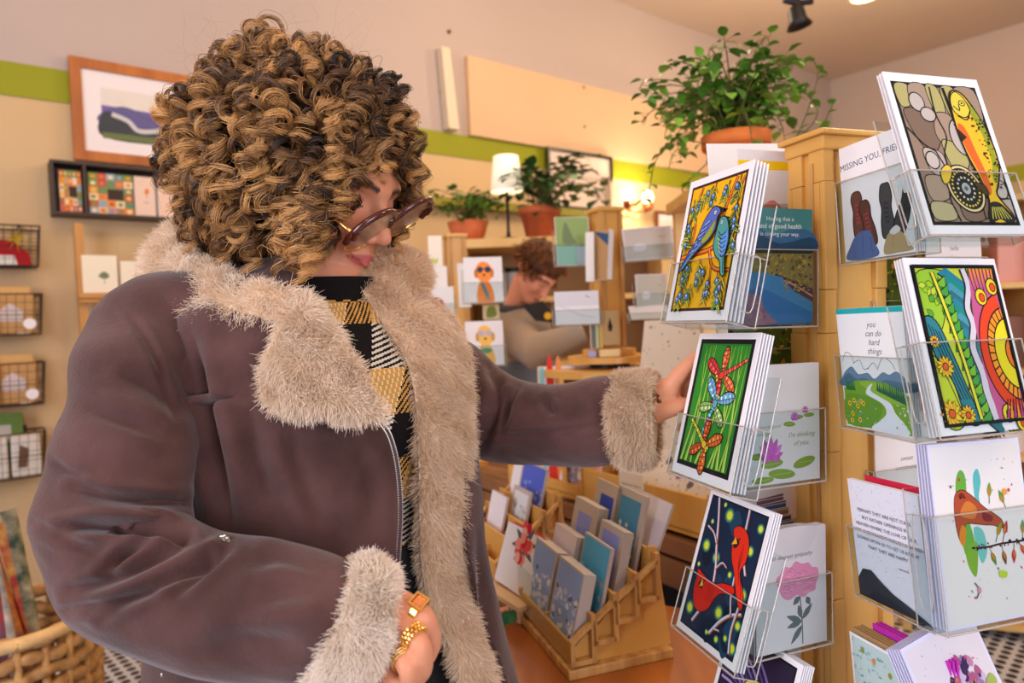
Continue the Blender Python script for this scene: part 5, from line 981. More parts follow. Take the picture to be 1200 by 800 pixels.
# smaller tray to the left with two cards
sC, sD = s_of(560, 562, 0, .83), s_of(634, 590, 0, .83)
tray('small wooden tray at the far end of the plank table', sC, sD, .09, .03, .02)
def art_pinkgreen(a): a.rect(0, 0, a.W, a.H, (246, 170, 170)); a.rect(16, 30, a.W - 16, a.H - 16, (240, 236, 226)); a.blob([(30, 50), (44, 90), (60, 60), (50, 40)], (60, 150, 70)); a.blob([(56, 60), (72, 100), (84, 70), (70, 44)], (70, 160, 60)); a.ell(54, 62, 9, 12, (220, 80, 60))
for lab, px, fn in (('white and lilac card in the small tray on the plank table', 590, lambda a: art_photo(a, [(220, 216, 240), (180, 190, 220), (150, 160, 200)], 10)), ('pink card with green leaves in the small tray', 628, art_pinkgreen)):
    s_ = s_of(px, 580, 0, .85); A = ArtT(.11, .004, .15, 100, 136); fn(A); o = A.build('greeting_card', None, INKM); o.matrix_world = Matrix.Translation(on_L(s_, .05, Lz + .012 + .014)) @ Matrix.Rotation(R(yawL), 4, 'Z') @ Matrix.Rotation(R(-14), 4, 'X'); props(o, lab, 'greeting card')
# boxes standing behind the arm on the table
for lab, px, py, d, w_, h_, fn in (('white boxed card with a red and orange print seen over the sleeve', 652, 449, 2.05, .11, .06, lambda a: (a.rect(0, 0, a.W, a.H, (240, 236, 238)), a.blob([(20, 10), (22, a.H - 8), (40, a.H - 6), (44, 12)], (226, 70, 60)), a.blob([(44, 10), (46, a.H - 10), (64, a.H - 12), (66, 12)], (240, 160, 100)), a.rect(2, 2, 16, a.H - 2, (150, 210, 220)))), ('pale lilac boxed card seen over the sleeve', 684, 449, 2.07, .085, .06, lambda a: a.rect(0, 0, a.W, a.H, (228, 224, 240)))):
    p = at(px, py, d); A = ArtT(w_, .02, p.z + .07 - Lz - .018, 100, 160, (226, 200, 160)); 
    A.H = 100 * (p.z + .07 - Lz) / w_; fn(A); o = A.build('boxed_cards', None, INKM); s_ = (Vector((p.x, p.y, 0)) - mid).dot(ld); o.matrix_world = Matrix.Translation(Vector((p.x, p.y, Lz))) @ Matrix.Rotation(R(8), 4, 'Z'); props(o, lab, 'boxed card set')
# dark leafy things under the plank table
b = MB(); rn = random.Random(4)
for i in range(160): p = on_L(-.42 + .5 * rn.random(), .06 + .16 * rn.random(), .2 + .36 * rn.random()); leaf_mesh(b, p, Vector((rn.uniform(-1, 1), rn.uniform(-1, 1), rn.uniform(-.4, 1))), .07, .04)
for i in range(12): p = on_L(-.42 + .5 * i / 12, .12, .03); b.tube([p, p + Vector((.02, 0, .4))], .003, 5)
o = b.build('green_foliage_plant', mat('deep_green_leaf', (20, 92, 50), .5), None, smooth=True); props(o, 'deep green leafy plant in shade under the plank table', 'plant')
# second stepped holder further left, behind the coat hem
o2 = atz(548, 668, TZ + .0); o2.z = TZ
t = thing('side_table', 'small square wooden table beside the coat, under a second card holder', 'table', (o2.x + .10, o2.y + .03, 0), R(-62)); b = MB(); b.rbox((0, 0, TZ - .018), (.27, .33, .03), .004); b.build('tabletop', tabw, t)
for sx in (-1, 1):
    for sy in (-1, 1): b = MB(); b.box((sx * .11, sy * .14, (TZ - .033) / 2), (.03, .03, TZ - .033)); b.build('leg', tabw, t)
b = MB(); b.box((0, 0, .3), (.22, .28, .015)); b.build('shelf', tabw, t)
sr2 = step_rack('second stepped wooden card holder, half hidden by the coat', Vector((o2.x + .02, o2.y, TZ + .013)), -66, n=4); bpy.context.view_layer.update()
tier_card(sr2, 3, .0, .12, .12, art_photo, .006, 'card of a violet blue sky in the second card holder', m=2, seed=21, cols=[(90, 110, 220), (110, 130, 230), (150, 180, 240)], W=120)
tier_card(sr2, 2, .02, .09, .10, art_photo, .006, 'white card with a pale grey drawing in the second card holder', m=10, seed=22, cols=[(226, 230, 236), (180, 186, 190), (206, 210, 216)], W=100)
tier_card(sr2, 1, -.03, .09, .11, art_plain, .006, 'plain white card low in the second card holder', paper=(236, 232, 240))
tier_card(sr2, 3, -.09, .05, .20, art_plain, .006, 'tall white card at the far end of the second card holder', paper=(240, 238, 246))

# ---------------------------------------------------------------- two more card towers behind
def tower(lab, base, rz, wcol, z0, z1, name='card_tower', baser=.14):
    t = thing(name, lab, 'card rack', (base[0], base[1], z0), R(rz)); h = z1 - z0; b = MB(); b.box((0, 0, h / 2 + .01), (wcol - .01, wcol - .01, h - .02)); b.build('post', wood, t)
    for sx, sy in ((-1, -1), (1, -1), (-1, 1), (1, 1)): b = MB(); b.box((sx * (wcol / 2 - .005), sy * (wcol / 2 - .005), h / 2 + .012), (.014, .014, h - .026)); b.build('corner_strip', wood_e, t)
    b = MB(); b.rbox((0, 0, h - .004), (wcol + .015, wcol + .015, .012), .002); b.build('cap', wood, t); b = MB(); b.lathe([(0, 0), (baser, 0), (baser, .018), (0, .018)], 36); b.build('base', wood, t)
    bpy.context.view_layer.update(); return t
# round two-level stand carrying the middle tower
rb = at(714, 416, 2.05); zt2 = rb.z
t = thing('round_display_stand', 'round golden two-level stand under the middle card tower', 'display stand', (rb.x, rb.y, Lz)); zt2 = rb.z - Lz
b = MB(); b.lathe([(0, zt2 - .018), (.125, zt2 - .018), (.125, zt2), (0, zt2)], 48); b.build('upper_disc', wood, t); b = MB(); b.lathe([(0, zt2 - .035), (.06, zt2 - .035), (.06, zt2 - .018), (0, zt2 - .018)], 24); b.build('turntable', blk, t)
b = MB(); b.lathe([(0, zt2 - .055), (.20, zt2 - .055), (.20, zt2 - .035), (0, zt2 - .035)], 48); b.build('lower_disc', wood, t)
inner = mat('amber_drawer_inside', (150, 84, 16), .6)
b = MB(); b.box((0, .04, (zt2 - .055 + .02) / 2), (.30, .18, zt2 - .075)); b.build('cabinet_body', inner, t)
for x in (-.155, .0, .155): b = MB(); b.box((x, -.03, (zt2 - .055 + .02) / 2), (.012, .20, zt2 - .075)); b.build('upright', wood, t)
b = MB(); b.lathe([(0, 0), (.20, 0), (.20, .02), (0, .02)], 48); b.build('floor_disc', wood, t); zt2 = rb.z
tw = tower('golden card tower on the round stand in the middle of the shop', (rb.x, rb.y), 24, .072, zt2 + .001, at(714, 246, 2.05).z, baser=.08)
def bgcard(lab, px0, py0, px1, py1, d, yaw, fn, root=None, lean=-6, th=.004, name='greeting_card', spin=0, paper=WHT, shelf=True, **kw):
    """px box of the card when seen nearly face on"""
    p = at((px0 + px1) / 2, (py0 + py1) / 2, d); w_ = (px1 - px0) / FPX * d / math.cos(R(yaw)); h_ = (py1 - py0) / FPX * d
    M = pose(p, yaw, lean, spin); W_ = 100; o = card(name, lab, M, w_, h_, fn, th=th, W=W_, H=W_ * h_ / w_, paper=paper, m=INKM, **kw)
    if root is not None and shelf: pocket(M, w_, h_, root, .45, depth=.012)
    return o
def art_misty(a): a.rect(1, 1, a.W - 1, a.H - 1, (150, 176, 110)); a.rect(1, 1, a.W - 1, a.H * .4, (160, 206, 190)); a.blob([(20, a.H * .45), (30, a.H * .9), (50, a.H * .6), (60, a.H * .45)], (120, 140, 100)); a.rect(a.W * .6, a.H * .02, a.W - 1, a.H * .38, (200, 216, 230))
def art_pale(a, c=(214, 208, 200)): a.rect(2, 2, a.W - 2, a.H - 2, c); a.blob([(18, a.H * .4), (26, a.H * .5), (44, a.H * .46), (40, a.H * .3), (22, a.H * .28)], (236, 236, 240)); a.blob([(54, a.H * .42), (66, a.H * .5), (80, a.H * .4), (62, a.H * .3)], (196, 206, 196)); a.line([(70, a.H * .7), (84, a.H * .66)], 1, (120, 120, 120))
bgcard('pale green misty card left of the middle tower', 651, 254, 691, 311, 1.98, 10, art_misty, tw)
bgcard('cream card end-on stack beside the misty card', 687, 272, 696, 330, 1.93, -20, art_plain, None, th=.012)
bgcard('tan and dark blue card stack on the left face of the middle tower', 698, 270, 714, 328, 1.94, -50, lambda a: (a.rect(0, 0, a.W, a.H, (190, 150, 104)), a.poly([(0, a.H), (a.W, a.H * .9), (a.W, a.H * .66)], (60, 90, 130))), None, th=.02)
bgcard('wide pale grey card to the right of the middle tower', 730, 266, 790, 304, 1.95, 8, art_pale, tw, spin=-3)
bgcard('white wide card under the misty card, folded open', 650, 341, 702, 380, 1.95, 4, lambda a: (a.rect(0, 0, a.W, a.H, (232, 232, 238)), a.rect(0, 0, a.W, a.H * .55, (248, 248, 252)), a.line([(10, 44), (60, 20), (90, 14)], 2, (214, 214, 224)), a.line([(70, a.H * .86), (80, a.H * .8)], 1.5, (120, 130, 120))), tw)
bgcard('pale grey green card behind the bluebird card', 745, 321, 782, 362, 1.92, 8, lambda a: art_pale(a, (206, 204, 190)), tw)
bgcard('white card laid forward under the grey green card', 738, 356, 784, 376, 1.90, 4, art_plain, tw, lean=-40, paper=(246, 246, 250))
bgcard('tan card with a dark tree low on the middle tower', 704, 364, 726, 404, 1.97, 0, lambda a: (a.rect(0, 0, a.W, a.H, (190, 160, 112)), a.poly([(36, a.H * .5), (50, a.H * .82), (64, a.H * .5)], (40, 34, 30)), a.rect(40, a.H * .4, 60, a.H * .5, (60, 50, 40))), None)
for k, (x0, x1, c) in enumerate(((692, 696, (110, 120, 110)), (697, 701, (190, 196, 150)), (702, 705, (222, 180, 90)))): bgcard(['grey green', 'pale sage', 'mustard'][k] + ' narrow booklet at the foot of the middle tower', x0, 368, x1, 408, 1.98, 0, lambda a, c=c: a.rect(0, 0, a.W, a.H, c), None, th=.03, name='booklet')
b = MB(); p = at(714, 406, 1.96); b.rbox((0, 0, .012), (.06, .03, .022), .004); o = b.build('soap_bar', mat('cream_soap', (238, 210, 150), .5)); o.location = (p.x, p.y, zt2); props(o, 'small cream block at the foot of the middle tower', 'block')
b = MB(); p = at(694, 412, 1.98); b.rbox((0, 0, .01), (.025, .025, .02), .004); o = b.build('lilac_tin', mat('lilac_tin_paint', (180, 180, 220), .4)); o.location = (p.x, p.y, zt2); props(o, 'tiny lilac tin beside the booklets', 'tin')
# left tower behind the coat collar with dog cards
lb_ = at(533, 470, 2.25); 
tw3 = tower('card tower with dog portraits behind the shearling collar', (at(534, 300, 2.44).x, 2.44), 14, .064, Lz + .001, at(534, 276, 2.44).z, baser=.09)
def art_dog(a, body=(240, 140, 60), glasses=(50, 70, 90), tie=(90, 130, 140), bear=False):
    a.rect(0, 0, a.W, a.H, (238, 232, 230)); H_ = a.H
    a.blob([(34, 0), (34, H_ * .3), (42, H_ * .46), (60, H_ * .46), (72, H_ * .3), (74, 0)], body); a.blob([(36, H_ * .52), (30, H_ * .6), (32, H_ * .74), (36, H_ * .84), (50, H_ * .9), (66, H_ * .84), (72, H_ * .72), (74, H_ * .6), (66, H_ * .48), (50, H_ * .42)], tuple(min(255, k + 8) for k in body))
    a.blob([(34, H_ * .74), (27, H_ * .7), (28, H_ * .56), (35, H_ * .56)], tuple(int(k * .85) for k in body)); a.blob([(70, H_ * .74), (77, H_ * .7), (76, H_ * .56), (69, H_ * .56)], tuple(int(k * .85) for k in body)); a.ell(42, H_ * .72, 8, 8, glasses); a.ell(62, H_ * .72, 8, 8, glasses); a.line([(46, H_ * .74), (60, H_ * .74)], 2, glasses); a.ell(52, H_ * .6, 3.4, 3, (80, 50, 40)); a.blob([(42, H_ * .42), (50, H_ * .42), (64, H_ * .1), (56, H_ * .08)] if not bear else [(36, H_ * .34), (52, H_ * .26), (70, H_ * .34), (52, H_ * .4)], tie)
bgcard('card of an orange dog in dark sunglasses and a tie', 544, 301, 589, 354, 2.05, 8, art_dog, tw3)
bgcard('card of a yellow dog in pale glasses', 546, 376, 590, 428, 2.0, 8, art_dog, tw3, body=(240, 186, 90), glasses=(190, 180, 200), tie=(80, 150, 100), bear=True)
bgcard('white card edge left of the orange dog card', 537, 308, 551, 360, 2.1, 10, art_plain, None)
bgcard('white card with a maroon car below the collar tip', 488, 336, 532, 372, 2.08, 6, lambda a: (a.rect(0, 0, a.W, a.H, (232, 228, 224)), a.blob([(40, a.H * .4), (44, a.H * .62), (60, a.H * .64), (72, a.H * .5), (70, a.H * .36)], (150, 60, 60)), a.ell(50, a.H * .36, 6, 7, (60, 60, 60)), a.ell(66, a.H * .36, 6, 7, (70, 70, 70))), tw3)
bgcard('pale pink card above the maroon car card', 500, 312, 524, 338, 2.15, 6, art_plain, None, paper=(232, 222, 218))
bgcard('white card with a lime sprig at the top of the dog card tower', 502, 276, 518, 312, 2.25, 6, lambda a: (a.rect(0, 0, a.W, a.H, (240, 232, 216)), a.blob([(20, 20), (30, 60), (50, 50), (70, 60), (60, 20)], (196, 206, 110))), None)
bgcard('card with an olive wreath between the two dog cards', 566, 357, 585, 374, 2.15, 8, lambda a: (a.rect(0, 0, a.W, a.H, (206, 190, 150)), a.blob([(20, a.H * .2), (30, a.H * .8), (70, a.H * .9), (84, a.H * .3), (50, a.H * .1)], (120, 130, 60))), None)

# ---------------------------------------------------------------- shelving beyond the rack on the right
rs = at(1150, 300, 2.5); t = thing('open_cabinet', 'tall pale shelving at the right wall behind the trout card', 'cabinet', (rs.x + .3, rs.y + .2, 0), R(-20))
for sx in (-1, 0, 1): b = MB(); b.box((sx * .45, 0, .86), (.03, .32, 1.72)); b.build('upright', hw, t)
for k in range(6): b = MB(); b.box((0, 0, .05 + k * .33), (.93, .33, .022)); b.build('shelf', hw, t)
b = MB(); b.box((0, .17, .86), (.93, .01, 1.72)); b.build('back_panel', mat('peach_board', (226, 176, 120), .7), t); bpy.context.view_layer.update()
rn = random.Random(9); ws = ['cream', 'peach', 'white', 'amber', 'brown', 'olive', 'rose', 'grey']; wc = [(240, 222, 190), (236, 180, 130), (240, 236, 232), (220, 150, 60), (130, 84, 60), (160, 150, 70), (220, 160, 150), (170, 160, 160)]
places = ['lowest', 'second lowest', 'third', 'fourth', 'top']
for k in range(5):
    for j in range(6):
        i = (j * 3 + k * 2) % 8; b = MB(); hh = .13 + .12 * rn.random(); b.rbox((0, 0, hh / 2), (.09, .12, hh), .004); o = b.build('gift_box', mat('box_' + ws[i], wc[i], .5)); o.matrix_world = t.matrix_world @ Matrix.Translation((-.37 + j * .145 + (.015 if j < 3 else .01), -.04, .05 + k * .33 + .011)); props(o, '%s box on the %s shelf of the right cabinet, %s from its left end' % (ws[i], places[k], ['first', 'second', 'third', 'fourth', 'fifth', 'sixth'][j]), 'box', 'boxes in the right cabinet')
# ---------------------------------------------------------------- figures: shared builders
from mathutils.bvhtree import BVHTree
def smin(a, b, k): h = np.clip(.5 + .5 * (b - a) / k, 0, 1); return b * (1 - h) + a * h - k * h * (1 - h)
def sd_ell(p, c, r):
    q = (p - np.array(c)) / np.array(r); n = np.linalg.norm(q, axis=1); g = np.linalg.norm(q / np.array(r), axis=1) + 1e-9; return n * (n - 1) / g
def sd_cap(p, a, b, ra, rb=None):
    rb = ra if rb is None else rb; a = np.array(a); b = np.array(b); d = b - a; t = np.clip(((p - a) @ d) / (d @ d), 0, 1); return np.linalg.norm(p - a - t[:, None] * d, axis=1) - (ra + (rb - ra) * t)
def head_sdf(p):
    """x to the side, y forward, z up; eyes at z = 0"""
    d = sd_ell(p, (0, -.018, .034), (.076, .098, .084))
    d = smin(d, sd_ell(p, (0, .026, -.030), (.063, .062, .082)), .02)
    d = smin(d, sd_ell(p, (0, .058, -.090), (.026, .026, .022)), .022)
    d = smin(d, sd_cap(p, (0, .05, -.068), (0, .074, -.064), .026, .018), .02)
    ax = p.copy(); ax[:, 0] = np.abs(ax[:, 0])
    d = smin(d, sd_cap(ax, (.052, -.005, -.052), (.018, .056, -.094), .016, .016), .024)
    d = smin(d, sd_ell(ax, (.036, .058, -.030), (.025, .024, .024)), .018)
    d = smin(d, sd_cap(ax, (.040, .070, .020), (.006, .084, .016), .010, .009), .014)
    d = -smin(-d, sd_ell(ax, (.033, .094, -.001), (.018, .017, .013)), .012)
    d = smin(d, sd_ell(ax, (.032, .067, -.001), (.0145, .0135, .0125)), .003)
    d = smin(d, sd_cap(p, (0, .084, .012), (0, .108, -.032), .0075, .0095), .010)
    d = smin(d, sd_ell(p, (0, .109, -.036), (.0095, .0105, .0085)), .006)
    d = smin(d, sd_ell(ax, (.0125, .098, -.041), (.0075, .010, .0078)), .005)
    d = -smin(-d, sd_ell(ax, (.0065, .104, -.0475), (.0035, .005, .003)), .002)
    d = -smin(-d, sd_cap(p, (0, .106, -.054), (0, .100, -.060), .002), .004)
    d = smin(d, sd_cap(ax, (0, .0935, -.0645), (.020, .080, -.069), .0050, .0022), .005)
    d = smin(d, sd_cap(ax, (0, .0925, -.0740), (.016, .081, -.071), .0068, .0028), .005)
    d = -smin(-d, sd_cap(ax, (0, .1005, -.0690), (.023, .083, -.0700), .0009), .0016)
    # ears
    d = smin(d, sd_ell(ax, (.077, -.012, -.008), (.008, .017, .028)), .006)
    return d
def head_points(nu, nv):
    """star-shaped sampling of the head about its middle"""
    c = np.array((0, .005, -.01)); th = np.linspace(.0, math.pi, nv)[:, None]; ph = np.linspace(0, 2 * math.pi, nu, endpoint=False)[None]
    d = np.stack([np.sin(th) * np.sin(ph), np.sin(th) * np.cos(ph), np.cos(th) + 0 * ph], -1).reshape(-1, 3)
    lo = np.zeros(len(d)); hi = np.full(len(d), .16)
    ts = np.linspace(.16, .02, 60); done = np.zeros(len(d), bool); r = np.full(len(d), .03)
    for t in ts:
        s = head_sdf(c + d * t); m = (s < 0) & ~done; r[m] = t; done |= m
    lo, hi = r.copy(), r + .0024
    for _ in range(10): mid = (lo + hi) / 2; s = head_sdf(c + d * mid[:, None]); lo = np.where(s < 0, mid, lo); hi = np.where(s < 0, hi, mid)
    P = c + d * lo[:, None]
    F = [(j * nu + i, j * nu + (i + 1) % nu, (j + 1) * nu + (i + 1) % nu, (j + 1) * nu + i) for j in range(nv - 1) for i in range(nu)]
    return P, F
def frame_of(fwd, up):
    f_ = Vector(fwd).normalized(); u_ = Vector(up); u_ = (u_ - f_ * u_.dot(f_)).normalized(); s_ = f_.cross(u_)   # s = her right side
    return s_, f_, u_
def skin_chain(nodes, edges, sub=2):
    """nodes: (point, radius); grown into one surface"""
    me = bpy.data.meshes.new('s'); me.from_pydata([tuple(n[0]) for n in nodes], edges, []); o = bpy.data.objects.new('s', me); C.objects.link(o)
    m = o.modifiers.new('k', 'SKIN'); m.branch_smoothing = .3; m.use_smooth_shade = True
    for v, n in zip(me.skin_vertices[0].data, nodes): v.radius = (n[1], n[1]) if not isinstance(n[1], tuple) else n[1]
    me.skin_vertices[0].data[0].use_root = True
    m = o.modifiers.new('u', 'SUBSURF'); m.levels = sub; m.render_levels = sub
    dg = bpy.context.evaluated_depsgraph_get(); ev = o.evaluated_get(dg).to_mesh()
    vs = [v.co.copy() for v in ev.vertices]; fs = [list(p.vertices) for p in ev.polygons]
    bpy.data.objects.remove(o); return vs, fs
def remeshed(mb, voxel, smooth=4, fac=.5):
    me = bpy.data.meshes.new('r'); me.from_pydata(mb.v, [], mb.f); me.update(); o = bpy.data.objects.new('r', me); C.objects.link(o)
    bm = bmesh.new(); bm.from_mesh(me); bmesh.ops.recalc_face_normals(bm, faces=bm.faces); bm.to_mesh(me); bm.free()
    m = o.modifiers.new('r', 'REMESH'); m.mode = 'VOXEL'; m.voxel_size = voxel
    if smooth: m = o.modifiers.new('s', 'SMOOTH'); m.iterations = smooth; m.factor = fac
    dg = bpy.context.evaluated_depsgraph_get(); ev = o.evaluated_get(dg).to_mesh()
    n = len(ev.vertices); V = np.empty(n * 3); ev.vertices.foreach_get('co', V); V = V.reshape(-1, 3); F = [list(p.vertices) for p in ev.polygons]
    bpy.data.objects.remove(o); return V, F
def np_mesh(name, V, F, mats, parent=None, vcol=None, smooth=True, world=False):
    me = bpy.data.meshes.new(name); me.from_pydata([tuple(v) for v in V], [], F)
    for m in (mats if isinstance(mats, (list, tuple)) else [mats]): me.materials.append(m)
    if smooth: me.polygons.foreach_set('use_smooth', [True] * len(me.polygons))
    if vcol is not None:
        a = me.color_attributes.new('Col', 'FLOAT_COLOR', 'POINT'); a.data.foreach_set('color', np.concatenate([vcol, np.ones((len(V), 1))], 1).astype(np.float32).ravel())
    me.update(); o = bpy.data.objects.new(name, me); C.objects.link(o)
    if parent is not None:
        o.parent = parent
        if world: bpy.context.view_layer.update(); o.matrix_parent_inverse = parent.matrix_world.inverted()
    return o
def normals(V, F):
    V = np.asarray(V, float); N = np.zeros_like(V)
    Fq = np.array([f if len(f) == 4 else list(f) + [f[-1]] for f in F if len(f) in (3, 4)])
    n = np.cross(V[Fq[:, 2]] - V[Fq[:, 0]], V[Fq[:, 3]] - V[Fq[:, 1]])
    t = Fq[:, 2] == Fq[:, 3]; n[t] = np.cross(V[Fq[t, 1]] - V[Fq[t, 0]], V[Fq[t, 2]] - V[Fq[t, 0]])
    for k in range(4): np.add.at(N, Fq[:, k], n)
    return N / (np.linalg.norm(N, axis=1, keepdims=True) + 1e-12)
def facing(V, N):
    """flip so that normals look outwards to the viewer's side where they do"""
    return (N * (np.array(CAM) - V)).sum(1)
def fold(V, N, path, sig, dep, ridge=.45, taper=True):
    """press a crease of the cloth along a path"""
    X, Y, Z = proj(V); p = np.array([tuple(q)[:2] for q in catmull([(a, b_, 0) for a, b_ in path], 6)]) if len(path) > 2 else np.array(path, float)
    best = np.full(len(V), 1e9); bt = np.zeros(len(V)); n = len(p) - 1
    for i in range(n):
        a, b_ = p[i], p[i + 1]; d = b_ - a; t = np.clip(((X - a[0]) * d[0] + (Y - a[1]) * d[1]) / (d @ d + 1e-9), 0, 1); dd = np.hypot(X - a[0] - t * d[0], Y - a[1] - t * d[1])
        m = dd < best; best[m] = dd[m]; bt[m] = (i + t[m]) / n
    w_ = np.sin(np.clip(bt, .04, .96) * math.pi) ** .5 if taper else 1
    front = np.clip(facing(V, N) / (np.linalg.norm(np.array(CAM) - V, axis=1)) * 3, 0, 1)
    g = -np.exp(-(best / sig) ** 2) + ridge * np.exp(-((best - 2.1 * sig) / (1.1 * sig)) ** 2)
    return V + N * (dep * g * w_ * front)[:, None]
def loft(path, nring, nalong, squash=None):
    """tube through (point, radius) stations"""
    pts = catmull([p for p, r in path], nalong); rr = [v.x for v in catmull([(r, 0, 0) for p, r in path], nalong)]
    mb = MB(); mb.tube(pts, rr, nring, caps=True); return mb
def fur(name, V, F, parent, n, length, col1, col2, radius=.00028, curl=.35, seed=1, lean=(0, 0, -.3), clump=70, pts=5, keep=None, offset=0.0):
    """pile of short curved fibres rooted on a surface"""
    rg = np.random.default_rng(seed); V = np.asarray(V, float); T = []
    for f in F: T.append((f[0], f[1], f[2])); (T.append((f[0], f[2], f[3])) if len(f) == 4 else None)
    T = np.array(T); a, b_, c = V[T[:, 0]], V[T[:, 1]], V[T[:, 2]]; cr = np.cross(b_ - a, c - a); ar = np.linalg.norm(cr, axis=1); 
    VN = normals(V, F)
    k = rg.choice(len(T), n, p=ar / ar.sum()); u, v = rg.random(n), rg.random(n); m = u + v > 1; u[m], v[m] = 1 - u[m], 1 - v[m]
    P = a[k] * (1 - u - v)[:, None] + b_[k] * u[:, None] + c[k] * v[:, None]; Nn = VN[T[k, 0]] * (1 - u - v)[:, None] + VN[T[k, 1]] * u[:, None] + VN[T[k, 2]] * v[:, None]; Nn /= np.linalg.norm(Nn, axis=1, keepdims=True) + 1e-9
    if keep is not None: s = keep(P, Nn); P, Nn = P[s], Nn[s]; n = len(P)
    q = P * clump; wob = np.stack([np.sin(q[:, 1] * 2.1 + 1.3 * q[:, 2]) + .6 * np.sin(q[:, 0] * 3.7), np.sin(q[:, 2] * 1.9 + q[:, 0] * 1.7), np.sin(q[:, 0] * 2.3 - q[:, 1] * 1.1 + q[:, 2])], 1) * .5
    D = Nn + curl * wob + .28 * rg.normal(size=(n, 3)) + np.array(lean); D /= np.linalg.norm(D, axis=1, keepdims=True)
    L = length * (.55 + .6 * rg.random(n)); bend = .55 * wob + .4 * rg.normal(size=(n, 3)) + np.array([0, 0, -.5])
    ts = np.linspace(0, 1, pts); pos = P[:, None] + (L[:, None, None] * (D[:, None] * ts[None, :, None] + .45 * bend[:, None] * (ts ** 2)[None, :, None])) + Nn[:, None] * offset
    return hair_object(name, pos, radius, [col1, col2], parent, rg, taper=.35)
FURM = {}
def hair_mat(name, rough=.45, rad_rough=.5, simple=True):
    if name in MATS: return MATS[name]
    m = bpy.data.materials.new(name); m.use_nodes = True; nt = m.node_tree; N = nt.nodes; L = nt.links; b = N['Principled BSDF']
    at_ = N.new('ShaderNodeAttribute'); at_.attribute_name = 'tint'; L.new(at_.outputs['Color'], b.inputs['Base Color']); b.inputs['Roughness'].default_value = rough; b.inputs['Specular IOR Level'].default_value = .35 if simple else .5
    MATS[name] = m; return m
def hair_object(name, pos, radius, cols, parent, rg, taper=.3, tint=None, m=None, prof=None):
    n, k = pos.shape[:2]; hc = bpy.data.hair_curves.new(name); hc.add_curves([k] * n)
    hc.attributes['position'].data.foreach_set('vector', pos.astype(np.float32).ravel()) if 'position' in hc.attributes else hc.points.foreach_set('position', pos.astype(np.float32).ravel())
    rad = radius * (1 - (1 - taper) * np.linspace(0, 1, k) ** 1.5) if prof is None else radius * prof
    a = hc.attributes.get('radius') or hc.attributes.new('radius', 'FLOAT', 'POINT'); a.data.foreach_set('value', np.tile(rad, n).astype(np.float32))
    if tint is None:
        t = rg.random(n)[:, None]; tint = np.array(lin(cols[0])) * (1 - t) + np.array(lin(cols[1])) * t
    if tint.ndim == 2: a = hc.attributes.new('tint', 'FLOAT_COLOR', 'CURVE'); a.data.foreach_set('color', np.concatenate([tint, np.ones((n, 1))], 1).astype(np.float32).ravel())
    else: a = hc.attributes.new('tint', 'FLOAT_COLOR', 'POINT'); a.data.foreach_set('color', np.concatenate([tint.reshape(-1, 3), np.ones((n * k, 1))], 1).astype(np.float32).ravel())
    hc.materials.append(m or hair_mat('fibre')); o = bpy.data.objects.new(name, hc); C.objects.link(o)
    if parent is not None: o.parent = parent; bpy.context.view_layer.update(); o.matrix_parent_inverse = parent.matrix_world.inverted()
    return o
def ringlets(name, parent, specs, seed, strands=30, kp=40, rib=.0032, rad=.00022, root=(34, 23, 17), mid=(92, 58, 34), tip=(206, 146, 82)):
    """specs: list of (axis points array m x 3, coil radius, turns, lightness)"""
    rg = np.random.default_rng(seed); P = []; Tn = []
    ts = np.linspace(0, 1, kp)
    for ax, cr, turns, li in specs:
        ax = np.asarray(ax); s = np.linspace(0, 1, len(ax)); c = np.stack([np.interp(ts, s, ax[:, i]) for i in range(3)], 1); tg = np.gradient(c, axis=0); tg /= np.linalg.norm(tg, axis=1, keepdims=True) + 1e-9
        u = np.cross(tg, [.3, .5, .81]); u /= np.linalg.norm(u, axis=1, keepdims=True) + 1e-9; v = np.cross(tg, u); ph = 2 * math.pi * turns * ts + rg.random() * 6.28
        env = np.minimum(1, .25 + ts * 2.2) * (1 - .25 * ts ** 3); rr = cr * env * (1 + .12 * np.sin(ts * 9 + rg.random() * 6))
        rd = np.cos(ph)[:, None] * u + np.sin(ph)[:, None] * v; base = c + rr[:, None] * rd
        for k in range(strands):
            o1, o2, o3 = rg.normal() * rib, rg.normal() * rib * .28, rg.normal() * .12
            fr = .0006 + .0014 * (rg.random() < .12)
            rd2 = np.cos(ph + o3)[:, None] * u + np.sin(ph + o3)[:, None] * v
            q = c + (rr + o2)[:, None] * rd2 + tg * o1 * np.minimum(1, .35 + ts * 3)[:, None] * (1 - .5 * ts[:, None] ** 2) + fr * np.cumsum(rg.normal(size=(kp, 3)), 0) * .35
            P.append(q); w_ = np.clip(ts * 1.25 + li - .25 + .18 * rg.normal(), 0, 1)[:, None]
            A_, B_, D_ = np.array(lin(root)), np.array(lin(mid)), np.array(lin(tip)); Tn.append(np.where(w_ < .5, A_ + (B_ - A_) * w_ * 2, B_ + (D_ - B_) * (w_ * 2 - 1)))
    return hair_object(name, np.array(P), rad, None, parent, rg, taper=.5, tint=np.array(Tn), m=hair_mat('curly_hair', .38, simple=False))
skin_m = attr_mat('skin', rough=.5, bump=.06, bscale=350, sss=.12, spec=.4)

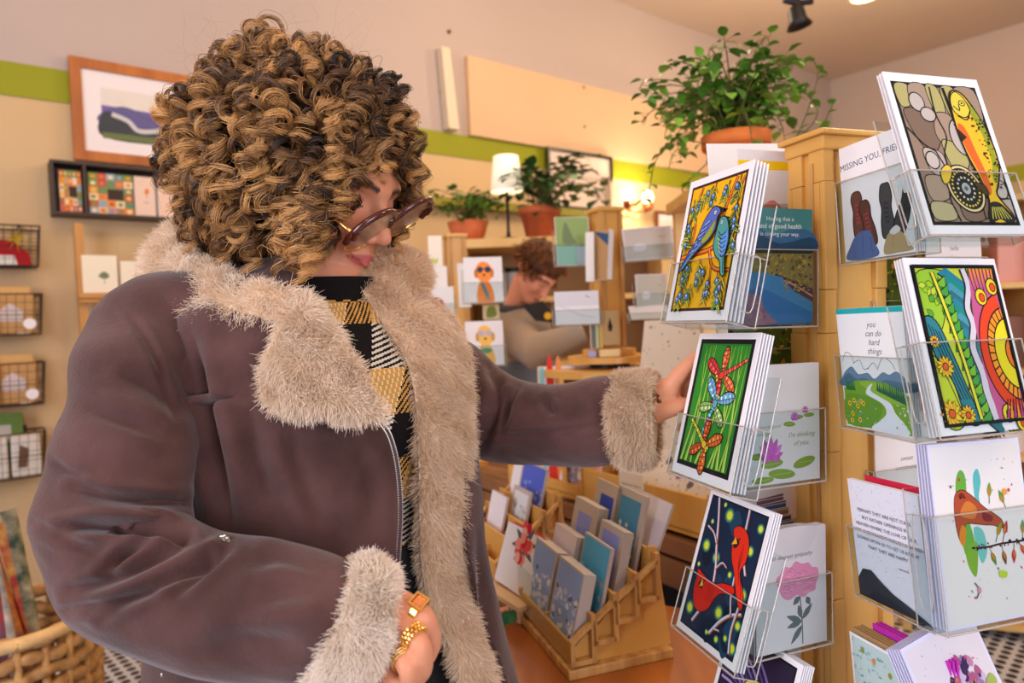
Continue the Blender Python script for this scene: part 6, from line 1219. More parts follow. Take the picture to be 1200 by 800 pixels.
# ---------------------------------------------------------------- the woman at the rack
HF = Vector((.80, -.42, -.43)); HS, HFW, HU = frame_of(HF, (.387, -.19, .9)); HSC = 1.0
def hw_(x, y, z): return HC + (HS * x + HFW * y + HU * z) * HSC
HC = Vector((-.226, .876, 1.5013))
BF = Vector((.65, -.76, 0)).normalized(); BR = Vector((BF.y, -BF.x, 0))    # facing, and her right-hand side
BC = Vector((-.235, .885, 0))
def TB(r_, f_, z): return Vector((BC.x, BC.y, z)) + BR * r_ + BF * f_
def stations(tab, z):
    zs_ = [t[0] for t in tab]; return [float(np.interp(z, zs_, [t[i] for t in tab])) for i in range(1, len(tab[0]))]
# body core: z, half width, half depth, forward shift
CORE = [(.80, .150, .110, .0), (.90, .160, .118, .0), (1.0, .140, .105, .005), (1.1, .135, .10, .01), (1.2, .15, .108, .02), (1.26, .145, .105, .02), (1.31, .115, .09, .01), (1.35, .08, .065, .01), (1.41, .05, .05, .02)]
def core_pt(u, v, grow=0, tab=CORE, z0=.80, z1=1.41):
    z = z0 + (z1 - z0) * v; a_, b_, s_ = stations(tab, z); th = u * 2 * math.pi; return TB((a_ + grow) * math.sin(th), s_ + (b_ + grow) * math.cos(th), z)
b = MB()
Ph, Fh = head_points(150, 150); b.add([hw_(*p) for p in Ph], Fh)
neck_top, neck_bot = hw_(0, -.02, -.06), TB(0, .01, 1.36)
b.tube([hw_(0, -.015, -.04), neck_top, (neck_top + neck_bot) / 2, neck_bot, TB(0, .01, 1.30)], [.05, .052, .053, .060, .07], 24)
b.grid(lambda u, v: core_pt(u, v), 40, 30, wrap=True)
n0 = len(b.v)
shR, elR, wrR = TB(.13, .0, 1.27), at(122, 632, .655), at(432, 738, .605)
shL, elL, wrL = TB(-.13, .0, 1.22), at(570, 485, .985), at(758, 476, .905)
for sh, el, wr in ((shR, elR, wrR), (shL, elL, wrL)): b.tube([sh, (sh + el) / 2, el, (el + wr) / 2, wr], [.048, .044, .038, .034, .026], 16)
for s in (1, -1): b.tube([TB(s * .085, 0, .88), TB(s * .09, .01, .5), TB(s * .09, -.01, .3), TB(s * .09, -.02, .09)], [.075, .058, .052, .035], 16); b.tube([TB(s * .09, -.03, .05), TB(s * .10, .14, .03)], [.032, .028], 10)
b.tube([TB(0, 0, .82), TB(0, 0, .92)], .13, 20)
# near hand: knuckles towards the viewer, fingers curled round the coat edge
def hand(nodes, edges): vs, fs = skin_chain(nodes, edges, 2); b.add(vs, fs)
fr_ = .0092
R_ = dict(w=(424, 736, .605), p=(446, 738, .594), k1=(474, 704, .588), k2=(470, 728, .579), k3=(460, 752, .577), k4=(447, 775, .584))
nd = [(at(*R_['w']), (.023, .030)), (at(*R_['p']), (.024, .033))]; ed = [(0, 1)]
fing = {'k1': [(500, 724, .580), (508, 752, .596), (498, 776, .614)], 'k2': [(495, 757, .562), (497, 785, .578), (482, 800, .598)], 'k3': [(480, 783, .558), (479, 806, .576), (464, 814, .594)], 'k4': [(459, 803, .566), (455, 821, .582), (445, 826, .596)]}
for k, q in fing.items():
    i0 = len(nd); nd.append((at(*R_[k]), .0118 if k != 'k4' else .0104)); ed.append((1, i0)); prev = i0
    for j, c_ in enumerate(q): nd.append((at(*c_), (.0096 if k != 'k4' else .0080) - .0006 * j)); ed.append((prev, len(nd) - 1)); prev = len(nd) - 1
i0 = len(nd); nd += [(at(452, 722, .618), .013), (at(474, 735, .630), .0112), (at(488, 756, .630), .0098), (at(492, 772, .626), .0085)]; ed += [(0, i0), (i0, i0 + 1), (i0 + 1, i0 + 2), (i0 + 2, i0 + 3)]
hand(nd, ed)
# filler between the knuckles keeps the back of the hand one surface
b.tube([at(432, 716, .600), at(470, 706, .591)], [.016, .013], 12); b.tube([at(432, 736, .592), at(464, 731, .585)], [.02, .014], 12); b.tube([at(436, 756, .594), at(456, 760, .588)], [.018, .013], 12); b.tube([at(432, 770, .6), at(446, 780, .594)], [.016, .011], 12)
# far hand reaching to the back edge of the dragonfly cards
nd = [(at(758, 476, .905), (.022, .026)), (at(776, 466, .898), (.024, .028))]; ed = [(0, 1)]
for k, (kk, q, rr) in enumerate((((790, 446, .888), [(806, 428, .885), (820, 417, .885), (832, 411, .884)], .0100), ((795, 452, .898), [(814, 440, .904), (828, 434, .902), (838, 430, .898)], .0098), ((794, 464, .905), [(812, 456, .912), (826, 452, .910), (836, 448, .906)], .0094), ((790, 474, .908), [(806, 470, .915), (818, 466, .915), (828, 463, .912)], .0084))):
    i0 = len(nd); nd.append((at(*kk), rr * 1.28)); ed.append((1, i0)); prev = i0
    for j, c_ in enumerate(q): nd.append((at(*c_), rr - .0006 * j)); ed.append((prev, len(nd) - 1)); prev = len(nd) - 1
i0 = len(nd); nd += [(at(774, 482, .885), .0135), (at(792, 478, .880), .0112), (at(803, 473, .882), .0098), (at(813, 470, .884), .0085)]; ed += [(0, i0), (i0, i0 + 1), (i0 + 1, i0 + 2), (i0 + 2, i0 + 3)]
hand(nd, ed)
BV, BFc = remeshed(b, .0024, 3, .5)
def skin_colours(V, hc, s_, f_, u_, base=(222, 150, 114), lipc=(196, 100, 92), brow=(66, 42, 30), sc_=1):
    q = (V - np.array(hc)) / sc_; x, y, z = q @ np.array(s_), q @ np.array(f_), q @ np.array(u_); ax = np.abs(x); col = np.tile(np.array(lin(base)), (len(V), 1)); isf = (y > .03) & (np.abs(z) < .13) & (ax < .08) & (y < .14)
    def mix(m, c): m = (m * isf)[:, None]; return col * (1 - m) + np.array(lin(c)) * m
    col = mix(.35 * np.exp(-((ax - .04) / .02) ** 2 - ((z + .035) / .022) ** 2), (216, 116, 96))
    zl = z + .0695 - .05 * 0; edge = .0085 * np.sqrt(np.clip(1 - (ax / .0235) ** 2, 0, 1)); col = mix((np.clip((edge - np.abs(zl + .0005)) / .0015, 0, 1)) * (y > .074), lipc)
    col = mix(np.clip(1 - np.abs(z + .0695 + 4 * ax ** 2 * 0) / .0010, 0, 1) * (ax < .022) * (y > .078), (120, 52, 48))
    zb = .0165 + .004 * np.sin((ax - .012) / .04 * 3.14); col = mix(np.clip(1.4 - np.abs(z - zb) / .0042, 0, 1) * (ax > .012) * (ax < .054), brow)
    col = mix(np.clip(1.2 - np.abs(z + .006 + .5 * (ax - .032) ** 2 * 20) / .0016, 0, 1) * (ax > .018) * (ax < .048), (40, 26, 22)); return col
col = skin_colours(BV, HC, HS, HFW, HU, sc_=HSC)
woman = np_mesh('person', BV, BFc, skin_m, vcol=col)
props(woman, 'person with curly golden brown hair in a brown shearling coat, reaching to the cards', 'person')

# dark trousers and shoes
trm = mat('black_trousers', (20, 20, 24), .8, bump=.1, bscale=120); b = MB()
b.grid(lambda u, v: core_pt(u, v, .019, z0=.80, z1=1.06), 40, 12, wrap=True); b.f += [list(range(40)), list(range(11 * 40, 12 * 40))]; b.m += [0, 0]; b.c += [b.col] * 2
for s in (1, -1): b.tube([TB(s * .085, 0, .92), TB(s * .09, .01, .5), TB(s * .09, -.01, .3), TB(s * .09, -.02, .10)], [.108, .074, .066, .06], 24)
V_, F_ = remeshed(b, .008, 4); np_mesh('trousers', V_, F_, trm, woman)
for s in (1, -1):
    b = MB(); b.tube([TB(s * .09, -.06, .055), TB(s * .095, .03, .05), TB(s * .105, .12, .04), TB(s * .11, .17, .035)], [.038, .042, .040, .028], 16); b.box(TB(s * .098, .05, .012), (.085, .25, .024), (0, 0, math.atan2(BF.y, BF.x) - math.pi / 2)); V_, F_ = remeshed(b, .005, 3); np_mesh('shoe', V_, F_, blk, woman)

# knitted plaid sweater
def sweater_col(r_, z):
    s = .042; i = math.floor((r_ + .35 * (z - 1.2)) / s); j = math.floor((z - .9) / (s * 1.25)); fx = ((r_ + .35 * (z - 1.2)) / s) % 1; fz = ((z - .9) / (s * 1.25)) % 1
    och, blk_, crm = lin((206, 152, 78)), lin((24, 20, 20)), lin((222, 210, 190)); a_, b__ = i % 2, j % 2
    if a_ and b__: return blk_
    if not a_ and not b__: return och if (fx * 7) % 1 > .28 else lin((232, 206, 156))
    if a_: return och if (fx * 6 + fz * 7 * .6) % 1 > .5 else blk_
    return crm if (fz * 8 + fx * 2) % 1 > .5 else blk_
b = MB(); nu, nv = 230, 300
def sw_pt(u, v): th = -1.75 + 3.2 * u; z = 1.02 + (1.345 - 1.02) * v; a_, b_, s_ = stations(CORE, z); g = .016; return TB((a_ + g) * math.sin(th), s_ + (b_ + g) * math.cos(th), z)
b.grid(sw_pt, nu, nv)
arc_ = [((-1.75 + 3.2 * ((k % (nu - 1)) + .5) / (nu - 1)) * .15, 1.02 + .325 * (k // (nu - 1) + .5) / (nv - 1)) for k in range(len(b.f))]
b.c = [sweater_col(r_, z) for r_, z in arc_]
knit = attr_mat('knitted_wool', rough=.9, bump=.5, bscale=700, spec=.15)
sw = b.build('sweater', knit, woman, smooth=True, colors=True)
b = MB()
def nk(u, v):
    th = u * 2 * math.pi; z = 1.305 + .072 * v; r_ = .104 - .028 * min(1, v * 1.2); return TB(r_ * math.sin(th), .004 + .004 * v + r_ * .95 * math.cos(th), z)
b.grid(nk, 120, 34, wrap=True); b.c = [sweater_col((k % 120) * .0052, 1.3 + (k // 120) * .0025) if (k // 120) < 20 else lin((24, 20, 20)) for k in range(len(b.f))]
b.build('sweater_collar', knit, sw, smooth=True, colors=True)

# ---- the coat
suede = mat('brown_suede', (66, 40, 36), .82, rgb2=(92, 61, 57), vscale=14, bump=.35, bscale=260, sheen=.22, spec=.25)
COAT = [(.66, .262, .215, -.005), (.76, .252, .20, .0), (.88, .235, .182, .005), (1.0, .222, .17, .01), (1.12, .218, .165, .012), (1.18, .214, .158, .012), (1.25, .206, .148, .01), (1.31, .186, .128, .008), (1.35, .142, .105, .008), (1.385, .09, .078, .01)]
def coat_pt(th, z, g=0): a_, b_, s_ = stations(COAT, z); n_ = 2.25; c_, q_ = math.cos(th), math.sin(th); f = (abs(c_) ** n_ + abs(q_) ** n_) ** (-1 / n_); f *= 1 - .17 * min(1, max(0, (z - .80) / .25)) * max(0, -q_); rr_ = (a_ + g) * q_ * f; return TB(rr_, s_ + (b_ + g) * c_ * f, z + .16 * rr_)
ZIP = [(325, 478), (380, 483), (430, 487), (452, 500), (463, 525), (469, 560), (471, 600), (469, 640), (466, 680), (464, 740), (462, 830), (460, 900)]
def th_edge(z, target, lo, hi):
    for _ in range(22):
        m = (lo + hi) / 2; P = coat_pt(m, z); x, y, _z = proj([tuple(P)]); (lo, hi) = (m, hi) if x[0] > target(y[0]) else (lo, m)
    return (lo + hi) / 2
zipx = lambda y: float(np.interp(y, [300, 345, 400, 440, 487, 500, 525, 560, 600, 640, 740, 900], [352, 354, 392, 425, 446, 452, 463, 469, 471, 469, 464, 460]))
lefx = lambda y: float(np.interp(y, [300, 340, 385, 420, 480, 560, 650, 720, 800, 900], [484, 506, 540, 552, 549, 543, 544, 562, 592, 612]))
NU, NV = 330, 240; Vc = []
for j in range(NV):
    z = .66 + (1.385 - .66) * j / (NV - 1); t0 = th_edge(z, zipx, -.9, 1.2); t1 = th_edge(z, lefx, -1.6, .6)
    for i in range(NU): u = i / (NU - 1); th = t0 + (t1 + 2 * math.pi - t0) * u; Vc.append(tuple(coat_pt(th, z)))
Vc = np.array(Vc); Fc = [(j * NU + i, j * NU + i + 1, (j + 1) * NU + i + 1, (j + 1) * NU + i) for j in range(NV - 1) for i in range(NU - 1)]
def outw(V, F, c=None):
    N = normals(V, F); c = V.mean(0) if c is None else c; s = np.sign(((V - c) * N).sum()); return N * s
Nc = outw(Vc, Fc)
for path, sig, dep in (([(226, 400), (240, 470), (256, 540), (270, 610)], 9, .016), ([(205, 385), (222, 440), (232, 500), (240, 560)], 6, .006), ([(290, 440), (300, 520), (318, 600)], 12, .006), ([(340, 500), (352, 560), (392, 640)], 13, .005), ([(300, 540), (330, 585), (345, 640)], 9, .005), ([(420, 520), (432, 580), (436, 650)], 8, .004), ([(450, 515), (459, 560), (460, 640)], 3, .003), ([(560, 620), (565, 700), (568, 780)], 7, .006)):
    Vc = fold(Vc, Nc, path, sig, dep * 1.4)
def relax(V, nu, wrap, it):
    G = V.reshape(-1, nu, 3).copy()
    for _ in range(it):
        A_ = G.copy(); A_[1:-1] = (G[:-2] + G[2:]) / 2
        B_ = (np.roll(G, 1, 1) + np.roll(G, -1, 1)) / 2
        if not wrap: B_[:, 0] = G[:, 0]; B_[:, -1] = G[:, -1]
        G = .5 * G + .25 * A_ + .25 * B_
    return G.reshape(-1, 3)
Vc = relax(Vc, NU, False, 5)
coat = np_mesh('coat', Vc, Fc, suede, woman); d = coat.modifiers.new('s', 'SOLIDIFY'); d.thickness = .006; d.offset = 0
# sleeves
def sleeve(name, path, folds, seam=None, nr=190, na=40):
    mb = loft(path, nr, na); V = np.array(mb.v); F = mb.f[:-2]; N = normals(V, F)
    cen = np.array([tuple(p) for p in catmull([p for p, r in path], na)]); idx = np.repeat(np.arange(len(cen)), nr)[:len(V)]; N = N * np.sign(((V - cen[idx]) * N).sum(1))[:, None]
    q = V * 23; V = V + N * (.0022 * (np.sin(q[:, 0] * 1.7 + q[:, 2] * 2.1) + np.sin(q[:, 2] * 3.1 + q[:, 1])))[:, None]
    for f_ in folds: V = fold(V, N, f_[0], f_[1] * 1.1, f_[2] * 1.5)
    V = relax(V, nr, True, 7); q = V * 90; V = V + N * (.0004 * (np.sin(q[:, 0] + 1.7 * q[:, 2]) * np.sin(q[:, 2] * 1.3 - q[:, 1])))[:, None]
    o = np_mesh(name, V, F, suede, coat); return o, V, F
sR = [(TB(.11, .0, 1.32), .064), (at(190, 388, .785), .066), (at(166, 438, .735), .064), (at(154, 500, .695), .064), (at(144, 560, .668), .067), (at(138, 612, .652), .067), (at(150, 660, .638), .065), (at(220, 700, .622), .062), (at(310, 716, .612), .060), (at(375, 724, .602), .056), (at(404, 734, .602), .048)]
slR, VR_, FR_ = sleeve('sleeve', sR, [([(75, 619), (107, 616), (160, 620), (216, 628)], 6, .013), ([(40, 612), (66, 626), (92, 638), (120, 644)], 5, .005), ([(122, 667), (145, 652), (172, 637)], 5, .010), ([(84, 692), (110, 686), (160, 665), (222, 633)], 6, .011), ([(80, 713), (120, 708), (180, 688), (245, 652)], 5, .009), ([(118, 726), (145, 707), (178, 694)], 4.5, .008), ([(208, 692), (238, 666), (266, 642)], 6, .009), ([(58, 538), (78, 552), (98, 558)], 4, .005), ([(88, 572), (125, 581), (170, 586), (216, 588)], 6, .009), ([(105, 478), (150, 494), (200, 512)], 8, .005), ([(150, 440), (180, 455), (205, 480)], 8, .004), ([(280, 720), (330, 695), (380, 690)], 12, .005), ([(240, 760), (300, 750), (360, 760)], 14, .005), ([(130, 350), (160, 380), (185, 425), (205, 490)], 3.5, .004), ([(300, 660), (330, 652), (380, 668)], 9, .004)])
sL = [(TB(-.13, .0, 1.25), .058), (at(515, 440, 1.04), .066), (at(556, 474, 1.01), .067), (at(598, 492, .975), .060), (at(650, 498, .945), .057), (at(700, 494, .922), .057), (at(735, 490, .908), .056)]
slL, VL_, FL_ = sleeve('sleeve', sL, [([(575, 430), (582, 460), (574, 500), (566, 520)], 5, .010), ([(592, 450), (590, 480), (583, 508)], 4.5, .009), ([(606, 452), (598, 470), (590, 500)], 4, .007), ([(553, 440), (550, 470), (544, 500)], 5, .008), ([(640, 470), (645, 480), (650, 484)], 4, .007), ([(668, 460), (676, 490), (672, 505)], 8, .004), ([(700, 455), (708, 480), (704, 505)], 8, .003), ([(566, 508), (600, 510), (660, 505), (722, 495)], 2.6, .004)])
# seams, zipper and pocket on the coat surface
bm_t = BVHTree.FromPolygons([Vector(v) for v in np.concatenate([Vc, VR_])], [list(f) for f in Fc] + [[i + len(Vc) for i in f] for f in FR_])
def onto(px, py, lift=.002, default=.72):
    d = (at(px, py, 1) - CAM).normalized(); h = bm_t.ray_cast(CAM, d)
    return (h[0] - d * lift) if h[0] is not None else at(px, py, default)
zp = [onto(x - 1.5, y, .004) for x, y in [(p.x, p.y) for p in catmull([(a, b_, 0) for a, b_ in ZIP[:9]], 14)]]
zp = [p for p in zp if abs(proj([tuple(p)])[2][0] - .72) < .12]
b = MB()
for i in range(1, len(zp)):
    a_, c_ = zp[i - 1], zp[i]; L = (c_ - a_).length; n_ = max(1, round(L / .0026)); dr = (c_ - a_).normalized(); vw = (CAM - a_).normalized(); sd = dr.cross(vw).normalized()
    for k in range(n_):
        p = a_ + (c_ - a_) * k / n_; up = dr.cross(sd); b.add([p + sd * x + dr * y + up * z for z in (-.0012, .0016) for x, y in ((-.0028, -.0007), (.0028, -.0007), (.0028, .0007), (-.0028, .0007))], [(0, 3, 2, 1), (4, 5, 6, 7), (0, 1, 5, 4), (1, 2, 6, 5), (2, 3, 7, 6), (3, 0, 4, 7)])
zipm = mat('zip_metal', (206, 196, 178), .3, .9); b.build('zipper', zipm, coat)
b = MB(); b.tube([p + Vector((0, 0, 0)) for p in zp[::2]], .0022, 6); b.build('zipper_tape', mat('plum_tape', (70, 48, 54), .8), coat, smooth=True)
for (x, y), ang in (((262, 629), 0), ((192, 790), 0)):
    p = onto(x, y, .003); b = MB(); b.rbox((0, 0, 0), (.006, .003, .004), .0008); b.rbox((.004, -.001, -.005), (.003, .002, .009), .0007); b.tube([(.0, -.002, -.001), (.002, -.003, -.003), (.005, -.002, -.001)], .0005, 6); o = b.build('zip_pull', zipm, coat, world=False); o.matrix_world = Matrix.Translation(p) @ Matrix.Rotation(R(-10), 4, 'Y')
# ---- shearling pieces
furbase = mat('shearling_hide', (236, 208, 176), .95)
FC1, FC2 = (252, 238, 218), (232, 200, 166)
def ribbon(A, B, nu=60, nv=16, puff=.012, thick=.012, ends=True):
    """padded strip between two edges given as (px, py, depth)"""
    a_ = [at(*p) for p in A]; b_ = [at(*p) for p in B]; k = 10; ca, cb = catmull(a_, k), catmull(b_, k)
    ga = lambda c, u: c[min(len(c) - 1, int(u * (len(c) - 1)))].lerp(c[min(len(c) - 1, int(u * (len(c) - 1)) + 1)], u * (len(c) - 1) - int(u * (len(c) - 1)))
    P = np.array([[tuple(ga(ca, i / (nu - 1)).lerp(ga(cb, i / (nu - 1)), j / (nv - 1))) for i in range(nu)] for j in range(nv)])
    du = np.gradient(P, axis=1); dv = np.gradient(P, axis=0); n = np.cross(du, dv); n /= np.linalg.norm(n, axis=2, keepdims=True) + 1e-9; s = np.sign((n * (np.array(CAM) - P)).sum()); n *= s
    uu = np.linspace(0, 1, nu)[None]; vv = np.linspace(0, 1, nv)[:, None]; env = (np.sin(np.clip(vv, 0, 1) * math.pi) ** .55) * (np.minimum(1, np.minimum(uu, 1 - uu) * 9 + .0) ** .5)
    lump = 1 + .22 * np.sin(uu * 23 + vv * 4) * np.sin(vv * 7 + uu * 9)
    Fp = P + n * (puff * env * lump)[..., None]; Bp = P - n * (thick * env)[..., None]
    V = np.concatenate([Fp.reshape(-1, 3), Bp.reshape(-1, 3)]); m = nu * nv; F = []
    for j in range(nv - 1):
        for i in range(nu - 1): q = (j * nu + i, j * nu + i + 1, (j + 1) * nu + i + 1, (j + 1) * nu + i); F.append(q if s > 0 else q[::-1]); F.append((tuple(x + m for x in q[::-1])) if s > 0 else tuple(x + m for x in q))
    return V, F
def shear(name, A, B, n, L=.013, parent=None, seed=1, c1=FC1, c2=FC2, lab=None, **kw):
    V, F = ribbon(A, B, **kw); o = np_mesh(name, V, F, furbase, parent or woman)
    if name == 'shearling_facing':
        cam_ = np.array(CAM)
        def keep_(P, Nn):
            ok = np.ones(len(P), bool)
            for i_ in range(len(P)):
                v_ = P[i_] + Nn[i_] * .004 - cam_; L_ = np.linalg.norm(v_); h_ = bm_t.ray_cast(CAM, Vector(v_ / L_)); ok[i_] = not (h_[0] is not None and h_[3] < L_ - .001 and h_[3] > L_ - .07)
            return ok
        kw2 = dict(keep=keep_)
    else: kw2 = {}
    fur('fleece', V, F, o, n, L, c1, c2, seed=seed, **kw2); 
    return o
shear('shearling_collar', [(246, 262, .99), (200, 276, .95), (172, 306, .88), (172, 350, .80), (200, 378, .755), (262, 380, .725), (338, 372, .712)], [(290, 262, .97), (250, 272, .94), (240, 292, .88), (255, 312, .83), (285, 330, .79), (320, 340, .765), (356, 344, .755)], 30000, .0125, seed=2, puff=.022, thick=.01)
shear('shearling_lapel', [(338, 366, .710), (322, 395, .700), (312, 430, .692), (308, 462, .688), (322, 477, .688)], [(356, 344, .752), (384, 378, .744), (412, 418, .728), (434, 455, .715), (452, 490, .708)], 24000, .0125, seed=3, puff=.013, thick=.006)
shear('shearling_collar', [(430, 288, .95), (470, 292, .95), (500, 312, .93), (500, 338, .90), (480, 352, .875)], [(416, 300, .90), (424, 316, .87), (426, 330, .845), (430, 342, .83), (440, 360, .82)], 16000, .0115, seed=4, puff=.016, thick=.01, c1=(250, 226, 194), c2=(226, 186, 144))
shear('shearling_facing', [(480, 340, .88), (528, 372, .90), (546, 420, .90), (550, 480, .89), (548, 560, .875), (545, 640, .865), (548, 700, .855), (566, 760, .85), (588, 830, .85)], [(424, 340, .82), (452, 384, .805), (476, 422, .80), (488, 480, .795), (491, 560, .79), (493, 650, .79), (504, 710, .80), (530, 765, .80), (556, 830, .80)], 46000, .012, seed=5, puff=.012, thick=.008, c1=(248, 228, 200), c2=(222, 186, 150), nu=120)
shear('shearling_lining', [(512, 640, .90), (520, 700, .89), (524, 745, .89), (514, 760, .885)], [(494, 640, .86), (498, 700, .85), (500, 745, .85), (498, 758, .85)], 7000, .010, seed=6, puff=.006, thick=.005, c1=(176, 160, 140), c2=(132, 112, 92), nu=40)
def cuff(path, n, seed, sq=1, c1=FC1, c2=FC2, L=.0125):
    mb = loft(path, 60, 12); V = np.array(mb.v); F = mb.f; N = normals(V, F); cen = V.mean(0); s = np.sign(((V - cen) * N).sum()); F2 = F if s > 0 else [f[::-1] for f in F]
    o = np_mesh('shearling_cuff', V, F2, furbase, woman); F3 = [f for f in F2 if len(f) == 4]; fur('fleece', V, F3, o, n, L, c1, c2, seed=seed, lean=(0, 0, -.15)); return o
cuff([(at(390, 729, .598), .049), (at(396, 731, .599), .057), (at(409, 735, .603), .060), (at(424, 740, .608), .057), (at(431, 742, .610), .047)], 32000, 7, L=.0100, c1=(254, 246, 234), c2=(236, 214, 190))
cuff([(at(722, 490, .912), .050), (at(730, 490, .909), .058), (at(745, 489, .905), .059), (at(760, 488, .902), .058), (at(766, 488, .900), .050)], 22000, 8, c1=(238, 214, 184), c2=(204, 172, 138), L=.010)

# ---- sunglasses sliding down the nose
glm = mat('burgundy_acetate', (74, 24, 18), .2, coat=.6); gold = mat('gold', (250, 208, 120), .25, 1.0)
lens_m = mat('lens_painted_glare', (246, 232, 214), .28, .7, rgb2=(150, 112, 90), vscale=34, stretch=(1, .25, 1))  # cream and brown streaks put reflections into the lens colour
GC = Vector((0, .113, -.017)); gpit = R(-30)
grol = R(22); gyaw = R(15)
def gpt(x, y, z):
    x, z = x * math.cos(grol) + z * math.sin(grol), z * math.cos(grol) - x * math.sin(grol); c_, s_ = math.cos(gpit), math.sin(gpit); y, z = y * c_ - z * s_, y * s_ + z * c_; x, y = x * math.cos(gyaw) - y * math.sin(gyaw), x * math.sin(gyaw) + y * math.cos(gyaw); return hw_(GC.x + x, GC.y + y, GC.z + z)
gt = bpy.data.objects.new('sunglasses', None); C.objects.link(gt); gt.location = gpt(0, 0, 0); props(gt, 'dark burgundy sunglasses with mirrored lenses low on the nose', 'sunglasses')
for s in (-1, 1):
    cxl = s * .036; rx_, rz_ = .033, .0335; ring = lambda k, g=0, y=0: [gpt(cxl + (rx_ + g) * math.cos(t_), y - .10 * ((cxl + rx_ * math.cos(t_)) ** 2) * 14 * .3, (rz_ + g) * math.sin(t_)) for t_ in [2 * math.pi * i / k for i in range(k)]]
    b = MB(); rp = ring(48); b.add(rp + [gpt(cxl, .003, 0)], [(i, (i + 1) % 48, 48) for i in range(48)]); o = b.build('lens', lens_m, gt, smooth=True, world=True)
    b = MB(); b.tube(ring(48, .0015), .0017, 8, closed=True); b.build('rim', gold, gt, smooth=True, world=True)
    b = MB(); b.tube(catmull([gpt(cxl + (rx_ + .003) * math.cos(t_), -.001, (rz_ + .003) * math.sin(t_)) for t_ in [R(a_) for a_ in range(-15, 200, 18)]] if s > 0 else [gpt(cxl + (rx_ + .003) * math.cos(t_), -.001, (rz_ + .003) * math.sin(t_)) for t_ in [R(a_) for a_ in range(195, -20, -18)]], 3), .0042, 8); b.build('brow_frame', glm, gt, smooth=True, world=True)
    b = MB(); hinge = gpt(s * .062, -.002, .008); ear = hw_(s * .079, -.0, -.004); hinge = gpt(s * .070, -.002, .008); b.tube([hinge, gpt(s * .073, -.010, .008), hinge.lerp(ear, .4) + HS * s * .004, ear, hw_(s * .077, -.03, -.03)], [.0030, .0020, .0013, .0013, .0013], 8); b.build('temple_arm', gold if s > 0 else glm, gt, smooth=True, world=True)
    b = MB(); b.tube([gpt(s * .0690, .001, .002), gpt(s * .0705, .0, .014)], .0048, 8); b.build('hinge_block', glm, gt, world=True)
b = MB(); b.tube(catmull([gpt(-.010, -.001, .010), gpt(0, .001, .014), gpt(.010, -.001, .010)], 5), .0034, 8); b.build('bridge', glm, gt, smooth=True, world=True)
b = MB(); vs, fs = bez_text('M', .009); b.add([gpt(.034 + v[0], .0042, .0255 + v[1] * .8) for v in vs], fs, None); b.build('emblem', mat('cream_inlay', (226, 206, 170), .4), gt, world=True)

# ---- rings
def finger_ring(lab, p0, p1, r_, kind):
    a_, c_ = at(*p0), at(*p1); ax = (c_ - a_).normalized(); q = ax.to_track_quat('Z', 'Y').to_matrix().to_4x4(); t = bpy.data.objects.new('finger_ring', None); C.objects.link(t); t.matrix_world = Matrix.Translation((a_ + c_) / 2) @ q; props(t, lab, 'ring'); bpy.context.view_layer.update()
    cv = (t.matrix_world.inverted() @ CAM).normalized(); cv.z = 0; cv.normalize(); b = MB()
    circ = lambda z, rr, n=28: [(rr * math.cos(i * 2 * math.pi / n), rr * math.sin(i * 2 * math.pi / n), z) for i in range(n)]
    if kind == 'thin':
        for z in (-.0024, 0, .0024): b.tube(circ(z + .0, r_), .0007, 6, closed=True)
        b.build('band', gold, t, smooth=True)
    elif kind == 'chain':
        for z in (-.0032, 0, .0032):
            for i in range(18): an = i * 2 * math.pi / 18 + (z * 60); b.rbox((r_ * math.cos(an), r_ * math.sin(an), z), (.0028, .0026, .0028), .0007, (0, 0, an))
        b.build('band', gold, t)
    else:
        b.lathe([(r_ - .0006, -.003), (r_ + .0012, -.003), (r_ + .0012, .003), (r_ - .0006, .003), (r_ - .0006, -.003)], 28); b.build('band', gold, t, smooth=False)
        an = math.atan2(cv.y, cv.x) - .5; b = MB(); b.X = Matrix.Rotation(an, 4, 'Z') @ Matrix.Translation((r_ + .002, 0, 0)); 
        for y0, y1, z0, z1 in ((-.0068, .0068, -.0068, -.0050), (-.0068, .0068, .0050, .0068), (-.0068, -.0050, -.0050, .0050), (.0050, .0068, -.0050, .0050)): b.box((.001, (y0 + y1) / 2, (z0 + z1) / 2), (.004, y1 - y0, z1 - z0))
        b.build('square_setting', gold, t); b = MB(); b.X = Matrix.Rotation(an, 4, 'Z') @ Matrix.Translation((r_ + .002, 0, 0)); b.rbox((0, 0, 0), (.003, .0098, .0098), .001); b.build('stone', mat('amber_stone', (214, 120, 60), .1, coat=1), t)
finger_ring('large square gold ring on the index finger', (484, 712, .585), (496, 720, .581), .0104, 'square')
finger_ring('chunky gold chain ring on the middle finger', (480, 740, .571), (490, 751, .565), .0106, 'chain')
finger_ring('three thin gold bands on the ring finger', (468, 765, .570), (476, 777, .562), .0106, 'thin')

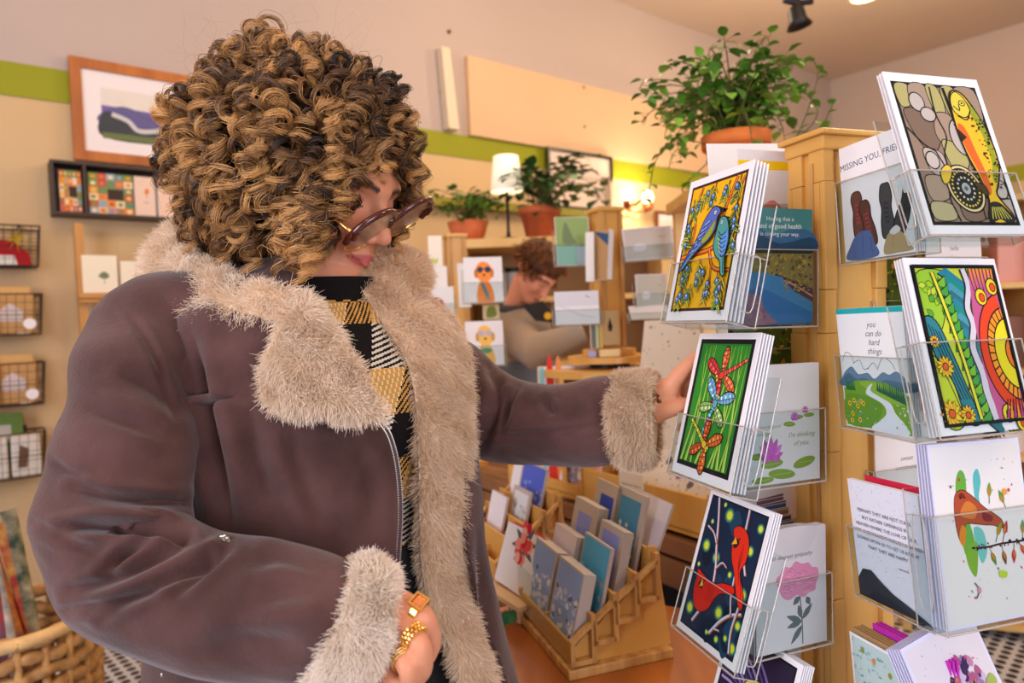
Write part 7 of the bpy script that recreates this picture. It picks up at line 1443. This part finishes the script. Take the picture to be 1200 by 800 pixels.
# ---- curly hair
hcen = at(346, 188, .875); RB = .153
rg = np.random.default_rng(5); specs = []
FACE = [(441, 168), (462, 172), (470, 235), (486, 242), (474, 292), (450, 352), (384, 352), (376, 316), (384, 276), (402, 250), (426, 238), (434, 200)]
def inside(x, y, poly):
    c = False; n = len(poly)
    for i in range(n):
        x1, y1 = poly[i]; x2, y2 = poly[(i + 1) % n]
        if (y1 > y) != (y2 > y) and x < (x2 - x1) * (y - y1) / (y2 - y1) + x1: c = not c
    return c
hc = np.array(hcen); fdir = np.array(HFW); headc = np.array(hw_(0, -.015, .03))
tries = 0; gold_a = math.pi * (3 - 5 ** .5); NR = 680
for k in range(NR):
    yv = 1 - 2 * (k + .5) / NR; rad_ = math.sqrt(1 - yv * yv); n_ = np.array((rad_ * math.cos(k * gold_a), rad_ * math.sin(k * gold_a), yv)) + rg.normal(size=3) * .04; n_ /= np.linalg.norm(n_)
    if n_[2] < -.72: continue
    layer = rg.random()
    top = max(0, n_[2]); Rb = RB * (1.0 + .045 * rg.normal() - .08 * (1 - layer)); r0 = .085
    if n_[2] < -.1: Rb *= 1.02
    L = .085 + .055 * rg.random() - .02 * top; m = 14; ts = np.linspace(0, 1, m)[:, None]
    start = hc + n_ * (r0 + .035 * layer); tang = np.array((0, 0, -1.)) + n_ * n_[2]; tang = tang / (np.linalg.norm(tang) + .25); sw_ = np.cross(n_, (0, 0, 1)) * rg.normal() * .35
    end = hc + n_ * (Rb - .016) + (tang * .8 + sw_) * L * (.9 if top < .6 else .5)
    ax = start * (1 - ts) + end * ts + n_ * (.022 * np.sin(ts * math.pi)); 
    d_ = ax - hc; rr = np.linalg.norm(d_, axis=1, keepdims=True); lim = max(Rb, RB * .94) * np.array((.98, 1., 1.0)).mean(); ax = np.where(rr > lim, hc + d_ / rr * lim, ax)
    ax[:, 2] += -.0
    X, Y, Z = proj(ax); hit = sum(inside(x, y, FACE) for x, y in zip(X, Y)) / m
    if hit > .26 and Z.mean() < .90: continue
    if Y.max() > 348: continue
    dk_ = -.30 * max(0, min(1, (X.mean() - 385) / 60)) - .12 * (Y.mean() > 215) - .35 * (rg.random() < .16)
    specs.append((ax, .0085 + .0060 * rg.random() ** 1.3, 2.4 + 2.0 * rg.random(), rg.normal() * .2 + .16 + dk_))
# loose curls framing the brow, cheek and the far temple
def extra(pts, cr, turns, li=.15): specs.append((np.array([tuple(at(*p)) for p in pts]), cr, turns, li))
for e in (([(430, 120, .80), (448, 150, .785), (452, 180, .78), (446, 200, .775)], .011, 2.6), ([(410, 150, .79), (420, 185, .775), (412, 215, .77), (398, 240, .765)], .010, 3), ([(470, 120, .84), (486, 150, .84), (490, 190, .845), (486, 215, .85)], .011, 3.2), ([(482, 150, .86), (496, 180, .86), (494, 220, .86), (484, 250, .865)], .010, 3.5), ([(462, 100, .83), (478, 125, .825), (484, 160, .83)], .011, 2.5), ([(472, 200, .88), (482, 235, .88), (474, 268, .88), (466, 295, .885)], .009, 4), ([(388, 190, .775), (392, 225, .765), (380, 255, .76), (372, 285, .76)], .010, 3.4), ([(372, 220, .765), (374, 255, .755), (366, 290, .755), (360, 318, .757)], .011, 3.2), ([(350, 240, .76), (352, 280, .75), (348, 312, .752), (350, 334, .757)], .011, 3), ([(330, 250, .765), (326, 290, .755), (330, 320, .755), (322, 340, .76)], .011, 3), ([(395, 150, .785), (402, 180, .77), (396, 205, .765)], .011, 2.4), ([(440, 100, .81), (462, 130, .80), (466, 160, .80)], .010, 2.6), ([(300, 260, .78), (292, 300, .77), (300, 330, .77)], .011, 2.6), ([(270, 260, .80), (258, 295, .79), (262, 318, .79)], .011, 2.6), ([(240, 240, .83), (222, 275, .82), (230, 300, .82)], .011, 2.6), ([(356, 262, .752), (362, 295, .748), (356, 322, .75)], .009, 3)):
    extra(*e)
for k in range(46):
    x0_, y0_ = 385 + 85 * rg.random(), 75 + 85 * rg.random(); d0_ = .79 + .0006 * (x0_ - 385); L_ = 34 + 30 * rg.random(); x1_ = x0_ + rg.normal() * 8 - 3
    if inside(x1_, y0_ + L_, FACE) and rg.random() < .75: L_ *= .6
    extra([(x0_, y0_, d0_), (x0_ + 4, y0_ + L_ * .5, d0_ - .014), (x1_, y0_ + L_, d0_ - .016)], .009 + .005 * rg.random(), 1.6 + 1.4 * rg.random(), -.08 + .2 * rg.normal())
for k in range(34):
    x0_, y0_ = 335 + 36 * rg.random(), 150 + 110 * rg.random(); d0_ = .775 - .0002 * (y0_ - 150); L_ = 36 + 30 * rg.random()
    extra([(x0_, y0_, d0_), (x0_ + 2, y0_ + L_ * .5, d0_ - .012), (x0_ + rg.normal() * 7 - 4, min(336, y0_ + L_), d0_ - .014)], .009 + .004 * rg.random(), 1.8 + 1.4 * rg.random(), .2 + .15 * rg.normal())
headc_ = np.array(hw_(0, -.018, .03)); MH = np.array([tuple(HS), tuple(HFW), tuple(HU)])
def pushed(ax, clear_):
    ax = np.asarray(ax, float).copy()
    for it in range(14):
        d = head_sdf((ax - np.array(HC)) @ MH.T); m = d < clear_
        if not m.any(): break
        o = ax - headc_; o /= np.linalg.norm(o, axis=1, keepdims=True); ax[m] += o[m] * (clear_ - d[m] + .001)[:, None]
    return ax
specs = [(pushed(a_, .007), b_, c_, d_) for a_, b_, c_, d_ in specs]
hair_cap = MB(); hair_cap.grid(lambda u, v: Vector(hcen) + Vector((math.sin(math.pi * v) * math.cos(2 * math.pi * u), math.sin(math.pi * v) * math.sin(2 * math.pi * u), math.cos(math.pi * v))) * .108 * (1 + .05 * math.sin(u * 40) * math.sin(v * 30)) - HFW * .012 * (1), 60, 40, wrap=True)
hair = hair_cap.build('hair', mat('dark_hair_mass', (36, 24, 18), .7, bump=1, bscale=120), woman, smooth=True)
# trim the mass away from the face
me = hair.data
for v in me.vertices:
    q = v.co - HC; y = q.dot(HFW); z = q.dot(HU)
    if y > .045 - max(0, z - .05) * .2: v.co -= HFW * (y - (.045 - max(0, z - .05) * .2))
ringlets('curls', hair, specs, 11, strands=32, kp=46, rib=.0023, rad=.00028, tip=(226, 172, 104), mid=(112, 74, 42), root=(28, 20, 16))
# fly-away hairs
rg2 = np.random.default_rng(8); nF = 700; dirs = rg2.normal(size=(nF, 3)); dirs[:, 2] = np.abs(dirs[:, 2]) * .9 - .3; dirs /= np.linalg.norm(dirs, axis=1, keepdims=True); dirs = dirs[(dirs @ fdir) < .45]; nF = len(dirs)
ts = np.linspace(0, 1, 12)[None, :, None]; st = hc + dirs * (.135); sd = rg2.normal(size=(nF, 1, 3)) * .022; pos = st[:, None] + dirs[:, None] * ts * .024 + sd * ts + .006 * np.sin(ts * 9 + rg2.random((nF, 1, 1)) * 6) * rg2.normal(size=(nF, 1, 3))
hair_object('flyaway_hairs', pos, .00009, [(120, 80, 50), (206, 150, 90)], hair, rg2, m=hair_mat('curly_hair'))
# ---------------------------------------------------------------- the cashier in the background
cf = Vector((.62, -.50, -.85)); S2, F2_, U2 = frame_of(cf, (.5, -.2, .9)); KC = at(628, 320, 2.85)
k2 = lambda x, y, z: KC + S2 * x + F2_ * y + U2 * z
b = MB(); Ph2, Fh2 = head_points(60, 60); b.add([k2(*p) for p in Ph2], Fh2)
tb = Vector((KC.x - .10, KC.y + .10, 0)); zsh = at(600, 372, 2.9).z
b.tube([k2(0, -.02, -.05), Vector((tb.x, tb.y, zsh + .02)), Vector((tb.x, tb.y, zsh - .1))], [.05, .055, .08], 16)
b.tube([Vector((tb.x, tb.y, z)) for z in (zsh - .05, zsh - .25, .95, .8)], [.12, .13, .12, .12], 20)
for s in (-1, 1): b.tube([Vector((tb.x + s * .08, tb.y, .85)), Vector((tb.x + s * .09, tb.y, .45)), Vector((tb.x + s * .09, tb.y, .05))], [.08, .055, .04], 12); b.tube([(tb.x + s * .09, tb.y, .04), (tb.x + s * .09, tb.y - .16, .03)], [.035, .03], 10)
e0, e1, e2 = Vector((tb.x - .02, tb.y - .12, zsh - .04)), at(628, 412, 2.62), at(684, 388, 2.62)
b.tube([e0, (e0 + e1) / 2, e1, (e1 + e2) / 2, e2], [.045, .045, .038, .032, .026], 14); vs_, fs_ = skin_chain([(e2, .026), (e2 + Vector((.06, 0, .005)), .028)] + [(e2 + Vector((.10 + .0 * i, (i - 1.5) * .018, .0)), .011) for i in range(4)] + [(e2 + Vector((.14, (i - 1.5) * .02, -.015)), .009) for i in range(4)] + [(e2 + Vector((.07, -.04, .0)), .011), (e2 + Vector((.10, -.055, -.01)), .010)], [(0, 1)] + [(1, 2 + i) for i in range(4)] + [(2 + i, 6 + i) for i in range(4)] + [(0, 10), (10, 11)], 1); b.add(vs_, fs_)
e0b = Vector((tb.x - .15, tb.y, zsh - .05)); b.tube([e0b, e0b + Vector((-.04, -.02, -.26)), e0b + Vector((.08, -.24, -.36))], [.05, .042, .03], 14)
V_, F_ = remeshed(b, .006, 3); cash = np_mesh('person', V_, F_, skin_m, vcol=skin_colours(V_, KC, S2, F2_, U2, base=(240, 168, 138)))
props(cash, 'person with short brown hair in a grey tan top looking down behind the cards', 'person')
shirt = mat('grey_tan_cloth', (176, 152, 124), .85, rgb2=(146, 140, 136), vscale=5, bump=.2)
b = MB(); b.tube([Vector((tb.x, tb.y, z)) for z in (zsh + .045, zsh + .01, zsh - .06, zsh - .25, .95, .78)], [.06, .11, .165, .17, .165, .18], 28)
b.tube([Vector((tb.x + .1, tb.y - .05, zsh - .05)), e0 + Vector((0, -.02, -.02)), (e0 + e1) / 2, e1, (e1 + e2) / 2 + Vector((0, 0, .0)), e2], [.10, .085, .078, .075, .055, .044], 20)
b.tube([e0b, e0b + Vector((-.04, -.02, -.26)), e0b + Vector((.08, -.24, -.36))], [.08, .07, .05], 18)
V_, F_ = remeshed(b, .010, 4); top = np_mesh('top', V_, F_, shirt, cash)
b = MB(); b.tube([Vector((tb.x + .072 * math.cos(a_) + .01, tb.y - .02 + .068 * math.sin(a_), zsh + .048 + .015 * math.sin(a_))) for a_ in [2 * math.pi * i / 24 for i in range(24)]], .017, 10, closed=True); b.build('shirt_collar', mat('charcoal_cloth', (70, 72, 72), .8), cash, smooth=True)
b = MB(); pz = [at(612, 358, 2.68), at(636, 352, 2.66), at(652, 372, 2.66), at(650, 378, 2.66), at(628, 376, 2.68)]; b.add([tuple(p) for p in pz] + [tuple(p + Vector((0, .03, 0))) for p in pz], [(0, 1, 2, 3, 4), (9, 8, 7, 6, 5)] + [(i, 5 + i, 5 + (i + 1) % 5, (i + 1) % 5) for i in range(5)]); b.build('apron_strap', mat('charcoal_apron', (44, 42, 42), .8), cash)
p = at(642, 370, 2.63); b = MB(); b.X = Matrix.Translation(p) @ Matrix.Rotation(R(90), 4, 'X'); b.lathe([(0, 0), (.014, 0), (.014, .006), (0, .006)], 18); o = b.build('badge', mat('yellow_badge', (244, 190, 30), .4), cash)
rgc = np.random.default_rng(3); sp = []
for k in range(420):
    n_ = rgc.normal(size=3); n_ /= np.linalg.norm(n_)
    if n_ @ np.array(F2_) > .62 or n_ @ np.array(U2) < -.35: continue
    c_ = np.array(k2(0, -.02, .035)); st = c_ + n_ * .08; en = c_ + n_ * .115 + np.array((0, 0, -.03)) + rgc.normal(size=3) * .012; sp.append((np.array([st, (st + en) / 2 + n_ * .01, en]), .008, 1.1, .05 + .1 * rgc.normal()))
b = MB(); b.grid(lambda u, v: k2(.090 * math.sin(math.pi * v) * math.cos(2 * math.pi * u), -.020 + .104 * math.sin(math.pi * v) * math.sin(2 * math.pi * u), .045 + .088 * math.cos(math.pi * v * .9)), 40, 24, wrap=True); hr = b.build('hair', mat('brown_hair_mass', (96, 56, 32), .7, var=.35, vscale=60, bump=1, bscale=150), cash, smooth=True)
ringlets('short_curls', hr, sp, 4, strands=14, kp=14, rib=.008, rad=.0006, root=(60, 34, 20), mid=(110, 62, 30), tip=(170, 104, 52))
b = MB(); b.tube([Vector((tb.x, tb.y, z)) for z in (1.14, 1.0, .9, .7)], [.178, .184, .19, .20], 28); V_, F_ = remeshed(b, .010, 4); np_mesh('apron', V_, F_, mat('slate_apron', (112, 122, 128), .8), cash)
